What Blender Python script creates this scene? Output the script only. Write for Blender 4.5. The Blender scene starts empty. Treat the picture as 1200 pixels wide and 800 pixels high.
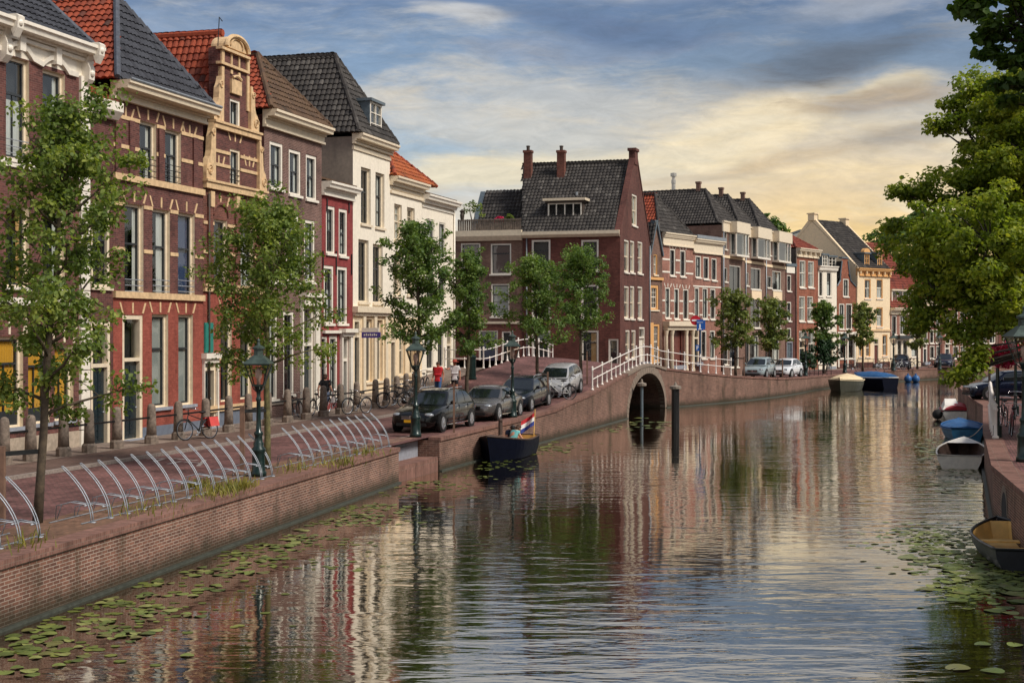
import bpy, bmesh, math, random
import numpy as np
from mathutils import Vector, Matrix

# ------------------------------------------------------------------ camera, world, sun, exposure
sc = bpy.context.scene
COL = sc.collection
CAMH, FPX, CX, CY = 4.9, 1667.0, 600.0, 388.0      # camera height, focal length and principal point for the 1200 px wide frame
cam_d = bpy.data.cameras.new("camera")
cam = bpy.data.objects.new("camera", cam_d)
COL.objects.link(cam)
cam.location = (0, 0, CAMH)
cam.rotation_euler = (math.radians(90), 0, 0)
cam_d.sensor_width = 36.0
cam_d.lens = 36.0 * FPX / 1200.0
cam_d.shift_y = -(400.0 - CY) / 1200.0
cam_d.clip_start, cam_d.clip_end = 0.1, 5000
sc.camera = cam
sc.view_settings.view_transform = 'Standard'
sc.view_settings.look = 'None'
sc.view_settings.gamma = 1.0
sc.view_settings.use_curve_mapping = False
sc.view_settings.exposure = 0.3
sc.render.engine = 'CYCLES'
sc.cycles.use_denoising = True
sc.cycles.max_bounces = 8
sc.cycles.diffuse_bounces = 3
sc.cycles.glossy_bounces = 3
sc.cycles.transparent_max_bounces = 12
sc.cycles.transmission_bounces = 4
sc.cycles.sample_clamp_indirect = 4.0
sc.cycles.caustics_reflective = False
sc.cycles.caustics_refractive = False

class NT:
 """small wrapper that writes node trees as arithmetic"""
 def __init__(self, tree):
  self.t = tree
  self.t.nodes.clear()

 def n(self, typ, **kw):
  nd = self.t.nodes.new(typ)
  for k, v in kw.items():
   setattr(nd, k, v)
  return nd

 def put(self, sock, val):
  if isinstance(val, bpy.types.NodeSocket):
   self.t.links.new(val, sock)
  elif val is not None:
   if hasattr(sock.default_value, '__len__') and not hasattr(val, '__len__'):
    val = [val] * len(sock.default_value)
   if hasattr(sock.default_value, '__len__') and len(sock.default_value) == 4 and len(val) == 3:
    val = (*val, 1)
   sock.default_value = val

 def m(self, op, a, b=None, c=None):
  nd = self.n('ShaderNodeMath', operation=op)
  for i, v in enumerate((a, b, c)):
   if v is not None:
    self.put(nd.inputs[i], v)
  return nd.outputs[0]

 def add(self, a, b): return self.m('ADD', a, b)
 def sub(self, a, b): return self.m('SUBTRACT', a, b)
 def mul(self, a, b): return self.m('MULTIPLY', a, b)

 def smooth(self, v, lo, hi, to0=0.0, to1=1.0):
  nd = self.n('ShaderNodeMapRange', interpolation_type='SMOOTHSTEP')
  for i, x in enumerate((v, lo, hi, to0, to1)):
   self.put(nd.inputs[i], x)
  return nd.outputs[0]

 def lin(self, v, lo, hi, to0=0.0, to1=1.0):
  nd = self.n('ShaderNodeMapRange')
  for i, x in enumerate((v, lo, hi, to0, to1)):
   self.put(nd.inputs[i], x)
  return nd.outputs[0]

 def mix(self, f, a, b, blend='MIX'):
  nd = self.n('ShaderNodeMix', data_type='RGBA', blend_type=blend)
  self.put(nd.inputs[0], f)
  self.put(nd.inputs[6], a)
  self.put(nd.inputs[7], b)
  return nd.outputs[2]

 def ramp(self, v, stops, interp='LINEAR'):
  nd = self.n('ShaderNodeValToRGB')
  cr = nd.color_ramp
  cr.interpolation = interp
  while len(cr.elements) < len(stops):
   cr.elements.new(0.5)
  for e, (p, c) in zip(cr.elements, stops):
   e.position = p
   e.color = (*c, 1)
  self.put(nd.inputs[0], v)
  return nd.outputs[0]

 def xyz(self, x, y, z=0.0):
  nd = self.n('ShaderNodeCombineXYZ')
  for i, v in enumerate((x, y, z)):
   self.put(nd.inputs[i], v)
  return nd.outputs[0]

 def sep(self, v):
  nd = self.n('ShaderNodeSeparateXYZ')
  self.put(nd.inputs[0], v)
  return nd.outputs

 def noise(self, vec, scale, detail=3.0, rough=0.5, dist=0.0):
  nd = self.n('ShaderNodeTexNoise')
  if vec is not None:
   self.put(nd.inputs['Vector'], vec)
  self.put(nd.inputs['Scale'], scale)
  self.put(nd.inputs['Detail'], detail)
  self.put(nd.inputs['Roughness'], rough)
  self.put(nd.inputs['Distortion'], dist)
  return nd.outputs[0]

 def mapping(self, vec, scale=(1, 1, 1), rot=(0, 0, 0), loc=(0, 0, 0)):
  nd = self.n('ShaderNodeMapping')
  self.put(nd.inputs['Vector'], vec)
  nd.inputs['Scale'].default_value = scale
  nd.inputs['Rotation'].default_value = rot
  nd.inputs['Location'].default_value = loc
  return nd.outputs[0]

def srgb(r, g, b):
 f = lambda c: (c / 255 / 12.92) if c <= 10 else ((c / 255 + 0.055) / 1.055) ** 2.4
 return (f(r), f(g), f(b))

SUN_EL, SUN_AZ = math.radians(46), math.radians(118)     # azimuth clockwise from +Y (behind the right shoulder)
sun_d = bpy.data.lights.new("sun", 'SUN')
sun_d.energy = 3.0
sun_d.angle = math.radians(16)
sun_d.color = (1.0, 0.93, 0.83)
sun = bpy.data.objects.new("sun", sun_d)
COL.objects.link(sun)
_sv = Vector((math.sin(SUN_AZ) * math.cos(SUN_EL), math.cos(SUN_AZ) * math.cos(SUN_EL), math.sin(SUN_EL)))
sun.rotation_euler = _sv.to_track_quat('Z', 'Y').to_euler()
sun.location = (40, -30, 60)

world = bpy.data.worlds.new("World")
sc.world = world
world.use_nodes = True

def build_world():
 T = NT(world.node_tree)
 tc = T.n('ShaderNodeTexCoord')
 x, y, z = T.sep(tc.outputs['Generated'])[:3]
 U = T.mul(T.m('ARCTAN2', x, y), 16.67)
 hor = T.m('SQRT', T.add(T.mul(x, x), T.mul(y, y)))
 W = T.mul(T.m('ARCTAN2', z, hor), 16.67)               # 1 unit = 100 px of the photograph
 P = T.xyz(U, W, 0)
 wn = T.n('ShaderNodeTexNoise')
 T.put(wn.inputs['Vector'], T.mapping(P, (0.35, 0.7, 1)))
 wn.inputs['Scale'].default_value = 1.0
 wn.inputs['Detail'].default_value = 4
 wsep = T.sep(wn.outputs['Color'])
 Uw = T.add(U, T.mul(T.sub(wsep[0], 0.5), 1.2))
 Ww = T.add(W, T.mul(T.sub(wsep[1], 0.5), 0.75))
 # base gradient, left and right of the glow
 wv = T.mul(Ww, 1 / 12.0)
 left = T.ramp(wv, [(0.0, srgb(238, 220, 190)), (0.1, srgb(224, 216, 204)), (0.16, srgb(178, 194, 206)),
       (0.235, srgb(136, 160, 187)), (0.315, srgb(106, 128, 162)), (0.352, srgb(212, 212, 214)), (0.42, srgb(240, 236, 230)), (0.62, srgb(214, 212, 212)), (0.9, srgb(146, 154, 170)), (1.0, srgb(140, 148, 166))])
 right = T.ramp(wv, [(0.0, srgb(253, 208, 128)), (0.09, srgb(253, 212, 138)), (0.145, srgb(236, 212, 174)), (0.2, srgb(212, 199, 178)),
      (0.255, srgb(122, 140, 162)), (0.315, srgb(94, 115, 148)), (0.352, srgb(214, 212, 210)), (0.42, srgb(242, 236, 228)), (0.62, srgb(214, 212, 212)), (0.9, srgb(146, 154, 170)), (1.0, srgb(140, 148, 166))])
 col = T.mix(T.mul(T.smooth(Uw, -1.2, 3.2), T.smooth(U, 13.0, 7.0)), left, right)

 pale = T.ramp(wv, [(0.0, srgb(226, 216, 200)), (0.2, srgb(206, 208, 210)), (0.5, srgb(222, 219, 216)), (0.9, srgb(146, 154, 170)), (1.0, srgb(140, 148, 166))])
 away = T.smooth(T.m('ABSOLUTE', U), 7.5, 12.5)

 def gauss(cx, cy, sx, sy, ang, uu=Uw, ww=Ww):
  c, s = math.cos(math.radians(ang)), math.sin(math.radians(ang))
  dx, dy = T.sub(uu, cx), T.sub(ww, cy)
  a = T.mul(T.add(T.mul(dx, c), T.mul(dy, s)), 1 / sx)
  b = T.mul(T.sub(T.mul(dy, c), T.mul(dx, s)), 1 / sy)
  return T.m('POWER', 2.71828, T.mul(T.add(T.mul(a, a), T.mul(b, b)), -1.0))

 Pw = T.xyz(Uw, Ww, 0)
 # fine cirrus streaks
 st = T.noise(T.mapping(Pw, (0.42, 2.3, 1), (0, 0, math.radians(-9))), 1.25, 9, 0.68)
 st2 = T.noise(T.mapping(P, (0.25, 1.1, 1), (0, 0, math.radians(13)), (3.1, 1.7, 0)), 1.0, 8, 0.66)
 cover = T.smooth(T.add(T.mul(st, 0.6), T.mul(st2, 0.5)), 0.50, 0.70)
 visible = T.smooth(W, 7.5, 4.5)
 warm = T.mix(T.smooth(W, 1.2, 3.6), srgb(250, 226, 176), srgb(196, 200, 202))
 col = T.mix(T.mul(T.mul(cover, 0.6), visible), col, warm)
 low = T.mul(T.smooth(W, 2.6, 1.4), T.smooth(T.noise(T.mapping(Pw, (0.3, 1.7, 1), (0, 0, math.radians(-12)), (7, 3, 0)), 1.3, 8, 0.66), 0.5, 0.66))
 col = T.mix(T.mul(low, 0.5), col, srgb(216, 196, 168))
 low2 = T.mul(T.smooth(W, 2.8, 1.6), T.smooth(T.noise(T.mapping(Pw, (0.36, 1.5, 1), (0, 0, math.radians(-16)), (2, 9, 0)), 1.2, 8, 0.66), 0.52, 0.68))
 col = T.mix(T.mul(low2, 0.6), col, srgb(255, 240, 206))
 # named cloud masses of the evening sky
 blobs = [(-0.35, 2.45, 2.1, 0.34, -7, srgb(226, 215, 196), 0.6), (-0.2, 1.85, 2.3, 0.30, 4, srgb(243, 226, 190), 0.9),
     (2.3, 2.2, 1.6, 0.42, 18, srgb(244, 226, 190), 0.9), (0.5, 2.72, 2.0, 0.26, -8, srgb(222, 212, 194), 0.5), (-0.55, 3.6, 0.75, 0.17, -8, srgb(208, 205, 200), 0.8),
     (4.2, 2.75, 0.8, 0.16, 12, srgb(236, 218, 180), 0.8), (4.4, 3.85, 1.6, 0.22, 12, srgb(176, 178, 184), 0.65),
     (0.6, 3.25, 1.5, 0.2, 3, srgb(140, 150, 172), 0.5), (-4.2, 3.5, 1.6, 0.16, -5, srgb(150, 166, 190), 0.5)]
 for cx, cy, sx, sy, ang, c, k in blobs:
  g = T.smooth(T.add(gauss(cx, cy, sx, sy, ang), T.mul(T.sub(st, 0.5), 0.9)), 0.25, 0.85)
  col = T.mix(T.mul(g, k), col, c)
 for cx, cy, sx, sy, ang, c, k in [(3.8, 3.15, 1.35, 0.27, 11, srgb(92, 96, 106), 0.95), (4.1, 2.66, 1.0, 0.16, 8, srgb(166, 148, 130), 0.75), (3.4, 2.0, 1.5, 0.12, 8, srgb(205, 182, 150), 0.5),
           (4.6, 2.25, 1.0, 0.15, 8, srgb(150, 140, 132), 0.6), (1.2, 3.5, 1.6, 0.24, -6, srgb(92, 112, 146), 0.8),
           (2.0, 1.75, 1.3, 0.08, 10, srgb(214, 192, 158), 0.6)]:
  g = T.smooth(T.add(gauss(cx, cy, sx, sy, ang), T.mul(T.sub(T.add(T.mul(st, 0.6), T.mul(st2, 0.4)), 0.5), 1.9)), 0.2, 0.95)
  col = T.mix(T.mul(g, k), col, c)
 fine = T.noise(T.mapping(P, (0.9, 3.0, 1), (0, 0, math.radians(14)), (4, 4, 0)), 1.9, 10, 0.72, 0.5)
 col = T.mix(1.0, col, T.lin(fine, 0.3, 0.7, 0.84, 1.16), 'MULTIPLY')
 col = T.mix(T.mul(away, 0.85), col, pale)
 # the cloud deck overhead and the clear Nishita sky in its gaps
 sky = T.n('ShaderNodeTexSky', sky_type='NISHITA')
 sky.sun_disc = False
 sky.sun_elevation = SUN_EL
 sky.sun_rotation = SUN_AZ
 b1 = T.n('ShaderNodeBackground')
 T.put(b1.inputs[0], sky.outputs[0])
 b1.inputs[1].default_value = 0.10
 b2 = T.n('ShaderNodeBackground')
 T.put(b2.inputs[0], col)
 b2.inputs[1].default_value = 0.82
 ms = T.n('ShaderNodeMixShader')
 T.put(ms.inputs[0], T.add(0.82, T.mul(cover, 0.18)))
 T.t.links.new(b1.outputs[0], ms.inputs[1])
 T.t.links.new(b2.outputs[0], ms.inputs[2])
 out = T.n('ShaderNodeOutputWorld')
 T.t.links.new(ms.outputs[0], out.inputs[0])

build_world()

# ------------------------------------------------------------------ helpers
R = random.Random(7)
DU, DV = Vector((0.2873, 0.9578, 0)), Vector((0.9578, -0.2873, 0))      # along the canal, and across it (left bank to right)

def av(a, v, z=0.0):
 return Vector((a * 0.2873 + v * 0.9578, a * 0.9578 - v * 0.2873, z))

def to_av(x, y):
 return x * 0.2873 + y * 0.9578, x * 0.9578 - y * 0.2873

def G(px, py, z=0.0):
 """point of the photograph on the horizontal plane z, in metres"""
 Y = FPX * (CAMH - z) / (py - CY)
 return Vector(((px - CX) / FPX * Y, Y, z))

def at(px, Y, z=0.0):
 return Vector(((px - CX) / FPX * Y, Y, z))

def hz(py, Y):
 return CAMH - (py - CY) / FPX * Y

def interp(x, pts):
 if x <= pts[0][0]:
  return pts[0][1]
 for (x0, y0), (x1, y1) in zip(pts, pts[1:]):
  if x <= x1:
   return y0 + (y1 - y0) * (x - x0) / (x1 - x0)
 return pts[-1][1]

RISE = [(44, 1.14), (50, 1.2), (58, 1.26), (62.6, 1.34), (66, 1.58), (69.2, 1.74), (71.2, 1.9), (75, 2.24), (79, 2.58), (82, 2.84), (84.5, 2.93), (87, 2.8),
  (89.8, 2.56), (95, 2.1), (100, 1.74), (108, 1.4), (116, 1.22), (124, 1.14)]

def smoothstep(x, a, b):
 t = min(1, max(0, (x - a) / (b - a)))
 return t * t * (3 - 2 * t)

def zs(x, y):
 """height of the street on the left bank"""
 a, v = to_av(x, y)
 z = interp(a, RISE)
 w = smoothstep(-18.0 - v, 0, 6) * smoothstep(a, 66, 72) * smoothstep(a, 100, 92)
 return z + 0.42 * w

def set_custom(o, label=None, cat=None, group=None, kind=None):
 if label: o["label"] = label
 if cat: o["category"] = cat
 if group: o["group"] = group
 if kind: o["kind"] = kind
 return o

def thing(name, label, cat, loc=(0, 0, 0), rotz=0.0, group=None):
 o = bpy.data.objects.new(name, None)
 COL.objects.link(o)
 o.empty_display_size = 0.2
 o.location = loc
 o.rotation_euler = (0, 0, rotz)
 return set_custom(o, label, cat, group)

def root_of(o):
 while o.parent:
  o = o.parent
 return o

def dup(root, loc, rotz=0.0, label=None, group=None, scale=None):
 """copy of a thing with copies of its parts and sub-parts"""
 r = root.copy()
 COL.objects.link(r)
 r.location = loc
 r.rotation_euler = (0, 0, rotz)
 if scale: r.scale = (scale,) * 3 if not hasattr(scale, '__len__') else scale
 if label: r["label"] = label
 if group: r["group"] = group

 def kids(src, dst):
  for ch in list(src.children):
   c = ch.copy()
   COL.objects.link(c)
   c.parent = dst
   kids(ch, c)
 kids(root, r)
 return r

class MB:
 def __init__(self):
  self.v, self.f, self.mi = [], [], []

 def pt(self, p):
  self.v.append((p[0], p[1], p[2]))
  return len(self.v) - 1

 def poly(self, pts, mi=0):
  b = len(self.v)
  for p in pts:
   self.v.append((p[0], p[1], p[2]))
  self.f.append(tuple(range(b, b + len(pts))))
  self.mi.append(mi)

 def box8(self, c, mi=0):
  """c: 4 bottom corners (counter-clockwise from above) then 4 top corners"""
  b = len(self.v)
  self.v += [tuple(p) for p in c]
  for q in ((3, 2, 1, 0), (4, 5, 6, 7), (0, 1, 5, 4), (1, 2, 6, 5), (2, 3, 7, 6), (3, 0, 4, 7)):
   self.f.append(tuple(b + i for i in q))
   self.mi.append(mi)

 def box(self, x0, x1, y0, y1, z0, z1, mi=0, fn=None):
  c = [(x0, y0, z0), (x1, y0, z0), (x1, y1, z0), (x0, y1, z0), (x0, y0, z1), (x1, y0, z1), (x1, y1, z1), (x0, y1, z1)]
  if fn: c = [fn(*p) for p in c]
  self.box8(c, mi)

 def bar(self, p, q, w, h=None, mi=0, up=(0, 0, 1)):
  """rectangular bar from p to q"""
  h = h or w
  p, q = Vector(p), Vector(q)
  d = (q - p).normalized()
  u = Vector(up)
  if abs(d.dot(u)) > 0.95: u = Vector((0, 1, 0))
  s = d.cross(u).normalized() * w / 2
  t = s.cross(d).normalized() * h / 2
  self.box8([p - s - t, p + s - t, q + s - t, q - s - t, p - s + t, p + s + t, q + s + t, q - s + t], mi)

 def tube(self, path, r, n=8, mi=0, closed=False, caps=True):
  path = [Vector(p) for p in path]
  m = len(path)
  rs = r if hasattr(r, '__len__') else [r] * m
  rings = []
  prev = None
  for i, p in enumerate(path):
   a = path[(i - 1) % m] if (closed or i > 0) else p
   b = path[(i + 1) % m] if (closed or i < m - 1) else p
   d = (b - a)
   if d.length < 1e-9: d = Vector((0, 0, 1))
   d.normalize()
   if prev is None:
    u = Vector((0, 0, 1)) if abs(d.z) < 0.9 else Vector((1, 0, 0))
    s = d.cross(u).normalized()
   else:
    s = prev - d * prev.dot(d)
    s = s.normalized() if s.length > 1e-6 else d.orthogonal().normalized()
   prev = s
   t = d.cross(s)
   ring = []
   for k in range(n):
    an = 2 * math.pi * k / n
    ring.append(self.pt(p + (s * math.cos(an) + t * math.sin(an)) * rs[i]))
   rings.append(ring)
  pairs = list(zip(rings, rings[1:])) + ([(rings[-1], rings[0])] if closed else [])
  for A, B in pairs:
   for k in range(n):
    self.f.append((A[k], A[(k + 1) % n], B[(k + 1) % n], B[k]))
    self.mi.append(mi)
  if caps and not closed:
   self.f.append(tuple(reversed(rings[0]))); self.mi.append(mi)
   self.f.append(tuple(rings[-1])); self.mi.append(mi)

 def lathe(self, prof, c=(0, 0, 0), n=16, mi=0, axis='z'):
  """prof: list of (radius, height)"""
  rings = []
  for r, h in prof:
   ring = []
   for k in range(n):
    an = 2 * math.pi * k / n
    a, b = r * math.cos(an), r * math.sin(an)
    p = (a, b, h) if axis == 'z' else ((h, a, b) if axis == 'x' else (b, h, a))
    ring.append(self.pt((c[0] + p[0], c[1] + p[1], c[2] + p[2])))
   rings.append(ring)
  for A, B in zip(rings, rings[1:]):
   for k in range(n):
    self.f.append((A[k], A[(k + 1) % n], B[(k + 1) % n], B[k])); self.mi.append(mi)
  if prof[0][0] > 1e-4:
   self.f.append(tuple(reversed(rings[0]))); self.mi.append(mi)
  if prof[-1][0] > 1e-4:
   self.f.append(tuple(rings[-1])); self.mi.append(mi)

 def prism(self, pts, off, mi=0):
  """closed outline (list of points) pushed by the vector off"""
  pts = [Vector(p) for p in pts]
  off = Vector(off)
  n = len(pts)
  b = len(self.v)
  for p in pts: self.v.append(tuple(p))
  for p in pts: self.v.append(tuple(p + off))
  self.f.append(tuple(range(b, b + n))); self.mi.append(mi)
  self.f.append(tuple(b + n + i for i in reversed(range(n)))); self.mi.append(mi)
  for i in range(n):
   j = (i + 1) % n
   self.f.append((b + i, b + n + i, b + n + j, b + j)); self.mi.append(mi)

 def ball(self, c, r, n=10, m=7, mi=0, sc_=(1, 1, 1)):
  prof = [(max(1e-5, math.sin(math.pi * i / m)) * r, -math.cos(math.pi * i / m) * r) for i in range(m + 1)]
  b = len(self.v)
  self.lathe(prof, (0, 0, 0), n, mi)
  for i in range(b, len(self.v)):
   x, y, z = self.v[i]
   self.v[i] = (c[0] + x * sc_[0], c[1] + y * sc_[1], c[2] + z * sc_[2])

 def build(self, name, mats, parent=None, uv=True, smooth=False, local=False, recalc=True, weld=False):
  me = bpy.data.meshes.new(name)
  vs = self.v
  if parent is not None and not local:
   L = root_of(parent).location
   vs = [(x - L.x, y - L.y, z - L.z) for x, y, z in vs]
  me.from_pydata(vs, [], self.f)
  mats = mats if isinstance(mats, (list, tuple)) else [mats]
  for m in mats: me.materials.append(m)
  if len(mats) > 1: me.polygons.foreach_set('material_index', self.mi)
  if recalc or weld:
   bm = bmesh.new()
   bm.from_mesh(me)
   if weld: bmesh.ops.remove_doubles(bm, verts=bm.verts, dist=1e-4)
   if recalc: bmesh.ops.recalc_face_normals(bm, faces=bm.faces)
   bm.to_mesh(me)
   bm.free()
  if uv: box_uv(me)
  if smooth: me.polygons.foreach_set('use_smooth', [True] * len(me.polygons))
  me.update()
  o = bpy.data.objects.new(name, me)
  COL.objects.link(o)
  if parent is not None: o.parent = parent
  return o

def box_uv(me):
 uvl = me.uv_layers.new(name='UVMap')
 dat = [0.0] * (2 * len(me.loops))
 vs = me.vertices
 for p in me.polygons:
  n = p.normal
  h = math.hypot(n.x, n.y)
  if h < 0.3:
   tx, ty = DU.x, DU.y
   for li in p.loop_indices:
    co = vs[me.loops[li].vertex_index].co
    dat[2 * li] = co.x * tx + co.y * ty
    dat[2 * li + 1] = -co.x * ty + co.y * tx
  else:
   tx, ty = -n.y / h, n.x / h
   bx, by, bz = -ty * 0, 0, 1
   # bitangent = n x t
   bx = n.y * 0 - n.z * ty
   by = n.z * tx - n.x * 0
   bz = n.x * ty - n.y * tx
   for li in p.loop_indices:
    co = vs[me.loops[li].vertex_index].co
    dat[2 * li] = co.x * tx + co.y * ty
    dat[2 * li + 1] = co.x * bx + co.y * by + co.z * bz
 uvl.data.foreach_set('uv', dat)

def fast_mesh(name, verts, faces_flat, nper, mats, parent=None, mi=None, smooth=False):
 """verts (N,3) array; faces_flat flat index array with nper corners per face"""
 me = bpy.data.meshes.new(name)
 verts = np.asarray(verts, dtype=np.float32)
 faces_flat = np.asarray(faces_flat, dtype=np.int32)
 nf = len(faces_flat) // nper
 me.vertices.add(len(verts)); me.vertices.foreach_set('co', verts.ravel())
 me.loops.add(len(faces_flat)); me.loops.foreach_set('vertex_index', faces_flat)
 me.polygons.add(nf)
 me.polygons.foreach_set('loop_start', np.arange(0, nf * nper, nper, dtype=np.int32))
 mats = mats if isinstance(mats, (list, tuple)) else [mats]
 for m in mats: me.materials.append(m)
 if mi is not None: me.polygons.foreach_set('material_index', np.asarray(mi, dtype=np.int32))
 if smooth: me.polygons.foreach_set('use_smooth', [True] * nf)
 me.update(calc_edges=True)
 me.validate()
 o = bpy.data.objects.new(name, me)
 COL.objects.link(o)
 if parent is not None: o.parent = parent
 return o

# ------------------------------------------------------------------ materials
MATS = {}

def mat_begin(name):
 m = bpy.data.materials.new(name)
 m.use_nodes = True
 T = NT(m.node_tree)
 out = T.n('ShaderNodeOutputMaterial')
 p = T.n('ShaderNodeBsdfPrincipled')
 T.t.links.new(p.outputs[0], out.inputs[0])
 MATS[name] = m
 return m, T, p, out

def bump(T, p, h, strength=0.3, dist=0.02):
 b = T.n('ShaderNodeBump')
 b.inputs['Strength'].default_value = strength
 b.inputs['Distance'].default_value = dist
 T.put(b.inputs['Height'], h)
 T.t.links.new(b.outputs[0], p.inputs['Normal'])

def mat_plain(name, c, rough=0.6, metal=0.0, var=0.12, scale=6.0, spec=None, bump_s=0.0, coat=0.0, dirt=0.0):
 m, T, p, out = mat_begin(name)
 tc = T.n('ShaderNodeTexCoord')
 n = T.noise(tc.outputs['Object'], scale, 5, 0.6)
 dark = tuple(x * (1 - var * 1.6) for x in c)
 lite = tuple(min(1, x * (1 + var)) for x in c)
 colr = T.mix(T.smooth(n, 0.3, 0.7), dark, lite)
 if dirt:
  n2 = T.noise(T.mapping(tc.outputs['Object'], (1.4, 1.4, 0.35)), 1.1, 6, 0.65)
  colr = T.mix(T.mul(T.smooth(n2, 0.5, 0.75), dirt), colr, tuple(x * 0.45 + 0.01 for x in c))
 T.put(p.inputs['Base Color'], colr)
 T.put(p.inputs['Roughness'], T.lin(n, 0.3, 0.7, max(0.02, rough - 0.08), min(1, rough + 0.08)))
 p.inputs['Metallic'].default_value = metal
 if spec is not None: p.inputs['Specular IOR Level'].default_value = spec
 if coat:
  p.inputs['Coat Weight'].default_value = coat
  p.inputs['Coat Roughness'].default_value = 0.05
 if bump_s: bump(T, p, n, bump_s, 0.02)
 return m

def mat_brick(name, c1, c2, mortar, bw=0.22, rh=0.068, ms=0.009, offset=0.5, rough=0.85, var=0.35, damp=False, bump_s=0.5, rot=0.0, msmooth=0.3):
 m, T, p, out = mat_begin(name)
 uv = T.n('ShaderNodeUVMap').outputs[0]
 tc = T.n('ShaderNodeTexCoord')
 if rot: uv = T.mapping(uv, (1, 1, 1), (0, 0, rot))
 b = T.n('ShaderNodeTexBrick')
 b.offset = offset
 T.put(b.inputs['Vector'], uv)
 T.put(b.inputs['Color1'], c1); T.put(b.inputs['Color2'], c2); T.put(b.inputs['Mortar'], mortar)
 b.inputs['Scale'].default_value = 1.0
 b.inputs['Mortar Size'].default_value = ms
 b.inputs['Mortar Smooth'].default_value = msmooth
 b.inputs['Brick Width'].default_value = bw
 b.inputs['Row Height'].default_value = rh
 b.inputs['Bias'].default_value = 0.0
 n = T.noise(tc.outputs['Object'], 0.55, 6, 0.62)
 n2 = T.noise(T.mapping(tc.outputs['Object'], (1.6, 1.6, 0.4)), 1.3, 5, 0.6)
 n3 = T.noise(tc.outputs['Object'], 9.0, 3, 0.6)
 k = T.add(T.lin(n, 0.3, 0.7, 1 - var, 1 + var * 0.55), T.lin(n3, 0.3, 0.7, -0.13, 0.13))
 k = T.mul(k, T.lin(T.smooth(n2, 0.48, 0.76), 0, 1, 1.0, 0.62))
 col = T.mix(1.0, b.outputs['Color'], k, 'MULTIPLY')
 if damp:
  z = T.sep(tc.outputs['Object'])[2]
  g = T.sep(T.n('ShaderNodeNewGeometry').outputs['Position'])[2]
  wet = T.smooth(T.add(g, T.mul(T.sub(n2, 0.5), 0.6)), 0.5, 0.06)
  col = T.mix(T.mul(wet, 0.8), col, (0.022, 0.024, 0.012))
  blot = T.smooth(T.noise(T.mapping(tc.outputs['Object'], (0.8, 0.8, 0.25)), 0.9, 6, 0.6), 0.54, 0.72)
  col = T.mix(T.mul(blot, 0.6), col, (0.035, 0.032, 0.016))
 T.put(p.inputs['Base Color'], col)
 p.inputs['Roughness'].default_value = rough
 p.inputs['Specular IOR Level'].default_value = 0.25
 if bump_s: bump(T, p, T.add(T.mul(T.sub(1.0, b.outputs['Fac']), 1.0), T.mul(n3, 0.35)), bump_s, 0.012)
 return m

def mat_tile(name, c1, c2, c3, rough=0.8, moss=0.0):
 """roof tiles: one tone per tile"""
 m, T, p, out = mat_begin(name)
 g = T.n('ShaderNodeNewGeometry')
 tc = T.n('ShaderNodeTexCoord')
 r = g.outputs['Random Per Island']
 n = T.noise(tc.outputs['Object'], 1.0, 6, 0.65)
 n2 = T.noise(tc.outputs['Object'], 14.0, 3, 0.6)
 col = T.ramp(r, [(0.0, c1), (0.55, c2), (0.85, c2), (1.0, c3)])
 col = T.mix(T.mul(T.smooth(n, 0.48, 0.75), 0.6), col, tuple(x * 0.45 for x in c1))
 col = T.mix(1.0, col, T.lin(n2, 0.3, 0.7, 0.8, 1.2), 'MULTIPLY')
 if moss:
  col = T.mix(T.mul(T.smooth(n, 0.56, 0.74), moss), col, srgb(128, 104, 46))
 T.put(p.inputs['Base Color'], col)
 p.inputs['Roughness'].default_value = rough
 p.inputs['Specular IOR Level'].default_value = 0.3
 bump(T, p, n2, 0.25, 0.01)
 return m

def mat_glass(name, tint=(0.62, 0.66, 0.66), ior=2.1, wob=0.02):
 m, T, p, out = mat_begin(name)
 T.t.nodes.remove(p)
 tr = T.n('ShaderNodeBsdfTransparent'); T.put(tr.inputs[0], tint)
 gl = T.n('ShaderNodeBsdfGlossy'); T.put(gl.inputs[0], (0.95, 0.97, 1.0)); gl.inputs['Roughness'].default_value = 0.03
 ge = T.n('ShaderNodeNewGeometry')
 dp = T.n('ShaderNodeVectorMath', operation='DOT_PRODUCT')
 T.put(dp.inputs[0], ge.outputs['Incoming']); T.put(dp.inputs[1], ge.outputs['Normal'])
 c = T.m('ABSOLUTE', dp.outputs['Value'])
 f0 = ((ior - 1) / (ior + 1)) ** 2
 fac = T.add(f0, T.mul(1 - f0, T.m('POWER', T.sub(1.0, c), 5.0)))      # the same from both sides
 tc = T.n('ShaderNodeTexCoord')
 n = T.noise(tc.outputs['Object'], 0.9, 2, 0.5)
 b = T.n('ShaderNodeBump'); b.inputs['Strength'].default_value = 0.35; b.inputs['Distance'].default_value = wob
 T.put(b.inputs['Height'], n)
 T.t.links.new(b.outputs[0], gl.inputs['Normal'])
 ms = T.n('ShaderNodeMixShader')
 T.put(ms.inputs[0], fac)
 T.t.links.new(tr.outputs[0], ms.inputs[1]); T.t.links.new(gl.outputs[0], ms.inputs[2])
 T.t.links.new(ms.outputs[0], out.inputs[0])
 return m

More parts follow.
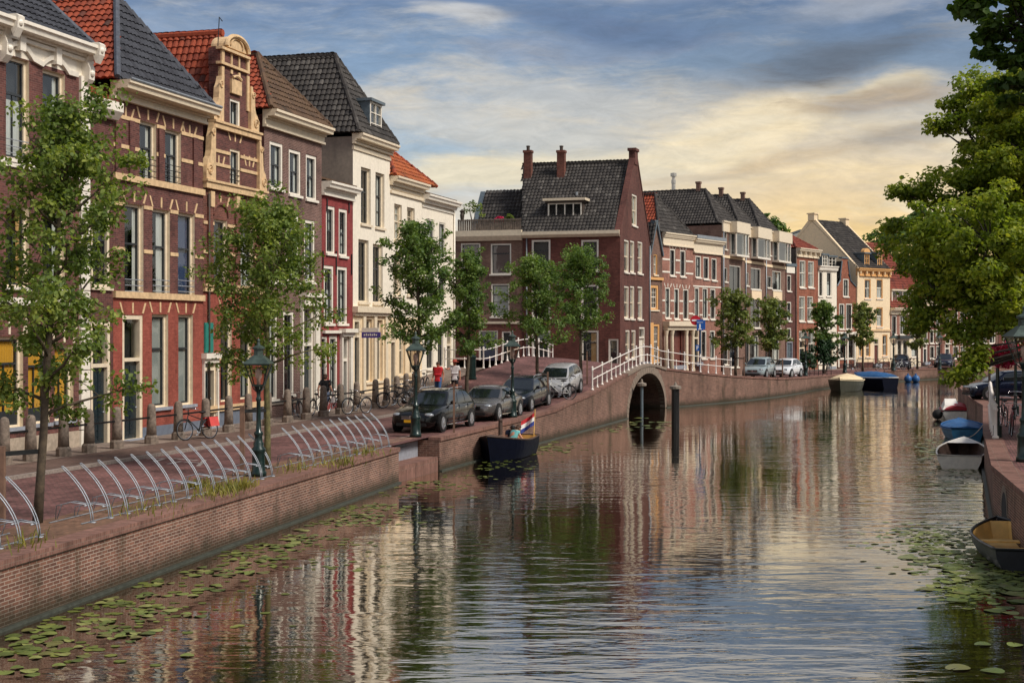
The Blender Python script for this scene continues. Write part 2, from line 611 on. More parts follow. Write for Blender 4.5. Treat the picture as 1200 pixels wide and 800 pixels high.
def mat_leaf(name, c1, c2, c3, trans=0.35, rough=0.55):
 m, T, p, out = mat_begin(name)
 g = T.n('ShaderNodeNewGeometry')
 tc = T.n('ShaderNodeTexCoord')
 r = g.outputs['Random Per Island']
 n = T.noise(tc.outputs['Object'], 0.8, 4, 0.6)
 f = T.add(T.mul(r, 0.55), T.mul(T.smooth(n, 0.32, 0.68), 0.45))
 col = T.ramp(f, [(0.0, c1), (0.5, c2), (1.0, c3)])
 T.put(p.inputs['Base Color'], col)
 p.inputs['Roughness'].default_value = rough
 p.inputs['Specular IOR Level'].default_value = 0.35
 tl = T.n('ShaderNodeBsdfTranslucent')
 T.put(tl.inputs[0], T.mix(1.0, col, (1.25, 1.3, 0.55), 'MULTIPLY'))
 ms = T.n('ShaderNodeMixShader')
 ms.inputs[0].default_value = trans
 T.t.links.new(p.outputs[0], ms.inputs[1]); T.t.links.new(tl.outputs[0], ms.inputs[2])
 T.t.links.new(ms.outputs[0], out.inputs[0])
 return m

def mat_curtain(name, c, folds=18.0):
 m, T, p, out = mat_begin(name)
 uv = T.n('ShaderNodeUVMap').outputs[0]
 u = T.sep(uv)[0]
 tc = T.n('ShaderNodeTexCoord')
 n = T.noise(tc.outputs['Object'], 1.2, 3, 0.5)
 w = T.m('SINE', T.add(T.mul(u, folds * 3.0), T.mul(n, 6.0)))
 T.put(p.inputs['Base Color'], T.mix(T.lin(n, 0.3, 0.7, 0, 0.6), c, tuple(x * 0.7 for x in c)))
 p.inputs['Roughness'].default_value = 0.9
 bump(T, p, w, 0.5, 0.012)
 return m

def M(n):
 return MATS[n]

# bricks
mat_brick('brick_plum', srgb(116, 72, 66), srgb(86, 54, 52), srgb(122, 96, 88), ms=0.007)
mat_brick('brick_brown', srgb(120, 88, 80), srgb(96, 68, 64), srgb(150, 130, 120), ms=0.010)
mat_brick('brick_redbrown', srgb(124, 74, 62), srgb(94, 56, 49), srgb(138, 108, 96), ms=0.007)
mat_brick('brick_orange', srgb(162, 94, 72), srgb(132, 74, 58), srgb(170, 130, 108), ms=0.007)
mat_brick('brick_painted_red', srgb(162, 88, 74), srgb(142, 74, 62), srgb(132, 70, 60), ms=0.006, var=0.2)
mat_brick('brick_paint_crimson', srgb(148, 70, 68), srgb(132, 60, 60), srgb(140, 60, 60), ms=0.006, var=0.2)
mat_brick('brick_corner', srgb(116, 70, 61), srgb(90, 54, 48), srgb(118, 80, 72), ms=0.006)
mat_brick('brick_corner_side', srgb(108, 68, 60), srgb(84, 52, 48), srgb(112, 84, 76), ms=0.006)
mat_brick('brick_grey', srgb(112, 100, 92), srgb(92, 82, 76), srgb(128, 118, 108), ms=0.008)
mat_brick('brick_dull', srgb(134, 106, 92), srgb(108, 82, 73), srgb(138, 112, 100), ms=0.008)
mat_brick('brick_salmon', srgb(162, 108, 92), srgb(132, 84, 74), srgb(176, 146, 130), ms=0.008)
mat_brick('brick_quay', srgb(140, 98, 82), srgb(106, 74, 64), srgb(176, 158, 144), bw=0.22, rh=0.066, ms=0.009, damp=True, var=0.3)
mat_brick('brick_quay_far', srgb(136, 100, 86), srgb(106, 78, 68), srgb(160, 138, 124), bw=0.24, rh=0.075, ms=0.008, damp=True, var=0.3)
mat_brick('brick_coping', srgb(146, 106, 94), srgb(116, 82, 73), srgb(138, 116, 104), bw=0.075, rh=0.36, ms=0.007, offset=0.0, var=0.25)
mat_brick('clinker', srgb(142, 98, 94), srgb(112, 76, 74), srgb(98, 80, 74), bw=0.21, rh=0.085, ms=0.012, var=0.6, bump_s=0.8)
mat_brick('clinker_brown', srgb(138, 104, 84), srgb(112, 84, 68), srgb(100, 82, 68), bw=0.21, rh=0.075, ms=0.008, var=0.35, bump_s=0.3)
mat_brick('paving_grey', srgb(150, 134, 122), srgb(130, 114, 104), srgb(104, 90, 80), bw=0.32, rh=0.3, ms=0.008, var=0.3, bump_s=0.3)
mat_brick('paving_gutter', srgb(120, 96, 86), srgb(102, 82, 74), srgb(90, 74, 66), bw=0.21, rh=0.1, ms=0.008, var=0.3, bump_s=0.3)
# stone, plaster, paint
mat_plain('cream_stone', srgb(214, 182, 140), 0.75, var=0.12, dirt=0.35, bump_s=0.2)
mat_plain('cream_paint', srgb(226, 210, 184), 0.5, var=0.06, dirt=0.2)
mat_plain('white_paint', srgb(234, 226, 212), 0.45, var=0.05, dirt=0.14)
mat_plain('white_plaster', srgb(236, 226, 208), 0.8, var=0.05, dirt=0.2, bump_s=0.1)
mat_plain('cream_plaster', srgb(238, 214, 178), 0.8, var=0.06, dirt=0.2, bump_s=0.1)
mat_plain('grey_plaster', srgb(146, 134, 122), 0.85, var=0.1, dirt=0.5, bump_s=0.1)
mat_plain('ochre_paint', srgb(222, 168, 106), 0.6, var=0.06, dirt=0.2)
mat_plain('bluegrey_plinth', srgb(104, 112, 126), 0.7, var=0.1, dirt=0.3)
mat_plain('bluestone', srgb(150, 154, 164), 0.6, var=0.1, dirt=0.2)
mat_plain('stone_plinth', srgb(176, 160, 142), 0.8, var=0.14, dirt=0.4, bump_s=0.2)
mat_plain('bollard_stone', srgb(124, 110, 98), 0.85, var=0.25, scale=9, dirt=0.6, bump_s=0.3)
mat_plain('grey_render', srgb(140, 128, 116), 0.85, var=0.12, dirt=0.4)
mat_plain('arch_stone', srgb(138, 122, 108), 0.85, var=0.2, dirt=0.5, bump_s=0.3)
mat_plain('granite_kerb', srgb(140, 128, 120), 0.75, var=0.18, scale=12, dirt=0.3)
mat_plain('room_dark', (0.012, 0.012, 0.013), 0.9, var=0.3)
mat_plain('dark_sash', srgb(44, 48, 52), 0.35, var=0.1)
mat_plain('dark_door', srgb(26, 40, 46), 0.3, var=0.12, coat=0.4)
mat_plain('brown_door', srgb(112, 66, 58), 0.4, var=0.12)
mat_plain('teal_paint', srgb(42, 124, 112), 0.5, var=0.08, dirt=0.2)
mat_plain('zinc', srgb(150, 156, 162), 0.45, metal=0.5, var=0.12, dirt=0.2)
mat_plain('lead', srgb(96, 108, 116), 0.55, metal=0.2, var=0.12)
mat_plain('slate', srgb(74, 78, 88), 0.55, var=0.2)
mat_plain('dark_wood', srgb(70, 58, 50), 0.7, var=0.2)
mat_plain('fence_wood', srgb(112, 100, 90), 0.85, var=0.25, dirt=0.4)
mat_plain('stake_wood', srgb(120, 92, 76), 0.85, var=0.25, scale=4, dirt=0.4)
mat_plain('black_iron', srgb(28, 30, 32), 0.45, metal=0.3, var=0.2)
mat_plain('lamp_green', srgb(14, 40, 37), 0.35, metal=0.2, var=0.15, coat=0.3)
mat_plain('galvanised', srgb(164, 170, 178), 0.5, metal=0.45, var=0.18, scale=20, dirt=0.3)
mat_plain('white_rail', srgb(240, 232, 224), 0.4, var=0.05, dirt=0.12)
mat_plain('black_paint', srgb(24, 24, 26), 0.4, var=0.2)
mat_plain('chimney_metal', srgb(190, 186, 178), 0.35, metal=0.6, var=0.1)
mat_plain('glass_block', srgb(70, 86, 100), 0.15, metal=0.3, var=0.2, scale=0.3)
mat_plain('purple_flag', srgb(76, 60, 140), 0.7, var=0.06)
mat_curtain('net_curtain', srgb(206, 206, 200))
mat_curtain('grey_blind', srgb(150, 154, 150), 3.0)
mat_curtain('yellow_curtain', srgb(222, 160, 40))
mat_curtain('ochre_curtain', srgb(206, 158, 96))
mat_curtain('mauve_blind', srgb(98, 72, 70), 3.0)
mat_curtain('blue_blind', srgb(40, 58, 98), 3.0)
mat_glass('glass', (0.9, 0.93, 0.92), 1.9)
mat_glass('lamp_glass', (0.86, 0.82, 0.76), 1.5)
mat_glass('car_glass', (0.10, 0.12, 0.12), 1.7)
mat_tile('tile_red', srgb(122, 56, 40), srgb(152, 72, 48), srgb(72, 50, 44))
mat_tile('tile_rust', srgb(146, 76, 48), srgb(172, 94, 54), srgb(96, 60, 46), moss=0.5)
mat_tile('tile_dark', srgb(50, 47, 46), srgb(68, 64, 61), srgb(92, 88, 84))
mat_tile('tile_slate', srgb(50, 51, 58), srgb(64, 66, 73), srgb(46, 48, 54))
mat_tile('tile_brown', srgb(82, 64, 52), srgb(98, 76, 58), srgb(60, 51, 44), moss=0.3)
mat_tile('tile_crimson', srgb(112, 54, 44), srgb(132, 66, 52), srgb(86, 46, 42))

# ------------------------------------------------------------------ the setting: water, ground, streets
def mat_water():
 m, T, p, out = mat_begin('water')
 tc = T.n('ShaderNodeTexCoord')
 pos = T.n('ShaderNodeNewGeometry').outputs['Position']
 y = T.sep(pos)[1]
 w1 = T.noise(T.mapping(pos, (0.55, 1.9, 1), (0, 0, math.radians(8))), 1.0, 3, 0.5, 0.5)
 w2 = T.noise(T.mapping(pos, (2.2, 5.0, 1), (0, 0, math.radians(-6))), 1.0, 3, 0.5, 0.3)
 w3 = T.noise(T.mapping(pos, (7, 13, 1)), 1.0, 2, 0.5)
 patch = T.noise(T.mapping(pos, (0.10, 0.06, 1)), 1.0, 3, 0.5)
 k = T.lin(T.smooth(patch, 0.40, 0.62), 0, 1, 0.22, 1.0)
 hgt = T.mul(T.add(T.add(T.mul(w1, 0.047), T.mul(w2, 0.008)), T.mul(w3, 0.001)), k)
 b = T.n('ShaderNodeBump')
 b.inputs['Strength'].default_value = 1.0
 b.inputs['Distance'].default_value = 0.62
 T.put(b.inputs['Height'], hgt)
 d = T.n('ShaderNodeBsdfDiffuse')
 T.put(d.inputs[0], (0.012, 0.009, 0.005))
 g = T.n('ShaderNodeBsdfGlossy')
 T.put(g.inputs[0], (0.96, 0.92, 0.86))
 g.inputs['Roughness'].default_value = 0.03
 T.t.links.new(b.outputs[0], g.inputs['Normal'])
 fr = T.n('ShaderNodeFresnel')
 fr.inputs[0].default_value = 2.6
 T.t.links.new(b.outputs[0], fr.inputs[1])
 ms = T.n('ShaderNodeMixShader')
 T.put(ms.inputs[0], T.m('MINIMUM', T.mul(fr.outputs[0], 1.6), 1.0))
 T.t.links.new(d.outputs[0], ms.inputs[1]); T.t.links.new(g.outputs[0], ms.inputs[2])
 T.t.nodes.remove(p)
 T.t.links.new(ms.outputs[0], out.inputs[0])

mat_water()
mat_plain('earth', srgb(110, 100, 88), 0.95, var=0.2, scale=0.4)

mb = MB()
mb.poly([(-1200, -200, 0), (1800, -200, 0), (1800, 1800, 0), (-1200, 1800, 0)])
set_custom(mb.build('water', M('water')), kind='structure')

NEAR = [(-30, -10.4), (5, -13.4), (19.9, -14.7), (43.0, -16.72)]        # left bank edge in (along, across)

def lipv(a):
 return interp(a, NEAR) if a <= 43 else -16.75

A_ARCH0, A_ARCH1 = 78.6, 89.8
FAR = [Vector(p) for p in ((9.74, 90.8, 0), (12.6, 94.8, 0), (16.1, 99.6, 0), (19.2, 105.0, 0), (21.9, 110.4, 0), (25.9, 120, 0), (32, 130, 0), (36.5, 137.2, 0),
        (42, 144, 0), (53, 152.7, 0), (110, 186, 0))]
FARFAC = [Vector((*av(95, -20.8)[:2], 0)), Vector((10.3, 106.9, 0)), Vector((17.3, 117.5, 0)), Vector((25.7, 134.1, 0)), Vector((30.1, 140.3, 0)),
    Vector((51.6, 159.2, 0)), Vector((110, 206, 0))]
RIGHT = [Vector(p) for p in ((7.2, -20, 0), (8.3, 12, 0), (9.8, 25, 0), (10.95, 30.3, 0), (12.35, 36.5, 0), (16.6, 50, 0), (21.9, 66, 0), (23.6, 73, 0), (28.2, 90, 0),
         (60, 104, 0), (140, 130, 0))]
ZR = 1.45

mb = MB()
low = 0.95
pts = [av(-80, lipv(-30) - 0.6, low)] + [av(a, lipv(a) - 0.6, low) for a in (-30, 5, 19.9, 43)] + [av(47, -17.6, low), av(78.4, -17.6, low)]
pts += [av(78.4, -1000, low), av(-80, -1000, low)]
mb.poly(pts)
pts = [av(90.0, -17.6, low)] + [Vector((f.x, f.y, low)) + Vector((-0.5, 0.6, 0)) for f in FAR[1:]]
pts += [Vector((1500, 900, low)), Vector((1500, 1700, low)), Vector((-900, 1700, low)), av(90.0, -1000, low)]
mb.poly(pts)
pts = [Vector((r.x + 0.5, r.y, low)) for r in RIGHT] + [Vector((1500, 560, low)), Vector((1500, -150, low)), Vector((8, -150, low))]
mb.poly(pts)
set_custom(mb.build('ground', M('earth')), kind='structure')

def frange(a, b, st):
 n = max(1, int(round((b - a) / st)))
 return [a + (b - a) * i / n for i in range(n + 1)]

def sheet(name, stations, f0, f1, mat, dz=0.0, ncross=1, kind='structure', skirt=0.0):
 """street surface between the two edges f0(a), f1(a) (values of v)"""
 mb = MB()
 rows = []
 for a in stations:
  row = []
  for k in range(ncross + 1):
   v = f0(a) + (f1(a) - f0(a)) * k / ncross
   p = av(a, v)
   row.append(mb.pt((p.x, p.y, zs(p.x, p.y) + dz)))
  rows.append(row)
 for A, B in zip(rows, rows[1:]):
  for k in range(ncross):
   mb.f.append((A[k], A[k + 1], B[k + 1], B[k])); mb.mi.append(0)
 if skirt:
  for side in (0, ncross):
   for A, B in zip(rows, rows[1:]):
    p, q = mb.v[A[side]], mb.v[B[side]]
    mb.poly([p, q, (q[0], q[1], q[2] - skirt), (p[0], p[1], p[2] - skirt)])
 return set_custom(mb.build(name, M(mat)), kind=kind)

def gzr(px, py):
 p = G(px, py, 1.14)
 p.z = zs(p.x, p.y)
 return p

mat_plain('road_paint', srgb(196, 184, 176), 0.8, var=0.25, scale=5, dirt=0.6)
ST = frange(-30, 43, 2) + frange(43, 78.6, 1.2)[1:]
COPW = 0.42
sheet('rack_strip', [a for a in ST if a <= 43.001], lambda a: lipv(a) - COPW, lambda a: lipv(a) - 2.0, 'clinker_brown', 0.0)
sheet('road', [a for a in ST if a <= 43.001], lambda a: lipv(a) - 2.0, lambda a: -22.45, 'clinker', 0.0)
sheet('road', [43.0] + [a for a in ST if a > 43.01], lambda a: -16.75 - COPW - 0.03, lambda a: -22.45, 'clinker', 0.0, 5)
sheet('kerb', [a for a in ST if a < 64], lambda a: -22.45, lambda a: -22.62, 'granite_kerb', 0.09, 1, skirt=0.25)
sheet('road', [a for a in ST if a > 62.3], lambda a: -22.45, lambda a: -24.45, 'clinker', 0.0, 2)
sheet('gutter_pavement', [a for a in ST if a < 64], lambda a: -22.62, lambda a: -24.45, 'paving_gutter', 0.08)
sheet('pavement', [a for a in ST if a < 77], lambda a: -24.45, lambda a: -26.6, 'paving_grey', 0.085)
# parking strip line of light clinkers beside the parked cars
sheet('parking_line', [a for a in ST if 46 <= a <= 72], lambda a: -18.0, lambda a: -18.1, 'granite_kerb', 0.006, 1)
# worn white marks painted on the road behind the racks
mb = MB()
for x0, y0, x1, y1 in ((172, 537.5, 201, 536), (203, 537, 232, 539.5), (197, 543.5, 212, 540.5), (216, 541, 236, 542.5), (232, 546, 240, 539), (180, 541, 192, 537.5)):
 p, q = gzr(x0, y0), gzr(x1, y1)
 d = (q - p).normalized()
 s_ = Vector((-d.y, d.x, 0)) * 0.06
 up = Vector((0, 0, 0.006))
 mb.poly([p - s_ + up, q - s_ + up, q + s_ + up, p + s_ + up])
set_custom(mb.build('road_marking', M('road_paint')), kind='structure')
# bridge deck and side street
sheet('bridge_deck', frange(78.6, 91.0, 1.0), lambda a: -16.75 - COPW, lambda a: -24.45, 'clinker', 0.0, 6)
sheet('side_street', frange(89.9, 96.0, 1.0), lambda a: -24.45 if a < 91 else -20.0, lambda a: -120.0, 'clinker', 0.0, 8)

def resample(poly, n):
 L = [0]
 for p, q in zip(poly, poly[1:]): L.append(L[-1] + (q - p).length)
 out = []
 for i in range(n):
  t = L[-1] * i / (n - 1)
  for k in range(len(poly) - 1):
   if t <= L[k + 1] + 1e-9:
    out.append(poly[k].lerp(poly[k + 1], (t - L[k]) / (L[k + 1] - L[k])))
    break
 return out

mb = MB()
lipF = resample([Vector(p) for p in FAR], 60)
facF = resample([av(91, -24.0)] + FARFAC, 60)
rows = []
for p, q in zip(lipF, facF):
 row = []
 p = p + (q - p).normalized() * COPW
 q = q + (q - p).normalized() * 0.4
 for k in range(7):
  w = p.lerp(q, k / 6)
  row.append(mb.pt((w.x, w.y, zs(w.x, w.y) + 0.004)))
 rows.append(row)
for A, B in zip(rows, rows[1:]):
 for k in range(6):
  mb.f.append((A[k], A[k + 1], B[k + 1], B[k])); mb.mi.append(0 if k < 4 else 1)
set_custom(mb.build('quay_street', [M('clinker'), M('paving_grey')]), kind='structure')

# right bank surface
mb = MB()
for p, q in zip(RIGHT, RIGHT[1:]):
 d = (q - p).normalized()
 n = Vector((d.y, -d.x, 0))
 P0, Q0 = p + n * 0.5, q + n * 0.5
 mb.poly([(P0.x, P0.y, ZR), (Q0.x, Q0.y, ZR), (Q0.x + 60, Q0.y - 14, ZR), (P0.x + 60, P0.y - 14, ZR)])
set_custom(mb.build('right_quay_street', M('clinker'), weld=True), kind='structure')

def quay_wall(label, pts, tops, mat='brick_quay', cope='brick_coping', inward=None, ledge=True, overhang=0.05, copew=COPW, ends=True):
 """brick embankment wall along pts (Vectors) with the coping on top; inward: +1 land on the left of the direction of travel"""
 loc = (pts[0].x, pts[0].y, 0)
 t = thing('quay_wall', label, 'quay wall', loc)
 n = len(pts)
 norms = []
 for i in range(n):
  d = (pts[min(n - 1, i + 1)] - pts[max(0, i - 1)]); d.z = 0
  d.normalize()
  norms.append(Vector((-d.y, d.x, 0)) * inward)
 w, c, l = MB(), MB(), MB()
 for i in range(n - 1):
  p, q, a, b = pts[i], pts[i + 1], norms[i], norms[i + 1]
  zp, zq = tops[i] - 0.13, tops[i + 1] - 0.13
  w.poly([(p.x, p.y, -0.6), (q.x, q.y, -0.6), (q.x, q.y, zq), (p.x, p.y, zp)])
  po, qo, pi, qi = p - a * overhang, q - b * overhang, p + a * copew, q + b * copew
  c.poly([(po.x, po.y, tops[i]), (qo.x, qo.y, tops[i + 1]), (qi.x, qi.y, tops[i + 1]), (pi.x, pi.y, tops[i])])
  c.poly([(po.x, po.y, tops[i] - 0.14), (qo.x, qo.y, tops[i + 1] - 0.14), (qo.x, qo.y, tops[i + 1]), (po.x, po.y, tops[i])])
  c.poly([(po.x, po.y, tops[i] - 0.14), (qo.x, qo.y, tops[i + 1] - 0.14), (q.x, q.y, tops[i + 1] - 0.14), (p.x, p.y, tops[i] - 0.14)])
  c.poly([(pi.x, pi.y, tops[i] - 0.25), (qi.x, qi.y, tops[i + 1] - 0.25), (qi.x, qi.y, tops[i + 1]), (pi.x, pi.y, tops[i])])
  if ledge:
   e0, e1 = p - a * 0.09, q - b * 0.09
   l.box8([(e0.x, e0.y, -0.3), (e1.x, e1.y, -0.3), (q.x, q.y, -0.3), (p.x, p.y, -0.3), (e0.x, e0.y, 0.045), (e1.x, e1.y, 0.045), (q.x, q.y, 0.045), (p.x, p.y, 0.045)])
 if ends:
  for i in (0, n - 1):
   p, a = pts[i], norms[i]
   q = p + a * 0.9
   w.poly([(p.x, p.y, -0.6), (q.x, q.y, -0.6), (q.x, q.y, tops[i] - 0.1), (p.x, p.y, tops[i] - 0.1)])
   po, pi = p - a * overhang, p + a * copew
   c.poly([(po.x, po.y, tops[i] - 0.14), (pi.x, pi.y, tops[i] - 0.14), (pi.x, pi.y, tops[i]), (po.x, po.y, tops[i])])
 w.build('brick_wall', M(mat), t)
 c.build('coping', M(cope), t)
 if ledge: l.build('ledge', M('wet_ledge'), t)
 return t

mat_plain('wet_ledge', srgb(66, 70, 62), 0.55, var=0.2, dirt=0.5)
nearA = frange(-28, 43, 3)
qn = quay_wall('long red brick quay wall with lily pads below it, at the lower left', [av(a, lipv(a)) for a in nearA], [zs(*av(a, lipv(a))[:2]) + 0.015 for a in nearA], inward=1)
# plain joint lines of the wall
farA = frange(47, 78.3, 1.3)
qf = quay_wall('brick quay wall sloping up to the bridge below the parked cars', [av(a, -16.75) for a in farA], [zs(*av(a, -16.75)[:2]) + 0.02 for a in farA], 'brick_quay_far', inward=1)
fb = resample(FAR[0:], 46)
fb[0] = av(90.1, -16.75)
quay_wall('brick quay wall beyond the bridge under the far parked cars', fb, [zs(p.x, p.y) + 0.02 for p in fb], 'brick_quay_far', inward=1)
rr = resample(RIGHT, 60)
rq = quay_wall('curved brick quay wall on the right with a small dark arch', [Vector(p) for p in RIGHT], [ZR + 0.02] * len(RIGHT), inward=-1, copew=0.5)

# flat dark patch stands for the shade inside the right wall's small arch
p, q = RIGHT[3], RIGHT[4]
dd = (q - p).normalized()
nn = Vector((-dd.y, dd.x, 0))
mb, rim = MB(), MB()
c0 = p + dd * ((q - p).length * 0.62)
outl = []
for k in range(13):
 an = math.pi * k / 12
 outl.append((c0 + dd * (-math.cos(an) * 0.55), 0.55 + 0.5 * math.sin(an)))
poly = [(*(w + nn * 0.004)[:2], z) for w, z in outl]
poly = [(*(c0 - dd * 0.55 + nn * 0.004)[:2], -0.4)] + poly + [(*(c0 + dd * 0.55 + nn * 0.004)[:2], -0.4)]
mb.poly(poly)
mb.build('dark_arch_patch', M('room_dark'), rq)
ring = []
for k in range(13):
 an = math.pi * k / 12
 for r in (0.55, 0.72):
  ring.append(c0 + dd * (-math.cos(an) * r) + nn * 0.012 + Vector((0, 0, 0.55 + (r - 0.05) * math.sin(an))))
for k in range(12):
 rim.poly([ring[2 * k], ring[2 * k + 1], ring[2 * k + 3], ring[2 * k + 2]])
rim.build('arch_ring', M('arch_stone'), rq)

# step and steel plate in the gap between the two left walls
t = thing('landing_step', 'low brick landing step with a grey steel plate between two quay walls', 'landing', av(45, -17, 0))
mb = MB()
mb.box(43.02, 46.98, -17.6, -16.8, -0.4, 0.5, fn=lambda a, v, z: av(a, v, z))
mb.build('step', M('brick_coping'), t)
mb = MB()
mb.box(43.02, 46.98, -18.2, -17.62, -0.4, 1.05, fn=lambda a, v, z: av(a, v, z))
mb.box(43.02, 46.98, -18.25, -17.52, 1.06, 1.17, fn=lambda a, v, z: av(a, v, z))
mb.build('back_wall', M('brick_quay_far'), t)
mb = MB()
mb.box(44.9, 46.97, -17.61, -17.55, 0.3, 1.05, fn=lambda a, v, z: av(a, v, z))
mb.build('steel_plate', M('bluestone'), t)

# ------------------------------------------------------------------ the bridge
def build_bridge():
 loc = av(84, -16.75, 0)
 t = thing('arch_bridge', 'brick arch bridge with stone ring over the side canal', 'bridge', loc)
 vf = -16.75
 am, ra, rz_ = (A_ARCH0 + A_ARCH1) / 2, (A_ARCH1 - A_ARCH0) / 2, 2.38
 top = lambda a: zs(*av(a, vf)[:2]) + 0.0
 inn = lambda a, k=0.0: (rz_ + k) * math.sqrt(max(0, 1 - ((a - am) / (ra + k)) ** 2))
 wall, vault, ring, cope = MB(), MB(), MB(), MB()
 # spandrel, from the near wall to the far one
 aa = frange(78.3, 90.1, 0.3)
 for a, b in zip(aa, aa[1:]):
  za = inn(a) if abs(a - am) < ra else -0.6
  zb = inn(b) if abs(b - am) < ra else -0.6
  if abs(a - am) >= ra and abs(b - am) >= ra or True:
   wall.poly([av(a, vf, za), av(b, vf, zb), av(b, vf, top(b) - 0.12), av(a, vf, top(a) - 0.12)])
   wall.poly([av(a, -24.45, za), av(b, -24.45, zb), av(b, -24.45, zs(*av(b, -24.45)[:2])), av(a, -24.45, zs(*av(a, -24.45)[:2]))])
 N = 36
 prev = None
 for k in range(N + 1):
  an = math.pi * k / N
  a, z = am - math.cos(an) * ra, math.sin(an) * rz_
  if prev: vault.poly([av(prev[0], vf, prev[1]), av(a, vf, z), av(a, -24.45, z), av(prev[0], -24.45, prev[1])])
  prev = (a, z)
 for a in (A_ARCH0, A_ARCH1):
  vault.poly([av(a, vf, -0.6), av(a, -24.45, -0.6), av(a, -24.45, 0.0), av(a, vf, 0.0)])
 # stone ring, voussoir by voussoir
 for k in range(29):
  a0, a1 = math.pi * (k + 0.04) / 29, math.pi * (k + 0.96) / 29
  th = 0.46 + (0.05 if k % 2 else 0)
  P = lambda an, kk, d: av(am - math.cos(an) * (ra + kk), vf + d, math.sin(an) * (rz_ + kk))
  ring.box8([P(a0, 0, 0.035), P(a1, 0, 0.035), P(a1, 0, -0.3), P(a0, 0, -0.3), P(a0, th, 0.035), P(a1, th, 0.035), P(a1, th, -0.3), P(a0, th, -0.3)])
 aa = frange(78.3, 90.1, 0.6)
 for a, b in zip(aa, aa[1:]):
  cope.box8([av(a, vf + 0.07, top(a) - 0.13), av(b, vf + 0.07, top(b) - 0.13), av(b, vf - COPW, top(b) - 0.13), av(a, vf - COPW, top(a) - 0.13),
      av(a, vf + 0.07, top(a) + 0.03), av(b, vf + 0.07, top(b) + 0.03), av(b, vf - COPW, top(b) + 0.03), av(a, vf - COPW, top(a) + 0.03)])
 wall.build('spandrel_wall', M('brick_quay_far'), t)
 vault.build('vault', M('brick_quay_far'), t)
 ring.build('arch_ring', M('arch_stone'), t)
 cope.build('coping', M('arch_stone'), t)
 # square stone plate and pilaster joint on the right of the arch
 mb = MB()
 mb.box(92.2, 93.0, -16.3, -15.9, 0.6, 1.2, fn=lambda a, v, z: av(a, v, z))
 # far end of the side canal: brick banks
 side = MB()
 for a in (78.4, 90.0):
  side.poly([av(a, -24.45, -0.6), av(a, -120, -0.6), av(a, -120, 2.2), av(a, -24.45, 2.45)])
 side.build('side_canal_wall', M('brick_quay_far'), t)

build_bridge()

def railing(name, label, pts, post_every=1.12, h=1.08, tall_alt=True, group=None):
 """white iron railing of ball-topped posts and two rails along a ground polyline"""
 t = thing('bridge_railing', label, 'railing', pts[0], group=group)
 L = [0]
 for p, q in zip(pts, pts[1:]): L.append(L[-1] + (q - p).length)

 def pos(s):
  for k in range(len(pts) - 1):
   if s <= L[k + 1] + 1e-6:
    return pts[k].lerp(pts[k + 1], (s - L[k]) / (L[k + 1] - L[k]))
  return pts[-1]
 n = int(round(L[-1] / post_every))
 tall = short = None
 prof = [(0.085, 0), (0.085, 0.05), (0.05, 0.08), (0.045, 0.16), (0.055, 0.2), (0.036, 0.26), (0.034, h - 0.1), (0.055, h - 0.06), (0.055, h), (0.03, h + 0.02), (0.06, h + 0.07), (0.045, h + 0.12), (0.0001, h + 0.15)]
 profs = [(0.07, 0), (0.07, 0.05), (0.04, 0.08), (0.032, 0.2), (0.03, 0.52), (0.045, 0.56), (0.04, 0.6), (0.0001, 0.64)]
 rows = []
 for i in range(n + 1):
  p = pos(L[-1] * i / n)
  isTall = (i % 2 == 0) or not tall_alt or i == n
  base = tall if isTall else short
  if base is None:
   mb = MB()
   mb.lathe(prof if isTall else profs, (0, 0, 0), 8)
   base = mb.build('post', M('white_rail'), t, uv=False, smooth=True, local=True)
   base.location = p - pts[0]
   if isTall: tall = base
   else: short = base
  else:
   c = base.copy()
   COL.objects.link(c)
   c.location = p - pts[0]
  rows.append(p)
 for hh, nm in ((h - 0.03, 'top_rail'), (0.55, 'lower_rail')):
  mb = MB()
  mb.tube([p + Vector((0, 0, hh)) for p in rows], 0.03, 6)
  mb.build(nm, M('white_rail'), t, uv=False, smooth=True)
 return t

east = []
for a in frange(70.8, 89.6, 1.0):
 p = av(a, -16.95)
 p.z = zs(p.x, p.y) + 0.02
 east.append(p)
for f in resample(FAR, 120):
 p = f + Vector((-0.16, 0.1, 0))
 if to_av(p.x, p.y)[0] > 90.2 and p.y < 99.0:
  p.z = zs(p.x, p.y) + 0.02
  east.append(p)
railing('bridge_railing', 'white railing over the bridge arch on the canal side', east)
west = []
for v in (-26.6, -24.35):
 p = av(75.6, v); p.z = zs(p.x, p.y) + 0.1
 west.append(p)
for a in frange(77, 90.5, 1.5):
 p = av(a, -24.35); p.z = zs(p.x, p.y) + 0.03
 west.append(p)
railing('bridge_railing', 'white railing on the far side of the bridge road, behind the silver car', west)

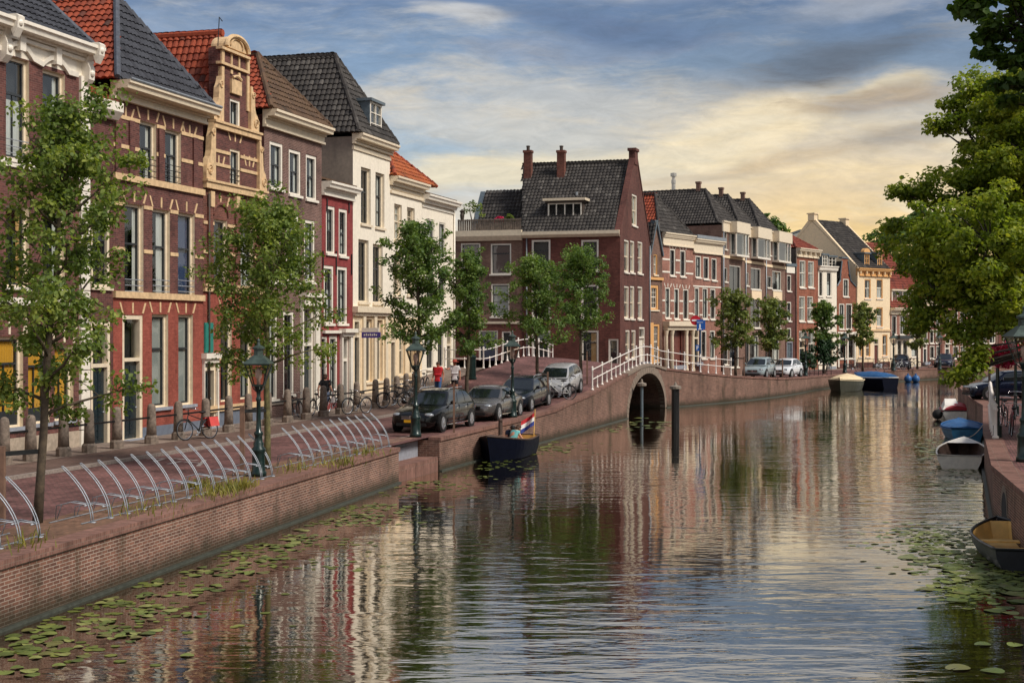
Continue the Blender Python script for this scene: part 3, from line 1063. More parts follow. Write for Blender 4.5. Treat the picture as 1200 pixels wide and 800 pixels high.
# ------------------------------------------------------------------ building kit
class Fr:
 """vertical facade plane: origin (x, y), unit direction left to right as seen from outside; n points outwards"""
 def __init__(s, O, d, zg=1.15):
  s.O = Vector((O[0], O[1], 0))
  d = Vector((d[0], d[1], 0)).normalized()
  s.e, s.n, s.zg = d, Vector((d.y, -d.x, 0)), zg

 def w(s, a, d=0.0, z=0.0):
  return s.O + s.e * a + s.n * d + Vector((0, 0, z))

 def s(s, px, d=0.0):
  k = (px - CX) / FPX
  Q = s.O + s.n * d
  return (k * Q.y - Q.x) / (s.e.x - k * s.e.y)

 def z(s, px, py, d=0.0):
  Q = s.O + s.n * d
  return CAMH - (py - CY) / FPX * (Q.y + s.e.y * s.s(px, d))

 def box(s, mb, s0, s1, d0, d1, z0, z1, mi=0):
  mb.box8([s.w(s0, d1, z0), s.w(s1, d1, z0), s.w(s1, d0, z0), s.w(s0, d0, z0), s.w(s0, d1, z1), s.w(s1, d1, z1), s.w(s1, d0, z1), s.w(s0, d0, z1)], mi)

def clip(poly, axis, val, keep_less):
 out = []
 n = len(poly)
 for i in range(n):
  p, q = poly[i], poly[(i + 1) % n]
  ip = (p[axis] <= val) if keep_less else (p[axis] >= val)
  iq = (q[axis] <= val) if keep_less else (q[axis] >= val)
  if ip: out.append(p)
  if ip != iq:
   t = (val - p[axis]) / (q[axis] - p[axis])
   out.append((p[0] + (q[0] - p[0]) * t, p[1] + (q[1] - p[1]) * t))
 return out if len(out) > 2 else None

def subtract(polys, r):
 s0, s1, z0, z1 = r
 out = []
 for p in polys:
  if max(x for x, _ in p) <= s0 or min(x for x, _ in p) >= s1 or max(y for _, y in p) <= z0 or min(y for _, y in p) >= z1:
   out.append(p)
   continue
  a = clip(p, 0, s0, True)
  if a: out.append(a)
  a = clip(p, 0, s1, False)
  if a: out.append(a)
  m = clip(p, 0, s0, False)
  m = m and clip(m, 0, s1, True)
  if m:
   a = clip(m, 1, z0, True)
   if a: out.append(a)
   a = clip(m, 1, z1, False)
   if a: out.append(a)
 return [p for p in out if max(x for x, _ in p) - min(x for x, _ in p) > 1e-4 and max(y for _, y in p) - min(y for _, y in p) > 1e-4]

def front(mb, fr, outlines, ops, d=0.0, reveal=0.45, mi=0, zones=None, rmi=None):
 """wall front with real openings; outlines: convex polygons in (s, z); zones: [(z_top, material index)...] from below"""
 polys = [list(o) for o in outlines]
 for o in ops: polys = subtract(polys, o)
 zl = zones or [(1e9, mi)]
 lo = -1e9
 for hi, zmi in zl:
  for p in polys:
   q = clip(p, 1, lo, False) if min(y for _, y in p) < lo else p
   q = q and (clip(q, 1, hi, True) if max(y for _, y in q) > hi else q)
   if q: mb.poly([fr.w(x, d, y) for x, y in q], zmi)
  lo = hi
 for s0, s1, z0, z1 in ops:
  zm = (z0 + z1) / 2
  k = rmi if rmi is not None else next(m for h, m in zl if zm <= h)
  for (a, b) in (((s0, z0), (s0, z1)), ((s1, z0), (s1, z1)), ((s0, z0), (s1, z0)), ((s0, z1), (s1, z1))):
   mb.poly([fr.w(a[0], d, a[1]), fr.w(b[0], d, b[1]), fr.w(b[0], d - reveal, b[1]), fr.w(a[0], d - reveal, a[1])], k)

def window(h, fr, o, frame='cream_paint', sash='dark_sash', fw=0.10, split=0.42, mull=1, grid=None, sill='cream_paint', curtain=None, ctype='sides',
    rails=0, deep=0.15, d=0.0, name='window', panel=None, trim=0.0, sillw=0.08, inset=0.03):
 """one window: frame mesh with sash, pane, sill, curtain, rail below it"""
 s0, s1, z0, z1 = o
 if curtain is None:
  k = R.random()
  curtain, ctype = ('net_curtain', 'sides') if k < 0.3 else (('net_curtain', 'low') if k < 0.4 else (('grey_blind', 'top') if k < 0.52 else (None, ctype)))
 w, hh = s1 - s0, z1 - z0
 fw = min(fw, w * 0.16)
 mb = MB()
 deep = max(deep, inset + 0.08)
 fr.box(mb, s0, s0 + fw, d - deep - 0.06, d - inset, z0, z1)
 fr.box(mb, s1 - fw, s1, d - deep - 0.06, d - inset, z0, z1)
 fr.box(mb, s0 + fw, s1 - fw, d - deep - 0.06, d - inset - 0.005, z1 - fw, z1)
 fr.box(mb, s0 + fw, s1 - fw, d - deep - 0.06, d - inset - 0.005, z0, z0 + fw * 0.6)
 if trim:
  for a, b, c, e in ((s0 - trim, s0, z0, z1 + trim), (s1, s1 + trim, z0, z1 + trim), (s0, s1, z1, z1 + trim)):
   fr.box(mb, a, b, d + 0.002, d + 0.035, c, e)
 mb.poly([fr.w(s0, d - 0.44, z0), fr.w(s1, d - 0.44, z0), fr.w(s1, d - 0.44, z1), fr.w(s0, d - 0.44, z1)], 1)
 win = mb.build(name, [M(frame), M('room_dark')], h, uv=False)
 a0, a1, b0, b1 = s0 + fw, s1 - fw, z0 + fw * 0.6, z1 - fw
 zb = b0 + (b1 - b0) * (1 - split)
 mb = MB()
 t = 0.045
 for x0, x1 in ((a0, a0 + t), (a1 - t, a1)): fr.box(mb, x0, x1, d - deep - 0.03, d - deep + 0.03, b0, b1)
 for y0, y1 in ((b0, b0 + t * 1.3), (b1 - t, b1)): fr.box(mb, a0 + t, a1 - t, d - deep - 0.03, d - deep + 0.03, y0, y1)
 if split: fr.box(mb, a0 + t, a1 - t, d - deep - 0.035, d - deep + 0.04, zb - 0.035, zb + 0.035)
 g = grid or ((mull + 1, 1, 1) if split else (mull + 1, 1, 1))
 for k in range(1, g[0]):
  x = a0 + (a1 - a0) * k / g[0]
  top = (zb if (mull == 1 and not grid and split) else b1)
  fr.box(mb, x - 0.018, x + 0.018, d - deep - 0.02, d - deep + 0.022, b0 + t, top - 0.03)
 for n_, y0, y1 in ((g[1], zb, b1), (g[2], b0, zb)):
  for k in range(1, n_):
   y = y0 + (y1 - y0) * k / n_
   fr.box(mb, a0 + t, a1 - t, d - deep - 0.018, d - deep + 0.019, y - 0.015, y + 0.015)
 mb.build('sash', M(sash), win, uv=False)
 mb = MB()
 mb.poly([fr.w(a0, d - deep, b0), fr.w(a1, d - deep, b0), fr.w(a1, d - deep, b1), fr.w(a0, d - deep, b1)])
 mb.build('pane', M('glass'), win, uv=False, recalc=False)
 if sill:
  mb = MB()
  fr.box(mb, s0 - sillw, s1 + sillw, d - 0.05, d + 0.09, z0 - 0.11, z0 - 0.002)
  mb.build('sill', M(sill), win, uv=False)
 if curtain:
  mb = MB()
  dd = d - deep - 0.045
  if ctype == 'full': strips = [(a0, a1, b0, b1)]
  elif ctype == 'sides': strips = [(a0, a0 + 0.24 * (a1 - a0), b0, b1), (a1 - 0.24 * (a1 - a0), a1, b0, b1)]
  elif ctype == 'low': strips = [(a0, a1, b0, b0 + 0.6 * (b1 - b0))]
  elif ctype == 'top': strips = [(a0, a1, zb, b1)]
  else: strips = [(a1 - 0.45 * (a1 - a0), a1, b0, b1)]
  for x0, x1, y0, y1 in strips:
   mb.poly([fr.w(x0, dd, y0), fr.w(x1, dd, y0), fr.w(x1, dd, y1), fr.w(x0, dd, y1)])
  mb.build('curtain', M(curtain), win, recalc=False)
 if panel:
  mb = MB()
  fr.box(mb, a0, a1, d - deep + 0.035, d - deep + 0.06, b0, b0 + panel)
  mb.build('panel', M('dark_sash'), win, uv=False)
 if rails:
  mb = MB()
  for k in range(rails):
   zz = z0 + 0.16 + k * 0.2
   mb.tube([fr.w(s0 + 0.02, d + 0.0, zz), fr.w(s1 - 0.02, d + 0.0, zz)], 0.016, 5)
  mb.build('window_rail', M('black_iron' if rails > 3 else 'galvanised'), win, uv=False)
 return win

def door(h, fr, o, frame='cream_paint', leaf='dark_door', trans=0.28, fw=0.13, d=0.0, step=True, glazed=0.0, double=False):
 s0, s1, z0, z1 = o
 mb = MB()
 fr.box(mb, s0, s0 + fw, d - 0.22, d - 0.02, z0, z1)
 fr.box(mb, s1 - fw, s1, d - 0.22, d - 0.02, z0, z1)
 fr.box(mb, s0 + fw, s1 - fw, d - 0.22, d - 0.025, z1 - fw, z1)
 zt = z1 - (z1 - z0) * trans
 if trans: fr.box(mb, s0 + fw, s1 - fw, d - 0.22, d - 0.01, zt - 0.06, zt + 0.06)
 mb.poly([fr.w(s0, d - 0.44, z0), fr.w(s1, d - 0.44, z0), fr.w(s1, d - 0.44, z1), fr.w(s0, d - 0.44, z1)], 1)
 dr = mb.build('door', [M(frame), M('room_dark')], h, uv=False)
 a0, a1 = s0 + fw, s1 - fw
 zt2 = zt - 0.06 if trans else z1 - fw
 mb = MB()
 fr.box(mb, a0, a1, d - 0.21, d - 0.16, z0, zt2)
 cols = [(a0, (a0 + a1) / 2), ((a0 + a1) / 2, a1)]
 for x0, x1 in cols:
  for f0, f1 in ((0.06, 0.3), (0.36, 0.62), (0.68, 0.94)):
   fr.box(mb, x0 + 0.07, x1 - 0.07, d - 0.161, d - 0.14, z0 + (zt2 - z0) * f0, z0 + (zt2 - z0) * f1)
 mb.build('door_leaf', M(leaf), dr, uv=False)
 if trans:
  mb = MB()
  mb.poly([fr.w(a0, d - 0.15, zt + 0.06), fr.w(a1, d - 0.15, zt + 0.06), fr.w(a1, d - 0.15, z1 - fw), fr.w(a0, d - 0.15, z1 - fw)])
  mb.build('fanlight', M('glass'), dr, uv=False, recalc=False)
 mb = MB()
 mb.ball(fr.w(a1 - 0.1, d - 0.11, z0 + 1.05), 0.035, 8, 6)
 mb.build('handle', M('galvanised'), dr, uv=False)
 if step:
  mb = MB()
  fr.box(mb, s0 - 0.1, s1 + 0.1, d - 0.1, d + 0.35, z0 - 0.3, z0 - 0.003)
  mb.build('doorstep', M('bluestone'), dr, uv=False)
 return dr

def cornice(h, fr, s0, s1, ztop, hh, proj, mat='cream_paint', ov=0.25, d=0.0, name='cornice', dentils=False, simple=False):
 if simple:
  prof = [(0, 0), (proj, 0), (proj, -hh * 0.55), (proj * 0.5, -hh), (0, -hh)]
 else:
  prof = [(-0.02, 0), (proj, 0), (proj, -0.10), (proj - 0.07, -0.13), (proj - 0.10, -0.27), (0.20, -0.275), (0.20, -0.36), (0.11, -0.37), (0.09, -hh + 0.12), (0.16, -hh + 0.10), (0.16, -hh), (-0.02, -hh)]
 mb = MB()
 mb.prism([fr.w(s0 - ov, d + a, ztop + b) for a, b in prof], fr.e * (s1 - s0 + 2 * ov))
 if dentils:
  n = int((s1 - s0) / 0.22)
  for k in range(n):
   a = s0 + (s1 - s0) * (k + 0.25) / n
   fr.box(mb, a, a + 0.11, d + 0.14, d + proj * 0.8, ztop - 0.42, ztop - 0.302)
 return mb.build(name, M(mat), h, uv=False)

def band(mb, fr, s0, s1, zc, hh, proj=0.03, skip=(), d=0.0, mi=0):
 """string course at height zc broken at the openings in skip"""
 segs = [(s0, s1)]
 for o in skip:
  if o[2] < zc + hh / 2 and o[3] > zc - hh / 2:
   nx = []
   for a, b in segs:
    if o[0] - 0.01 > a: nx.append((a, min(b, o[0] - 0.01)))
    if o[1] + 0.01 < b: nx.append((max(a, o[1] + 0.01), b))
   segs = [(a, b) for a, b in nx if b - a > 0.03]
 for a, b in segs:
  fr.box(mb, a, b, d - 0.05, d + proj, zc - hh / 2, zc + hh / 2, mi)

def keystones(mb, fr, o, d=0.0, n=3, hh=0.36, mi=0):
 """light voussoirs fanned over an opening"""
 s0, s1, z1 = o[0], o[1], o[3]
 for k in range(n):
  t = k / (n - 1) if n > 1 else 0.5
  x = s0 + (s1 - s0) * t
  lean = (t - 0.5) * 0.35
  w = 0.048
  mb.box8([fr.w(x - w, d + 0.02, z1 + 0.06), fr.w(x + w, d + 0.02, z1 + 0.06), fr.w(x + w, d - 0.05, z1 + 0.06), fr.w(x - w, d - 0.05, z1 + 0.06),
      fr.w(x - w + lean, d + 0.02, z1 + 0.06 + hh), fr.w(x + w + lean, d + 0.02, z1 + 0.06 + hh), fr.w(x + w + lean, d - 0.05, z1 + 0.06 + hh), fr.w(x - w + lean, d - 0.05, z1 + 0.06 + hh)], mi)

def shell(h, fr, s0, s1, z0, z1, depth, mats, ops, outlines=None, zones=None, side_mi=0, name='wall', gap=0.006, rmi=None, jamb=None):
 """front with openings, plain sides and back"""
 mb = MB()
 a, b = s0 + gap, s1 - gap
 if jamb:
  mats = list(mats) + [jamb]
  rmi = len(mats) - 1
 front(mb, fr, outlines or [[(a, z0), (b, z0), (b, z1), (a, z1)]], ops, zones=zones, rmi=rmi)
 for s_ in (a, b):
  mb.poly([fr.w(s_, 0, z0), fr.w(s_, -depth, z0), fr.w(s_, -depth, z1), fr.w(s_, 0, z1)], side_mi)
 mb.poly([fr.w(a, -depth, z0), fr.w(b, -depth, z0), fr.w(b, -depth, z1), fr.w(a, -depth, z1)], side_mi)
 mb.poly([fr.w(a, -0.5, z1 - 0.05), fr.w(b, -0.5, z1 - 0.05), fr.w(b, -depth, z1 - 0.05), fr.w(a, -depth, z1 - 0.05)], side_mi)
 return mb.build(name, [M(m) for m in mats], h)

def tile_slope(mbv, mbf, P0, eu, ev, poly, tw=0.26, th=0.34, seg=3):
 """pantile courses over the polygon poly (list of (u, v)) on the plane P0 + eu*u + ev*v; appends to vertex and face lists"""
 n = eu.cross(ev).normalized()
 vmin, vmax = min(v for _, v in poly), max(v for _, v in poly)
 rows = int(math.ceil((vmax - vmin) / th))
 for r in range(rows):
  v0 = vmin + r * th
  vm = min(vmax - 1e-3, v0 + th * 0.5)
  xs = []
  m = len(poly)
  for i in range(m):
   (u0, w0), (u1, w1) = poly[i], poly[(i + 1) % m]
   if (w0 <= vm) != (w1 <= vm):
    xs.append(u0 + (u1 - u0) * (vm - w0) / (w1 - w0))
  if len(xs) < 2: continue
  ua, ub = min(xs), max(xs)
  k0, k1 = int(math.floor(ua / tw)), int(math.ceil(ub / tw))
  for k in range(k0, k1):
   c = (k + 0.5) * tw
   if c < ua or c > ub: continue
   j = R.uniform(-0.012, 0.012)
   b = len(mbv)
   for vv, lift in ((v0 + j, 0.075), (v0 + th + 0.03 + j, 0.02)):
    for s_ in range(seg + 1):
     t = s_ / seg
     hgt = lift + 0.065 * math.sin(t * math.pi) - 0.02
     p = P0 + eu * (k * tw + t * tw * 0.985) + ev * vv + n * hgt
     mbv.append(tuple(p))
   for s_ in range(seg + 1):     # front lip of the course
    p = Vector(mbv[b + s_]) - n * 0.07
    mbv.append(tuple(p))
   for s_ in range(seg):
    mbf.append((b + s_, b + s_ + 1, b + seg + 2 + s_, b + seg + 1 + s_))
    mbf.append((b + 2 * seg + 2 + s_, b + 2 * seg + 3 + s_, b + s_ + 1, b + s_))

def tiled_roof_part(h, name, slopes, mat, seg=3, tw=0.26, th=0.34):
 """slopes: list of (P0, eu, ev, poly) in world space"""
 V, Fc = [], []
 L = root_of(h).location
 for P0, eu, ev, poly in slopes:
  P0 = P0 - L
  tile_slope(V, Fc, P0, eu, ev, poly, tw, th, seg)
  b = len(V)
  for u, v in poly: V.append(tuple(P0 + eu * u + ev * v))
  if len(poly) == 4: Fc.append((b, b + 1, b + 2, b + 3))
  else: Fc.append((b, b + 1, b + 2, b + 2 + 0) if False else (b, b + 1, b + 2, b + 2))
 me = bpy.data.meshes.new(name)
 Fc = [f if f[2] != f[3] else f[:3] for f in Fc]
 me.from_pydata(V, [], Fc)
 me.materials.append(M(mat))
 me.update()
 o = bpy.data.objects.new(name, me)
 COL.objects.link(o)
 o.parent = h
 return o

def hip_roof(h, fr, s0, s1, z0, zr, hip, length, mat_side, mat_hip, ridge_s=None, d0=0.0, caps='lead', seg=3, mat_right=None, back=True):
 """ridge runs away from the street; hipped at the street end. d0: eave plane offset"""
 sm = ridge_s if ridge_s is not None else (s0 + s1) / 2
 A, B = fr.w(s0, d0, z0), fr.w(s1, d0, z0)
 A2, B2 = fr.w(s0, d0 - length, z0), fr.w(s1, d0 - length, z0)
 T, T2 = fr.w(sm, d0 - hip, zr), fr.w(sm, d0 - length, zr)
 parts = []
 # front hip
 eu = (B - A).normalized()
 mid = fr.w(sm, d0, z0)
 ev = (T - mid); lv = ev.length; ev = ev.normalized()
 um = (mid - A).length
 parts.append(tiled_roof_part(h, 'roof', [(A, eu, ev, [(0, 0), ((B - A).length, 0), (um, lv)])], mat_hip, seg))
 for P, Q, sgn, m in ((A2, A, 1, mat_side), (B, B2, 1, mat_right or mat_side)):
  eu = (Q - P).normalized()
  foot = P + eu * ((T if True else T) - P).dot(eu)
  ft = P + eu * (T - P).dot(eu)
  up = (T - ft); lv = up.length; ev = up.normalized()
  uT, uT2 = (T - P).dot(eu), (T2 - P).dot(eu)
  L_ = (Q - P).length
  poly = [(0, 0), (L_, 0), (max(uT, uT2), lv), (min(uT, uT2), lv)]
  parts.append(tiled_roof_part(h, 'roof', [(P, eu, ev, poly)], m, seg))
 mb = MB()
 for p, q in ((A, T), (B, T), (T, T2)):
  n = max(2, int((q - p).length / 0.38))
  for k in range(n):
   a, b = p.lerp(q, k / n), p.lerp(q, (k + 1.08) / n)
   mb.tube([a + Vector((0, 0, 0.05)), b + Vector((0, 0, 0.085))], [0.10, 0.115], 7)
 mb.build('ridge_tiles', M(caps), h, uv=False)
 mb = MB()
 mb.poly([A2, B2, T2])
 mb.build('rear_gable', M('brick_dull'), h)
 return parts

def gable_roof_parallel(h, fr, s0, s1, z0, zr, depth, mat, seg=3, d0=0.0, caps='lead', mat_back=None):
 """ridge parallel to the facade"""
 A, B = fr.w(s0, d0, z0), fr.w(s1, d0, z0)
 up = fr.w(s0, d0 - depth / 2, zr) - A
 eu, lv, ev = (B - A).normalized(), up.length, up.normalized()
 L_ = (B - A).length
 r = tiled_roof_part(h, 'roof', [(A, eu, ev, [(0, 0), (L_, 0), (L_, lv), (0, lv)])], mat, seg)
 A2, B2 = fr.w(s1, d0 - depth, z0), fr.w(s0, d0 - depth, z0)
 up2 = fr.w(s1, d0 - depth / 2, zr) - A2
 tiled_roof_part(h, 'roof', [(A2, (B2 - A2).normalized(), up2.normalized(), [(0, 0), (L_, 0), (L_, up2.length), (0, up2.length)])], mat_back or mat, 2)
 mb = MB()
 p, q = fr.w(s0, d0 - depth / 2, zr), fr.w(s1, d0 - depth / 2, zr)
 n = max(2, int(L_ / 0.38))
 for k in range(n):
  mb.tube([p.lerp(q, k / n) + Vector((0, 0, 0.05)), p.lerp(q, (k + 1.06) / n) + Vector((0, 0, 0.07))], [0.13, 0.145], 7)
 mb.build('ridge_tiles', M(caps), h, uv=False)
 return r

def chimney(h, c, w, dpt, z0, z1, mat='brick_redbrown', fr=None, pot=True, cap=None, parent=None):
 mb = MB()
 e, n = (fr.e, fr.n) if fr else (Vector((1, 0, 0)), Vector((0, -1, 0)))
 def P(a, b, z): return Vector((c[0], c[1], 0)) + e * a + n * b + Vector((0, 0, z))
 def bx(w_, d_, a, b): mb.box8([P(-w_, d_, a), P(w_, d_, a), P(w_, -d_, a), P(-w_, -d_, a), P(-w_, d_, b), P(w_, d_, b), P(w_, -d_, b), P(-w_, -d_, b)])
 bx(w / 2, dpt / 2, z0, z1 - 0.18)
 bx(w / 2 + 0.05, dpt / 2 + 0.05, z1 - 0.178, z1)
 o = mb.build('chimney', M(mat), parent or h)
 if pot:
  mb = MB()
  mb.lathe([(0.12, 0), (0.12, 0.25), (0.15, 0.27), (0.15, 0.33), (0.09, 0.35)], (c[0], c[1], z1 + 0.002), 10)
  mb.build('chimney_pot', M('tile_brown' if False else 'dark_wood'), o, uv=False)
 return o

def pipe(h, fr, s_, z0, z1, d=0.07, r=0.05, mat='lead'):
 mb = MB()
 mb.tube([fr.w(s_, d, z0), fr.w(s_, d, z1)], r, 8)
 return mb.build('drainpipe', M(mat), h, uv=False, smooth=True)

def house(label, fr, s0, s1, name='canal_house', z=1.0, group=None):
 p = fr.w((s0 + s1) / 2, 0, z)
 return thing(name, label, 'house', p, group=group)

def ops_from(fr, specs, d=0.0):
 """(x_left, x_right, y_top, y_bottom) measured on the facade -> (s0, s1, z0, z1)"""
 out = []
 for x0, x1, yt, yb in specs:
  xm = (x0 + x1) / 2
  out.append((fr.s(x0, d), fr.s(x1, d), fr.z(xm, yb, d), fr.z(xm, yt, d)))
 return out

def ridge_from_px(fr, sm, px, py):
 """where the sight line through the pixel meets the vertical plane s = sm: depth behind the facade, and height"""
 k = (px - CX) / FPX
 P = fr.O + fr.e * sm
 # P + n*d : X = k*Y
 d = (k * P.y - P.x) / (fr.n.x - k * fr.n.y)
 Y = P.y + fr.n.y * d
 return -d, CAMH - (py - CY) / FPX * Y

# ------------------------------------------------------------------ the row of houses on the left bank
FL = Fr(av(40.0, -26.24)[:2], (0.2756, 0.9613))
GZ = 1.0
PV = 1.22       # pavement level at the facades

def house_pilaster():
 fr = FL
 s0, s1 = fr.s(-95), fr.s(103.5)
 zt = fr.z(104, 48, 0.7)
 zf = fr.z(103, 92)
 h = house('brown brick house with white rusticated corner and yellow curtains, left edge of the photo', fr, s0, s1)
 sp = [(7, 34, 68, 187), (50, 76, 84, 199), (-48, -18, 50, 172), (7, 34, 240, 336), (50, 76, 246, 338), (-48, -18, 230, 336),
    (-6, 27, 394, 501), (33, 58, 400, 496), (64, 86, 404, 492), (-50, -14, 390, 506)]
 ops = ops_from(fr, sp)
 shell(h, fr, s0, s1, GZ, zt - 0.3, 9.0, ['brick_plum', 'stone_plinth', 'white_plaster'], ops, zones=[(fr.z(60, 508), 1), (zf, 0), (99, 2)], jamb='cream_paint')
 for i, o in enumerate(ops):
  g = i >= 6
  window(h, fr, o, fw=0.1, inset=0.12, split=0.34 if not g else 0.28, mull=1, curtain='ochre_curtain' if i in (3,) else ('yellow_curtain' if g else None),
     ctype='full' if g else 'sides', rails=3 if i < 3 else 0, sill='white_paint' if not g else 'bluestone', panel=0.42 if g else None)
 # waved hood mould under the frieze
 mb = MB()
 seq = []
 for o in sorted(ops[:3]):
  c, w = (o[0] + o[1]) / 2, (o[1] - o[0]) / 2 + 0.1
  for k in range(-6, 7):
   t = k / 6
   seq.append((c + t * w, o[3] + 0.02 + 0.32 * (1 - t * t)))
 seq = [(s0, seq[0][1])] + seq + [(s1 - 0.7, seq[-1][1])]
 for (a, za), (b, zb) in zip(seq, seq[1:]):
  if b - a < 1e-3: continue
  mb.box8([fr.w(a, 0.10, za), fr.w(b, 0.10, zb), fr.w(b, -0.05, zb), fr.w(a, -0.05, za), fr.w(a, 0.12, za + 0.15), fr.w(b, 0.12, zb + 0.15), fr.w(b, -0.05, zb + 0.15), fr.w(a, -0.05, za + 0.15)])
  mb.poly([fr.w(a, 0.02, za + 0.14), fr.w(b, 0.02, zb + 0.14), fr.w(b, 0.02, zf + 0.6), fr.w(a, 0.02, zf + 0.6)])
 for o in ops[:3]:
  c = (o[0] + o[1]) / 2
  fr.box(mb, c - 0.14, c + 0.14, 0, 0.2, o[3] + 0.2, o[3] + 0.75)
 mb.build('hood_mould', M('white_paint'), h, uv=False)
 cornice(h, fr, s0, s1, zt, 0.5, 0.6, 'white_paint', ov=0.08)
 # rusticated corner strip, block by block, with a scrolled console on top
 mb = MB()
 a, b = fr.s(92.5), fr.s(103)
 z = PV - 0.1
 while z < zf - 0.1:
  fr.box(mb, a, b, -0.05, 0.09, z + 0.015, min(zf, z + 0.62))
  z += 0.635
 mb.build('corner_pilaster', M('white_paint'), h, uv=False)
 for cs in (a + 0.15, fr.s(-2)):
  mb = MB()
  prof = [(0.1, zf - 0.3), (0.28, zf - 0.1), (0.3, zf + 0.25), (0.2, zf + 0.5), (0.34, zf + 0.85), (0.5, zt - 0.55), (0.64, zt - 0.3), (0.68, zt + 0.04), (0.6, zt + 0.1), (0.0, zt + 0.1), (0.0, zf - 0.3)]
  mb.prism([fr.w(cs, p_, z_) for p_, z_ in prof], fr.e * 0.3)
  mb.ball(fr.w(cs + 0.15, 0.6, zt - 0.14), 0.12, 10, 7)
  mb.ball(fr.w(cs + 0.15, 0.26, zf + 0.1), 0.12, 10, 7)
  mb.build('console', M('white_paint'), h, uv=False)
 mb = MB()
 for py0 in (193, 354):
  zc = fr.z(50, py0 + (5 if py0 < 200 else 0))
  band(mb, fr, s0, a - 0.02, zc, 0.22, 0.06, ops)
 mb.build('string_course', M('white_paint'), h, uv=False)
 mb = MB()
 for o in ops[6:]:
  keystones(mb, fr, o, n=3, hh=0.5)
 mb.build('voussoirs', M('cream_paint'), h, uv=False)
 dr, zr = ridge_from_px(fr, s1 - 2.6, 48, -6)
 # steep slate roof, hipped at the right
 A, B = fr.w(s0, 0.3, zt), fr.w(s1 - 0.1, 0.3, zt)
 up = fr.w(s0, -3.2, zt + 3.6) - A
 eu, lv, ev = (B - A).normalized(), up.length, up.normalized()
 L_ = (B - A).length
 tiled_roof_part(h, 'roof', [(A, eu, ev, [(0, 0), (L_, 0), (L_ - 1.6, lv), (0, lv)])], 'tile_slate')
 B2 = fr.w(s1 - 0.1, -9, zt)
 up = fr.w(s1 - 1.7, -9, zt + 3.6) - B2
 tiled_roof_part(h, 'roof', [(B, (B2 - B).normalized(), up.normalized(), [(0, 0), ((B2 - B).length, 0), ((B2 - B).length, up.length), (3.5, up.length)])], 'tile_slate')
 mb = MB()
 mb.tube([B, fr.w(s1 - 1.7, -3.2, zt + 3.62)], 0.14, 7)
 mb.build('ridge_tiles', M('slate'), h, uv=False)

def house_infill():
 fr = FL
 s0, s1 = fr.s(103.5), fr.s(132.5)
 zt = fr.z(104, 111, 0.3)
 h = house('narrow dark brick infill house with low white eave between two taller facades', fr, s0, s1)
 ops = ops_from(fr, [(107, 129, 238, 336)])
 dops = ops_from(fr, [(106.5, 129.5, 376, 521)])
 shell(h, fr, s0, s1, GZ, zt - 0.1, 8.5, ['brick_plum'], ops + dops, gap=0.01)
 window(h, fr, ops[0], fw=0.14, mull=0, rails=0)
 door(h, fr, dops[0], trans=0.36, fw=0.15)
 cornice(h, fr, s0, s1, zt, 0.55, 0.4, 'white_paint', ov=0.0, simple=True)
 mb = MB()
 A = fr.w(s0, 0.2, zt)
 tiled_roof_part(h, 'roof', [(A, fr.e, (fr.w(s0, -4, zt + 2.6) - A).normalized(), [(0, 0), (s1 - s0, 0), (s1 - s0, 4.9), (0, 4.9)])], 'tile_red')

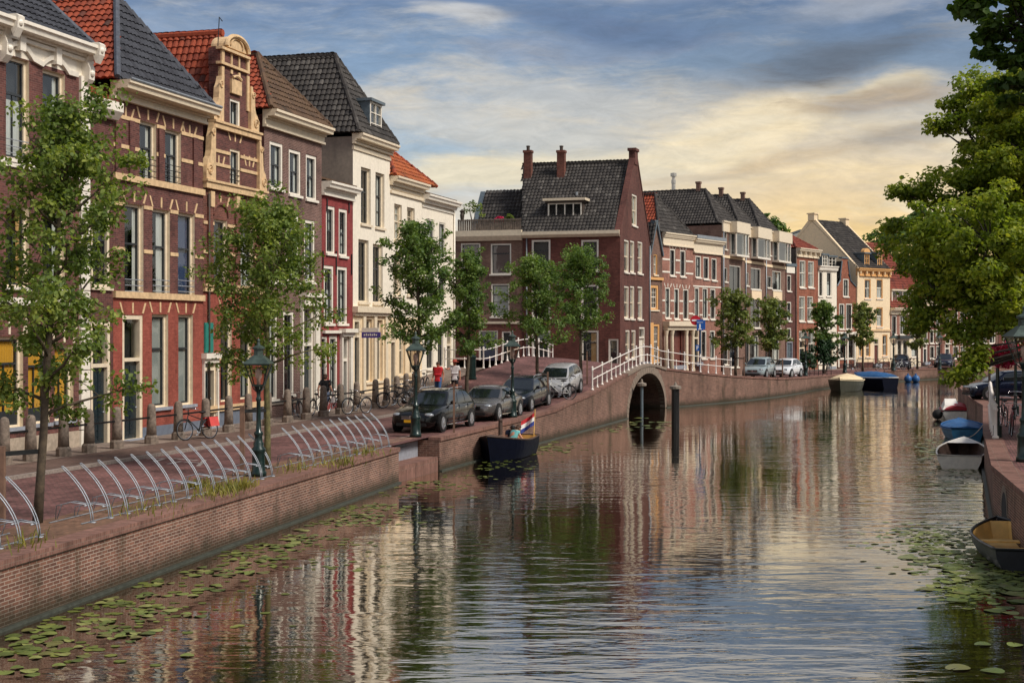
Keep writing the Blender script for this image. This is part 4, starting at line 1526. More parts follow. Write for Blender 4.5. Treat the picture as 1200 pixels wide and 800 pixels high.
def house_banded():
 fr = FL
 s0, s1 = fr.s(132.5), fr.s(238)
 zt = fr.z(150, 92, 0.7)
 h = house('plum brick house with cream bands above a red painted ground floor', fr, s0, s1)
 sp = [(163.5, 183, 143, 212), (193.5, 212, 153, 219), (146, 168, 239, 347), (178.5, 199, 245.5, 347), (208.5, 228, 250, 347),
    (178, 197, 368, 477), (209, 226, 368, 474)]
 ops = ops_from(fr, sp)
 for i in (5, 6): ops[i] = (ops[i][0], ops[i][1], ops[5][2], ops[5][3])
 dops = ops_from(fr, [(143.5, 167, 369, 514)])
 zc3 = fr.z(185, 349)
 zf = fr.z(137, 117)
 shell(h, fr, s0, s1, GZ, zt - 0.2, 9.0, ['brick_plum', 'brick_painted_red', 'bluegrey_plinth', 'cream_paint'], ops + dops,
    zones=[(fr.z(205, 496), 2), (zc3, 1), (zf, 0), (99, 3)], jamb='cream_paint')
 for i, o in enumerate(ops):
  window(h, fr, o, fw=0.1, inset=0.12, split=0.42 if i < 5 else 0.36, mull=1 if i < 2 else 0, rails=(4 if i < 2 else (3 if i < 5 else 0)), sill=None if i < 5 else 'bluestone',
     curtain=(None, 'net_curtain', None, 'net_curtain', 'blue_blind', 'grey_blind', 'grey_blind')[i], ctype=('sides', 'sides', 'sides', 'right', 'full', 'full', 'full')[i], sillw=0.2)
 door(h, fr, dops[0], trans=0.36, fw=0.15)
 st = MB()
 al = ops + dops
 for pxy, hh, pr in (((135, 135), 0.13, 0.03), ((135, 169.5), 0.13, 0.03), ((135, 206), 0.22, 0.1), ((135, 237.5), 0.13, 0.03), ((168, 294.5), 0.13, 0.03), ((185, 347), 0.22, 0.1)):
  band(st, fr, s0, s1, fr.z(*pxy), hh, pr, [o for o in al] if hh < 0.18 else [])
 for o in ops[:5]: keystones(st, fr, o, n=3)
 for o in ops[5:] + dops: keystones(st, fr, o, n=3, hh=0.36)
 for px_ in (147, 222):
  s_ = fr.s(px_)
  keystones(st, fr, (s_ - 0.35, s_ + 0.35, 0, fr.z(135, 137)), n=3)
 st.build('stone_bands', M('cream_stone'), h, uv=False)
 # recessed blind bays beside the top windows
 mb = MB()
 for px_ in (137, 153.5, 187.5, 228):
  s_ = fr.s(px_)
  fr.box(mb, s_ - 0.16, s_ + 0.16, -0.05, 0.07, fr.z(135, 205) + 0.0, fr.z(135, 137))
 mb.build('brick_strips', M('brick_plum'), h)
 cornice(h, fr, s0, s1, zt, zt - zf, 0.72, 'cream_paint', ov=0.12)
 mb = MB()
 mb.tube([fr.w(s0 - 0.1, 0.72, zt + 0.03), fr.w(s1 + 0.1, 0.72, zt + 0.03)], 0.05, 6)
 mb.build('gutter', M('zinc'), h, uv=False)
 hip, zr = ridge_from_px(fr, (s0 + s1) / 2, 126, -2)
 hip_roof(h, fr, s0 - 0.3, s1 + 0.3, zt + 0.02, zr, max(2.0, hip), 11.0, 'tile_red', 'tile_slate', caps='slate', d0=0.35)

def scroll(mb, fr, s_in, s_out, z0, z1, d0=-0.1, d1=0.14, mi=0):
 """S-shaped stone volute standing on z0 against the gable; s_in touches the gable, s_out is its outer foot"""
 sg = 1 if s_out > s_in else -1
 w, hh = abs(s_out - s_in), z1 - z0
 prof = [(0, 0), (1.0, 0), (1.02, 0.12), (0.98, 0.24), (0.82, 0.34), (0.62, 0.40), (0.52, 0.5), (0.5, 0.62), (0.46, 0.74), (0.34, 0.82), (0.26, 0.9), (0.2, 1.0), (0, 1.0)]
 mb.prism([fr.w(s_in + sg * a * w, d1, z0 + b * hh) for a, b in prof], fr.n * (d0 - d1), mi)
 c = fr.w(s_in + sg * w * 0.62, d1 + 0.02, z0 + 0.17 * hh)
 path = []
 for k in range(22):
  an = k * 0.55
  r = 0.30 * w * (1 - k / 26)
  path.append(c + fr.e * (math.cos(an) * r * sg) + Vector((0, 0, math.sin(an) * r)))
 mb.tube(path, 0.035, 5, mi)
 c2 = fr.w(s_in + sg * w * 0.28, d1 + 0.02, z0 + 0.8 * hh)
 path = []
 for k in range(16):
  an = k * 0.6
  r = 0.2 * w * (1 - k / 20)
  path.append(c2 + fr.e * (math.cos(an) * r * sg) + Vector((0, 0, math.sin(an) * r)))
 mb.tube(path, 0.03, 5, mi)

def house_gable():
 fr = FL
 s0, s1 = fr.s(238), fr.s(309)
 h = house('ornate scrolled gable house in dark red brick with golden sandstone trim', fr, s0, s1)
 zA = fr.z(275, 224)         # foot of the gable
 zB = fr.z(275, 153)         # second cornice
 zC = fr.z(270, 79)
 zD = fr.z(270, 60)
 zE = fr.z(272, 41)
 t1 = (fr.s(249), fr.s(301))
 t2 = (fr.s(258.5), fr.s(291))
 t3 = (fr.s(258), fr.s(288))
 ops = ops_from(fr, [(250.5, 266, 257.5, 340.5), (282, 297, 265, 339), (258.5, 271.5, 377, 470), (281.5, 294.5, 379, 467), (269.5, 281, 175.5, 222), (269.5, 281, 117, 148)])
 dops = ops_from(fr, [(237.8, 252.8, 423, 500)])
 outl = [[(s0 + .01, GZ), (s1 - .01, GZ), (s1 - .01, zA), (s0 + .01, zA)], [(t1[0], zA), (t1[1], zA), (t1[1], zB), (t1[0], zB)], [(t2[0], zB), (t2[1], zB), (t2[1], zC), (t2[0], zC)],
   [(t3[0], zC), (t3[1], zC), (t3[1], zD), (t3[0], zD)]]
 mb = MB()
 zp, zg = fr.z(270, 477), fr.z(285, 345)
 front(mb, fr, outl, ops + dops, zones=[(zp, 1), (zg, 2), (zA, 3), (99, 0)], rmi=4)
 for s_ in (s0 + .01, s1 - .01):
  mb.poly([fr.w(s_, 0, GZ), fr.w(s_, -9, GZ), fr.w(s_, -9, zA - 0.4), fr.w(s_, 0, zA - 0.4)], 3)
 mb.poly([fr.w(s0, -9, GZ), fr.w(s1, -9, GZ), fr.w(s1, -9, zA - 0.4), fr.w(s0, -9, zA - 0.4)], 3)
 for (a, b), lo, hi in ((t1, zA - 0.4, zB), (t2, zB, zC), (t3, zC, zD)):     # backs of the gable tiers
  for s_ in (a, b): mb.poly([fr.w(s_, 0, lo), fr.w(s_, -0.5, lo), fr.w(s_, -0.5, hi), fr.w(s_, 0, hi)], 0)
  mb.poly([fr.w(a, -0.5, lo), fr.w(b, -0.5, lo), fr.w(b, -0.5, hi), fr.w(a, -0.5, hi)], 0)
  mb.poly([fr.w(a, 0, hi), fr.w(b, 0, hi), fr.w(b, -0.5, hi), fr.w(a, -0.5, hi)], 0)
 mb.build('wall', [M('brick_plum'), M('bluegrey_plinth'), M('brick_painted_red'), M('brick_redbrown'), M('cream_paint')], h)
 cu = (None, 'net_curtain', None, 'grey_blind', None, 'net_curtain')
 for i, o in enumerate(ops):
  window(h, fr, o, frame='cream_paint' if i < 5 else 'white_paint', fw=0.09, inset=0.1 if i < 4 else 0.03, split=0.45 if i < 5 else 0, mull=1, rails=(3, 3, 0, 0, 4, 0)[i],
     sill=None, curtain=cu[i], ctype='low')
 door(h, fr, dops[0], trans=0.12, fw=0.1)
 st = MB()
 dsp = MB()
 al = ops + dops
 s_d0, s_d1, zd = fr.s(236), fr.s(254.5), fr.z(245, 420)
 fr.box(dsp, s_d0, s_d1, 0.003, 0.22, zd, zd + 0.2)
 fr.box(dsp, s_d0 + 0.05, s_d1 - 0.05, 0.003, 0.12, zd - 0.16, zd - 0.002)
 fr.box(dsp, s_d0 + 0.06, dops[0][0] - 0.005, 0.003, 0.1, GZ + 0.3, zd - 0.162)
 fr.box(dsp, dops[0][1] + 0.005, s_d1 - 0.02, 0.003, 0.1, GZ + 0.3, zd - 0.162)
 dsp.build('door_surround', M('white_paint'), h, uv=False)
 for py_, px_, hh, pr in ((223.5, 275, 0.24, 0.16), (154, 275, 0.2, 0.16), (79, 272, 0.1, 0.12), (62, 272, 0.1, 0.16), (340, 270, 0.2, 0.1)):
  zc = fr.z(px_, py_)
  a, b = {0.24: (s0, s1), 0.2: ((t1[0] - 0.1, t1[1] + 0.1) if pr == 0.16 else (s0, s1)), 0.1: (t3[0] - 0.12, t3[1] + 0.12)}[hh]
  fr.box(st, a, b, -0.12, pr, zc - hh / 2, zc + hh / 2)
  if hh >= 0.2: fr.box(st, a - 0.04, b + 0.04, -0.12, pr + 0.06, zc + hh / 2 + 0.002, zc + hh / 2 + 0.09)
 for py_, px_ in ((182, 275), (197.5, 275), (262, 250), (296, 250), (420, 275)):
  band(st, fr, s0 if py_ > 230 else t1[0], s1 if py_ > 230 else t1[1], fr.z(px_, py_), 0.12, 0.04, al)
 for o in ops[:4]: keystones(st, fr, (o[0], o[1], 0, o[3] + 0.48), n=3, hh=0.36)
 keystones(st, fr, (ops[4][0], ops[4][1], 0, ops[4][3] + 0.25), n=3, hh=0.34)
 for px_ in (256, 292):
  c = fr.s(px_)
  keystones(st, fr, (c - 0.3, c + 0.3, 0, fr.z(px_, 197)), n=3, hh=0.42)
 for px_ in (246.5, 276.5, 304):
  c = fr.s(px_)
  fr.box(st, c - 0.15, c + 0.15, 0.0, 0.12, zA - 0.78, zA - 0.2)
 # scrolls of both gable tiers, pilasters of the top
 scroll(st, fr, t1[0] + 0.02, s0 + 0.02, zA + 0.2, zB + 0.1)
 scroll(st, fr, t1[1] - 0.02, s1 - 0.0, zA + 0.2, zB - 0.1)
 scroll(st, fr, t2[0] + 0.02, fr.s(247), zB + 0.18, zC - 0.5)
 scroll(st, fr, t2[1] - 0.02, fr.s(300), zB + 0.18, zC - 0.5)
 for a in (t2[0], t2[1] - 0.2):
  fr.box(st, a, a + 0.2, -0.1, 0.06, ops[5][3] - 0.3, zC - 0.1)
  fr.box(st, a, a + 0.2, -0.1, 0.07, zC + 0.09, zD - 0.1)
 c = (t2[0] + t2[1]) / 2
 for k in (-0.32, 0.32): fr.box(st, c + k - 0.05, c + k + 0.05, -0.05, 0.05, zC + 0.1, zD - 0.1); fr.box(st, c + k - 0.08, c + k + 0.08, -0.05, 0.05, ops[5][3] + 0.95, zC - 0.1)
 # name stone above the little window, with its moulded edge
 fr.box(st, c - 0.42, c + 0.42, -0.05, 0.1, ops[5][3] + 0.2, ops[5][3] + 0.75)
 st.tube([fr.w(c - 0.36 + 0.72 * k / 10, 0.11, ops[5][3] + 0.8 + 0.1 * math.sin(math.pi * k / 10)) for k in range(11)], 0.06, 6)
 # round pediment
 w = (t3[1] - t3[0]) / 2 * 0.86
 pts = [fr.w(c + math.cos(math.pi * k / 16) * w, 0.08, zD + 0.1 + math.sin(math.pi * k / 16) * (zE - zD - 0.15)) for k in range(17)]
 st.prism(pts, fr.n * -0.62)
 st.tube([p + fr.n * 0.06 for p in pts], 0.09, 6)
 st.tube([fr.w(c + math.cos(math.pi * k / 12) * w * 0.55, 0.1, zD + 0.2 + math.sin(math.pi * k / 12) * (zE - zD) * 0.5) for k in range(13)], 0.05, 5)
 fr.box(st, s0 + 0.1, s1 - 0.1, -0.08, 0.08, fr.z(280, 476) - 0.1, fr.z(280, 476) + 0.12)
 st.build('stone_trim', M('cream_stone'), h, uv=False)
 # brick relieving arches above the first floor windows
 mb = MB()
 for o in ops[:2]:
  cc, r = (o[0] + o[1]) / 2, (o[1] - o[0]) / 2 + 0.06
  mb.tube([fr.w(cc - math.cos(math.pi * k / 12) * r, 0.02, o[3] + 0.16 + math.sin(math.pi * k / 12) * r * 0.75) for k in range(13)], 0.07, 6)
 for px_ in (245, 277, 305):
  a = fr.s(px_)
  fr.box(mb, a - 0.17, a + 0.17, -0.05, 0.08, fr.z(px_, 336), zA - 0.8)
 mb.build('brick_relief', M('brick_redbrown'), h)
 # shutter in its frame
 sh = ops_from(fr, [(238.8, 248.8, 378, 413)])[0]
 mb = MB()
 fr.box(mb, *sh[:2], 0.003, 0.05, *sh[2:])
 fr.box(mb, sh[0] + 0.04, (sh[0] + sh[1]) / 2 - 0.02, 0.0505, 0.07, sh[2] + 0.06, sh[3] - 0.06)
 fr.box(mb, (sh[0] + sh[1]) / 2 + 0.02, sh[1] - 0.04, 0.0505, 0.07, sh[2] + 0.06, sh[3] - 0.06)
 mb.build('shutter', M('teal_paint'), h, uv=False)
 # roof: red tiles behind the gable
 zr = fr.z(252, 57) + 0.9
 sm = (s0 + s1) / 2
 up = fr.w(sm, -0.4, zr) - fr.w(s0 - 0.2, -0.4, zA + 0.1)
 P = fr.w(s0 - 0.2, -12.5, zA + 0.1)
 tiled_roof_part(h, 'roof', [(P, fr.n, up.normalized(), [(0, 0), (12.0, 0), (12.0, up.length), (0, up.length)])], 'tile_red')
 Q = fr.w(s1 + 0.1, -0.5, zA + 0.1)
 up2 = fr.w(sm, -0.5, zr) - Q
 tiled_roof_part(h, 'roof', [(Q, fr.n * -1, up2.normalized(), [(0, 0), (12.0, 0), (12.0, up2.length), (0, up2.length)])], 'tile_red')
 mb = MB()
 mb.tube([fr.w(sm, -0.5, zr + 0.05), fr.w(sm, -12.5, zr + 0.05)], 0.14, 7)
 mb.build('ridge_tiles', M('tile_red'), h, uv=False)
 mb = MB()
 mb.tube([fr.w(t3[0], -0.1, zD), fr.w(t3[0] + 0.5, -0.3, zE + 0.6), fr.w(t3[0] + 0.75, -0.3, zE + 0.5)], 0.02, 5)
 mb.build('antenna', M('black_iron'), h, uv=False)
 cd, cz = ridge_from_px(fr, sm, 172, 42)
 cp = fr.w(sm, -cd, 0)
 chimney(h, (cp.x, cp.y), 0.55, 0.55, zr - 0.4, cz, 'brick_redbrown', fr, pot=False)
 pipe(h, fr, fr.s(243.2), PV, zA - 0.3, r=0.045, mat='dark_wood')

def house_brown():
 fr = FL
 s0, s1 = fr.s(309.5), fr.s(377)
 zt = fr.z(319, 125.5, 0.6)
 zf = fr.z(314, 150)
 h = house('tall grey-brown brick house with white cornice and white windows', fr, s0, s1)
 sp = [(316, 331.5, 167, 221), (338.5, 352.5, 176, 228.5), (358.5, 371, 182, 234), (314, 329, 249, 331), (335.5, 350, 252.5, 330), (356.5, 369, 258, 330),
    (312, 325, 364, 468), (332, 344.5, 365, 462)]
 ops = ops_from(fr, sp)
 dops = ops_from(fr, [(353, 367, 359, 490)])
 shell(h, fr, s0, s1, GZ, zt - 0.2, 9.5, ['brick_brown', 'stone_plinth', 'brick_corner_side'], ops + dops, zones=[(fr.z(335, 492), 1), (99, 0)], side_mi=2)
 for i, o in enumerate(ops):
  window(h, fr, o, frame='white_paint', fw=0.14, split=0.46, mull=1 if i < 3 else 0, sill='white_paint', curtain=('net_curtain', 'net_curtain', 'net_curtain', None, None, 'net_curtain', None, None)[i], ctype='sides')
 door(h, fr, dops[0], frame='white_paint', trans=0.34, fw=0.14)
 mb = MB()
 a, b, zt2 = fr.s(351.5), fr.s(372), fr.z(362, 344)
 o = dops[0]
 fr.box(mb, a - 0.1, b + 0.1, 0.003, 0.4, zt2 - 0.16, zt2)
 fr.box(mb, a, b, 0.003, 0.25, zt2 - 0.55, zt2 - 0.162)
 fr.box(mb, a, o[0] - 0.01, 0.003, 0.14, GZ + 0.25, zt2 - 0.552)
 fr.box(mb, o[1] + 0.01, b, 0.003, 0.14, GZ + 0.25, zt2 - 0.552)
 mb.build('door_surround', M('white_paint'), h, uv=False)
 cornice(h, fr, s0, s1, zt, zt - zf, 0.62, 'cream_paint', ov=0.1)
 mb = MB()
 band(mb, fr, s0, s1, fr.z(340, 470), 0.16, 0.05, ops + dops)
 mb.build('string_course', M('grey_render'), h, uv=False)
 hip, zr = ridge_from_px(fr, (s0 + s1) / 2, 292, 66)
 hip_roof(h, fr, s0 - 0.2, s1 + 0.2, zt + 0.02, zr, max(2.0, hip), 11, 'tile_red', 'tile_brown', caps='tile_brown', d0=0.4)

def house_crimson():
 fr = FL
 s0, s1 = fr.s(377), fr.s(413.5)
 zt = fr.z(384, 210.5, 0.5)
 zf = fr.z(378, 228.5)
 h = house('narrow crimson painted house with white window frames', fr, s0, s1)
 ops = ops_from(fr, [(382, 392.5, 241.5, 297), (397, 407, 245, 300), (379.5, 391, 311, 379), (395, 407, 312.5, 379), (372.5 + 4, 383.5, 394, 468), (386, 395.5, 393, 466)])
 dops = ops_from(fr, [(399.5, 408, 394, 481)])
 shell(h, fr, s0, s1, GZ, zt - 0.15, 9, ['brick_paint_crimson', 'white_paint'], ops + dops)
 for i, o in enumerate(ops):
  window(h, fr, o, frame='white_paint', fw=0.15, split=0.5, sill='white_paint', sash='dark_sash', grid=(2, 2, 2), curtain=(None, None, None, 'net_curtain', None, None)[i], sillw=0.03)
 door(h, fr, dops[0], frame='white_paint', trans=0.32, fw=0.12)
 mb = MB()
 a, b, zc = fr.s(398), fr.s(411), fr.z(404, 385)
 o = dops[0]
 fr.box(mb, a - 0.1, b + 0.1, 0.003, 0.35, zc - 0.18, zc)
 fr.box(mb, a, b, 0.003, 0.2, o[3] + 0.002, zc - 0.182)
 fr.box(mb, a, o[0] - 0.01, 0.003, 0.14, GZ + 0.25, o[3])
 fr.box(mb, o[1] + 0.01, b, 0.003, 0.14, GZ + 0.25, o[3])
 fr.box(mb, s0 + 0.05, a - 0.12, 0.003, 0.16, fr.z(385, 390.5), fr.z(385, 387))
 mb.build('door_surround', M('white_paint'), h, uv=False)
 mb = MB()
 for px_, y0, y1 in ((382.8, 233, 248), (408.5, 238, 250), (378, 294, 322), (393.5, 294, 322), (411.5, 298, 322)):
  s_ = fr.s(px_)
  fr.box(mb, s_ - 0.035, s_ + 0.035, 0.002, 0.05, fr.z(px_, y1), fr.z(px_, y0))
 mb.build('wall_anchor', M('black_iron'), h, uv=False)
 cornice(h, fr, s0, s1, zt, zt - zf, 0.5, 'white_paint', ov=0.02)
 P = fr.w(s0, 0.2, zt + 0.02)
 up = fr.w(s0, -4, zt + 1.2) - P
 tiled_roof_part(h, 'roof', [(P, fr.e, up.normalized(), [(0, 0), (s1 - s0, 0), (s1 - s0, up.length), (0, up.length)])], 'tile_brown')

def house_white_tall():
 fr = FL
 s0, s1 = fr.s(413.5), fr.s(457)
 zt = fr.z(425, 155.5, 0.5)
 h = house('tall white plastered house with grey side wall and big dark roof with dormer', fr, s0, s1)
 ops = ops_from(fr, [(423, 434.5, 197, 263), (440, 450.5, 203, 267), (420, 432, 281, 354), (437, 448.5, 286.5, 355), (429, 436.5, 374, 447.5), (441.5, 448.5, 375, 446)])
 dops = ops_from(fr, [(415, 422.5, 374, 474)])
 zg = fr.z(433, 367)
 shell(h, fr, s0, s1, GZ, zt - 0.15, 8.5, ['white_plaster', 'stone_plinth', 'cream_plaster', 'grey_plaster'], ops + dops, zones=[(fr.z(435, 460), 1), (zg, 2), (99, 0)], side_mi=3)
 for i, o in enumerate(ops):
  window(h, fr, o, frame='cream_paint', fw=0.12, inset=0.14, split=0.4, mull=1, grid=(2, 1, 2), deep=0.24, curtain=(None, 'net_curtain', None, None, None, None)[i])
 door(h, fr, dops[0], trans=0.2, fw=0.12)
 cornice(h, fr, s0, s1, zt, 0.5, 0.55, 'cream_paint', ov=0.05)
 mb = MB()
 zc = fr.z(418, 174)
 fr.box(mb, s0, s1, -0.05, 0.07, zc - 0.09, zc + 0.09)
 zc = fr.z(433, 363)
 fr.box(mb, s0 - 0.05, s1 + 0.1, -0.05, 0.28, zc - 0.14, zc + 0.14)
 fr.box(mb, s0, s1, -0.05, 0.14, zc - 0.3, zc - 0.142)
 for px_ in (425.5, 438.5, 451.5):
  c = fr.s(px_)
  fr.box(mb, c - 0.17, c + 0.17, 0.002, 0.1, fr.z(435, 458), zc - 0.302)
 mb.build('mouldings', M('cream_paint'), h, uv=False)
 sm = (s0 + s1) / 2
 hip, zr = ridge_from_px(fr, sm, 384, 67)
 hip_roof(h, fr, s0 - 0.15, s1 + 0.15, zt + 0.02, zr, max(2.0, hip), 14, 'tile_dark', 'tile_dark', caps='tile_dark', d0=0.4)
 # dormer on the front hip
 a_, b_ = fr.s(433, 0.1), fr.s(447.5, 0.1)
 thing_part_dormer(h, fr, (a_ + b_) / 2, b_ - a_, fr.z(440, 158, 0.1), fr.z(440, 121, 0.1), 0.1, 3.0)
 # hanging violet sign
 sg = thing('hanging_sign', 'violet and white hanging sign on the white house wall', 'sign', fr.w(fr.s(417.5), 0.1, fr.z(420, 390)))
 mb = MB()
 s_ = fr.s(417)
 z0, z1 = fr.z(417, 396, 0.6), fr.z(417, 389, 0.6)
 fr.box(mb, s_ - 0.03, s_ + 0.03, 0.3, 1.25, z0, z1 - 0.0)
 mb.build('sign_board', M('purple_flag'), sg, uv=False)
 mb = MB()
 fr.box(mb, s_ - 0.03, s_ + 0.03, 0.3, 1.15, z1 + 0.005, z1 + 0.2)
 fr.box(mb, s_ - 0.02, s_ + 0.02, 0.0, 0.3, z1, z1 + 0.05)
 mb.build('sign_top', M('white_paint'), sg, uv=False)
 mb = MB()
 for k in range(7):
  fr.box(mb, s_ - 0.034, s_ - 0.0305, 0.42 + k * 0.1, 0.48 + k * 0.1, z0 + 0.1, z0 + 0.1 + 0.08 + 0.03 * (k % 2))
 mb.build('lettering', M('white_paint'), sg, uv=False)

def thing_part_dormer(h, fr, sc_, w, z0, z1, d, length, frame='white_paint', cheek='lead', n=1):
 """box dormer; part of the house"""
 mb = MB()
 a, b = sc_ - w / 2, sc_ + w / 2
 fr.box(mb, a, a + 0.06, d - length, d, z0, z1)
 fr.box(mb, b - 0.06, b, d - length, d, z0, z1)
 fr.box(mb, a - 0.1, b + 0.1, d - length, d + 0.15, z1 + 0.002, z1 + 0.14)
 dm = mb.build('dormer', M(cheek), h, uv=False)
 o = (a + 0.06, b - 0.06, z0, z1)
 mb = MB()
 t = 0.09
 fr.box(mb, o[0], o[0] + t, d - 0.12, d + 0.02, z0, z1)
 fr.box(mb, o[1] - t, o[1], d - 0.12, d + 0.02, z0, z1)
 fr.box(mb, o[0] + t, o[1] - t, d - 0.12, d + 0.02, z1 - t, z1)
 fr.box(mb, o[0] + t, o[1] - t, d - 0.12, d + 0.02, z0, z0 + t)
 for k in range(1, n + 1):
  x = o[0] + (o[1] - o[0]) * k / (n + 1)
  fr.box(mb, x - 0.035, x + 0.035, d - 0.1, d + 0.01, z0 + t, z1 - t)
 for k in (1, 2):
  if n == 1: fr.box(mb, o[0] + t, o[1] - t, d - 0.08, d, z0 + (z1 - z0) * k / 3 - 0.02, z0 + (z1 - z0) * k / 3 + 0.02)
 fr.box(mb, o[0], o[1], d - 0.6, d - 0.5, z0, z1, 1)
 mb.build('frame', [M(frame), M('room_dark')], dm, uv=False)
 mb = MB()
 mb.poly([fr.w(o[0], d - 0.05, z0), fr.w(o[1], d - 0.05, z0), fr.w(o[1], d - 0.05, z1), fr.w(o[0], d - 0.05, z1)])
 mb.build('pane', M('glass'), dm, uv=False, recalc=False)
 return dm

def house_white_mid():
 fr = FL
 s0, s1 = fr.s(457), fr.s(494.5)
 zt = fr.z(464, 205, 0.45)
 h = house('white plastered house with panelled attic under a lichened red hipped roof', fr, s0, s1)
 ops = ops_from(fr, [(462, 471, 239.5, 282), (477, 486, 243.5, 284), (461, 470, 300, 346), (477, 485, 303, 346), (468, 475, 385, 440), (480, 487, 385, 439)])
 dops = ops_from(fr, [(456.8 + 1.2, 464, 380, 470)])
 shell(h, fr, s0, s1, GZ, zt - 0.15, 8.5, ['white_plaster', 'cream_plaster'], ops + dops, zones=[(fr.z(475, 372), 1), (99, 0)])
 for i, o in enumerate(ops):
  window(h, fr, o, fw=0.1, inset=0.12, split=0.45, deep=0.2, sash='cream_paint', grid=(2, 2, 2) if i < 2 else None)
 door(h, fr, dops[0], leaf='dark_wood', trans=0.22, fw=0.12)
 cornice(h, fr, s0, s1, zt, 0.45, 0.5, 'cream_paint', ov=0.05)
 mb = MB()
 zc = fr.z(460, 225)
 fr.box(mb, s0, s1, -0.05, 0.1, zc - 0.08, zc + 0.06)
 a, b = s0 + 0.25, s1 - 0.25
 for q in ((a, b, zt - 0.62, zt - 0.55), (a, b, zc + 0.14, zc + 0.2), (a, a + 0.07, zc + 0.2, zt - 0.62), (b - 0.07, b, zc + 0.2, zt - 0.62)):
  fr.box(mb, q[0], q[1], 0.002, 0.05, q[2], q[3])
 mb.build('mouldings', M('cream_paint'), h, uv=False)
 sm = (s0 + s1) / 2 + 0.6
 hip, zr = ridge_from_px(fr, sm, 477, 171)
 hip_roof(h, fr, s0 - 0.1, s1 + 1.6, zt + 0.02, zr, max(1.8, hip), 12, 'tile_rust', 'tile_rust', caps='tile_red', d0=0.3)
 mb = MB()
 P = fr.w(sm, -max(1.8, hip) + 0.3, zr)
 mb.lathe([(0.16, -0.1), (0.14, 0.15), (0.2, 0.18), (0.2, 0.26), (0.02, 0.3)], tuple(P), 10)
 mb.build('finial', M('lead'), h, uv=False)

def house_white_end():
 fr = FL
 s0, s1 = fr.s(494.5), fr.s(532)
 zt = fr.z(498, 225.5, 0.45)
 h = house('lower white plastered corner house at the end of the left row', fr, s0, s1)
 ops = ops_from(fr, [(500, 509, 257, 304), (514.5, 522, 261, 303), (500, 509, 312, 352), (514.5, 522, 313, 351), (500, 508, 385, 432), (513, 520, 384, 430)])
 dops = ops_from(fr, [(523.5, 529, 386, 458)])
 shell(h, fr, s0, s1, GZ, zt - 0.1, 8.5, ['white_plaster'], ops + dops)
 for i, o in enumerate(ops):
  window(h, fr, o, frame='white_paint', fw=0.08, split=0.45, mull=1, sill='white_paint', curtain='net_curtain' if i == 0 else None, ctype='top')
 door(h, fr, dops[0], trans=0.25)
 cornice(h, fr, s0, s1, zt, 0.45, 0.5, 'white_paint', ov=0.05)
 mb = MB()
 for px_, py_ in ((498, 236), (498, 242)):
  zc = fr.z(px_, py_)
  fr.box(mb, s0, s1, -0.05, 0.06, zc - 0.05, zc + 0.05)
 mb.build('mouldings', M('white_paint'), h, uv=False)
 P = fr.w(s0, 0.2, zt + 0.02)
 up = fr.w(s0, -4, zt + 0.9) - P
 tiled_roof_part(h, 'roof', [(P, fr.e, up.normalized(), [(0, 0), (s1 - s0, 0), (s1 - s0, up.length), (0, up.length)])], 'tile_brown')
 pipe(h, fr, s1 - 0.12, PV, zt - 0.5, mat='white_paint')

for f_ in (house_pilaster, house_infill, house_banded, house_gable, house_brown, house_crimson, house_white_tall, house_white_mid, house_white_end): f_()

# ------------------------------------------------------------------ houses beyond the side canal and along the far bank
FRF = Fr(av(95, -20.8)[:2], DV)                    # fronts towards the side canal
FRS = Fr(av(95, -20.8)[:2], DU)                    # red house, side towards the main canal
SEGS = [Fr(p[:2], (q - p)[:2]) for p, q in zip(FARFAC, FARFAC[1:])]

def pwin(h, fr, specs, d=0.0, **kw):
 ops = ops_from(fr, specs, d)
 return ops

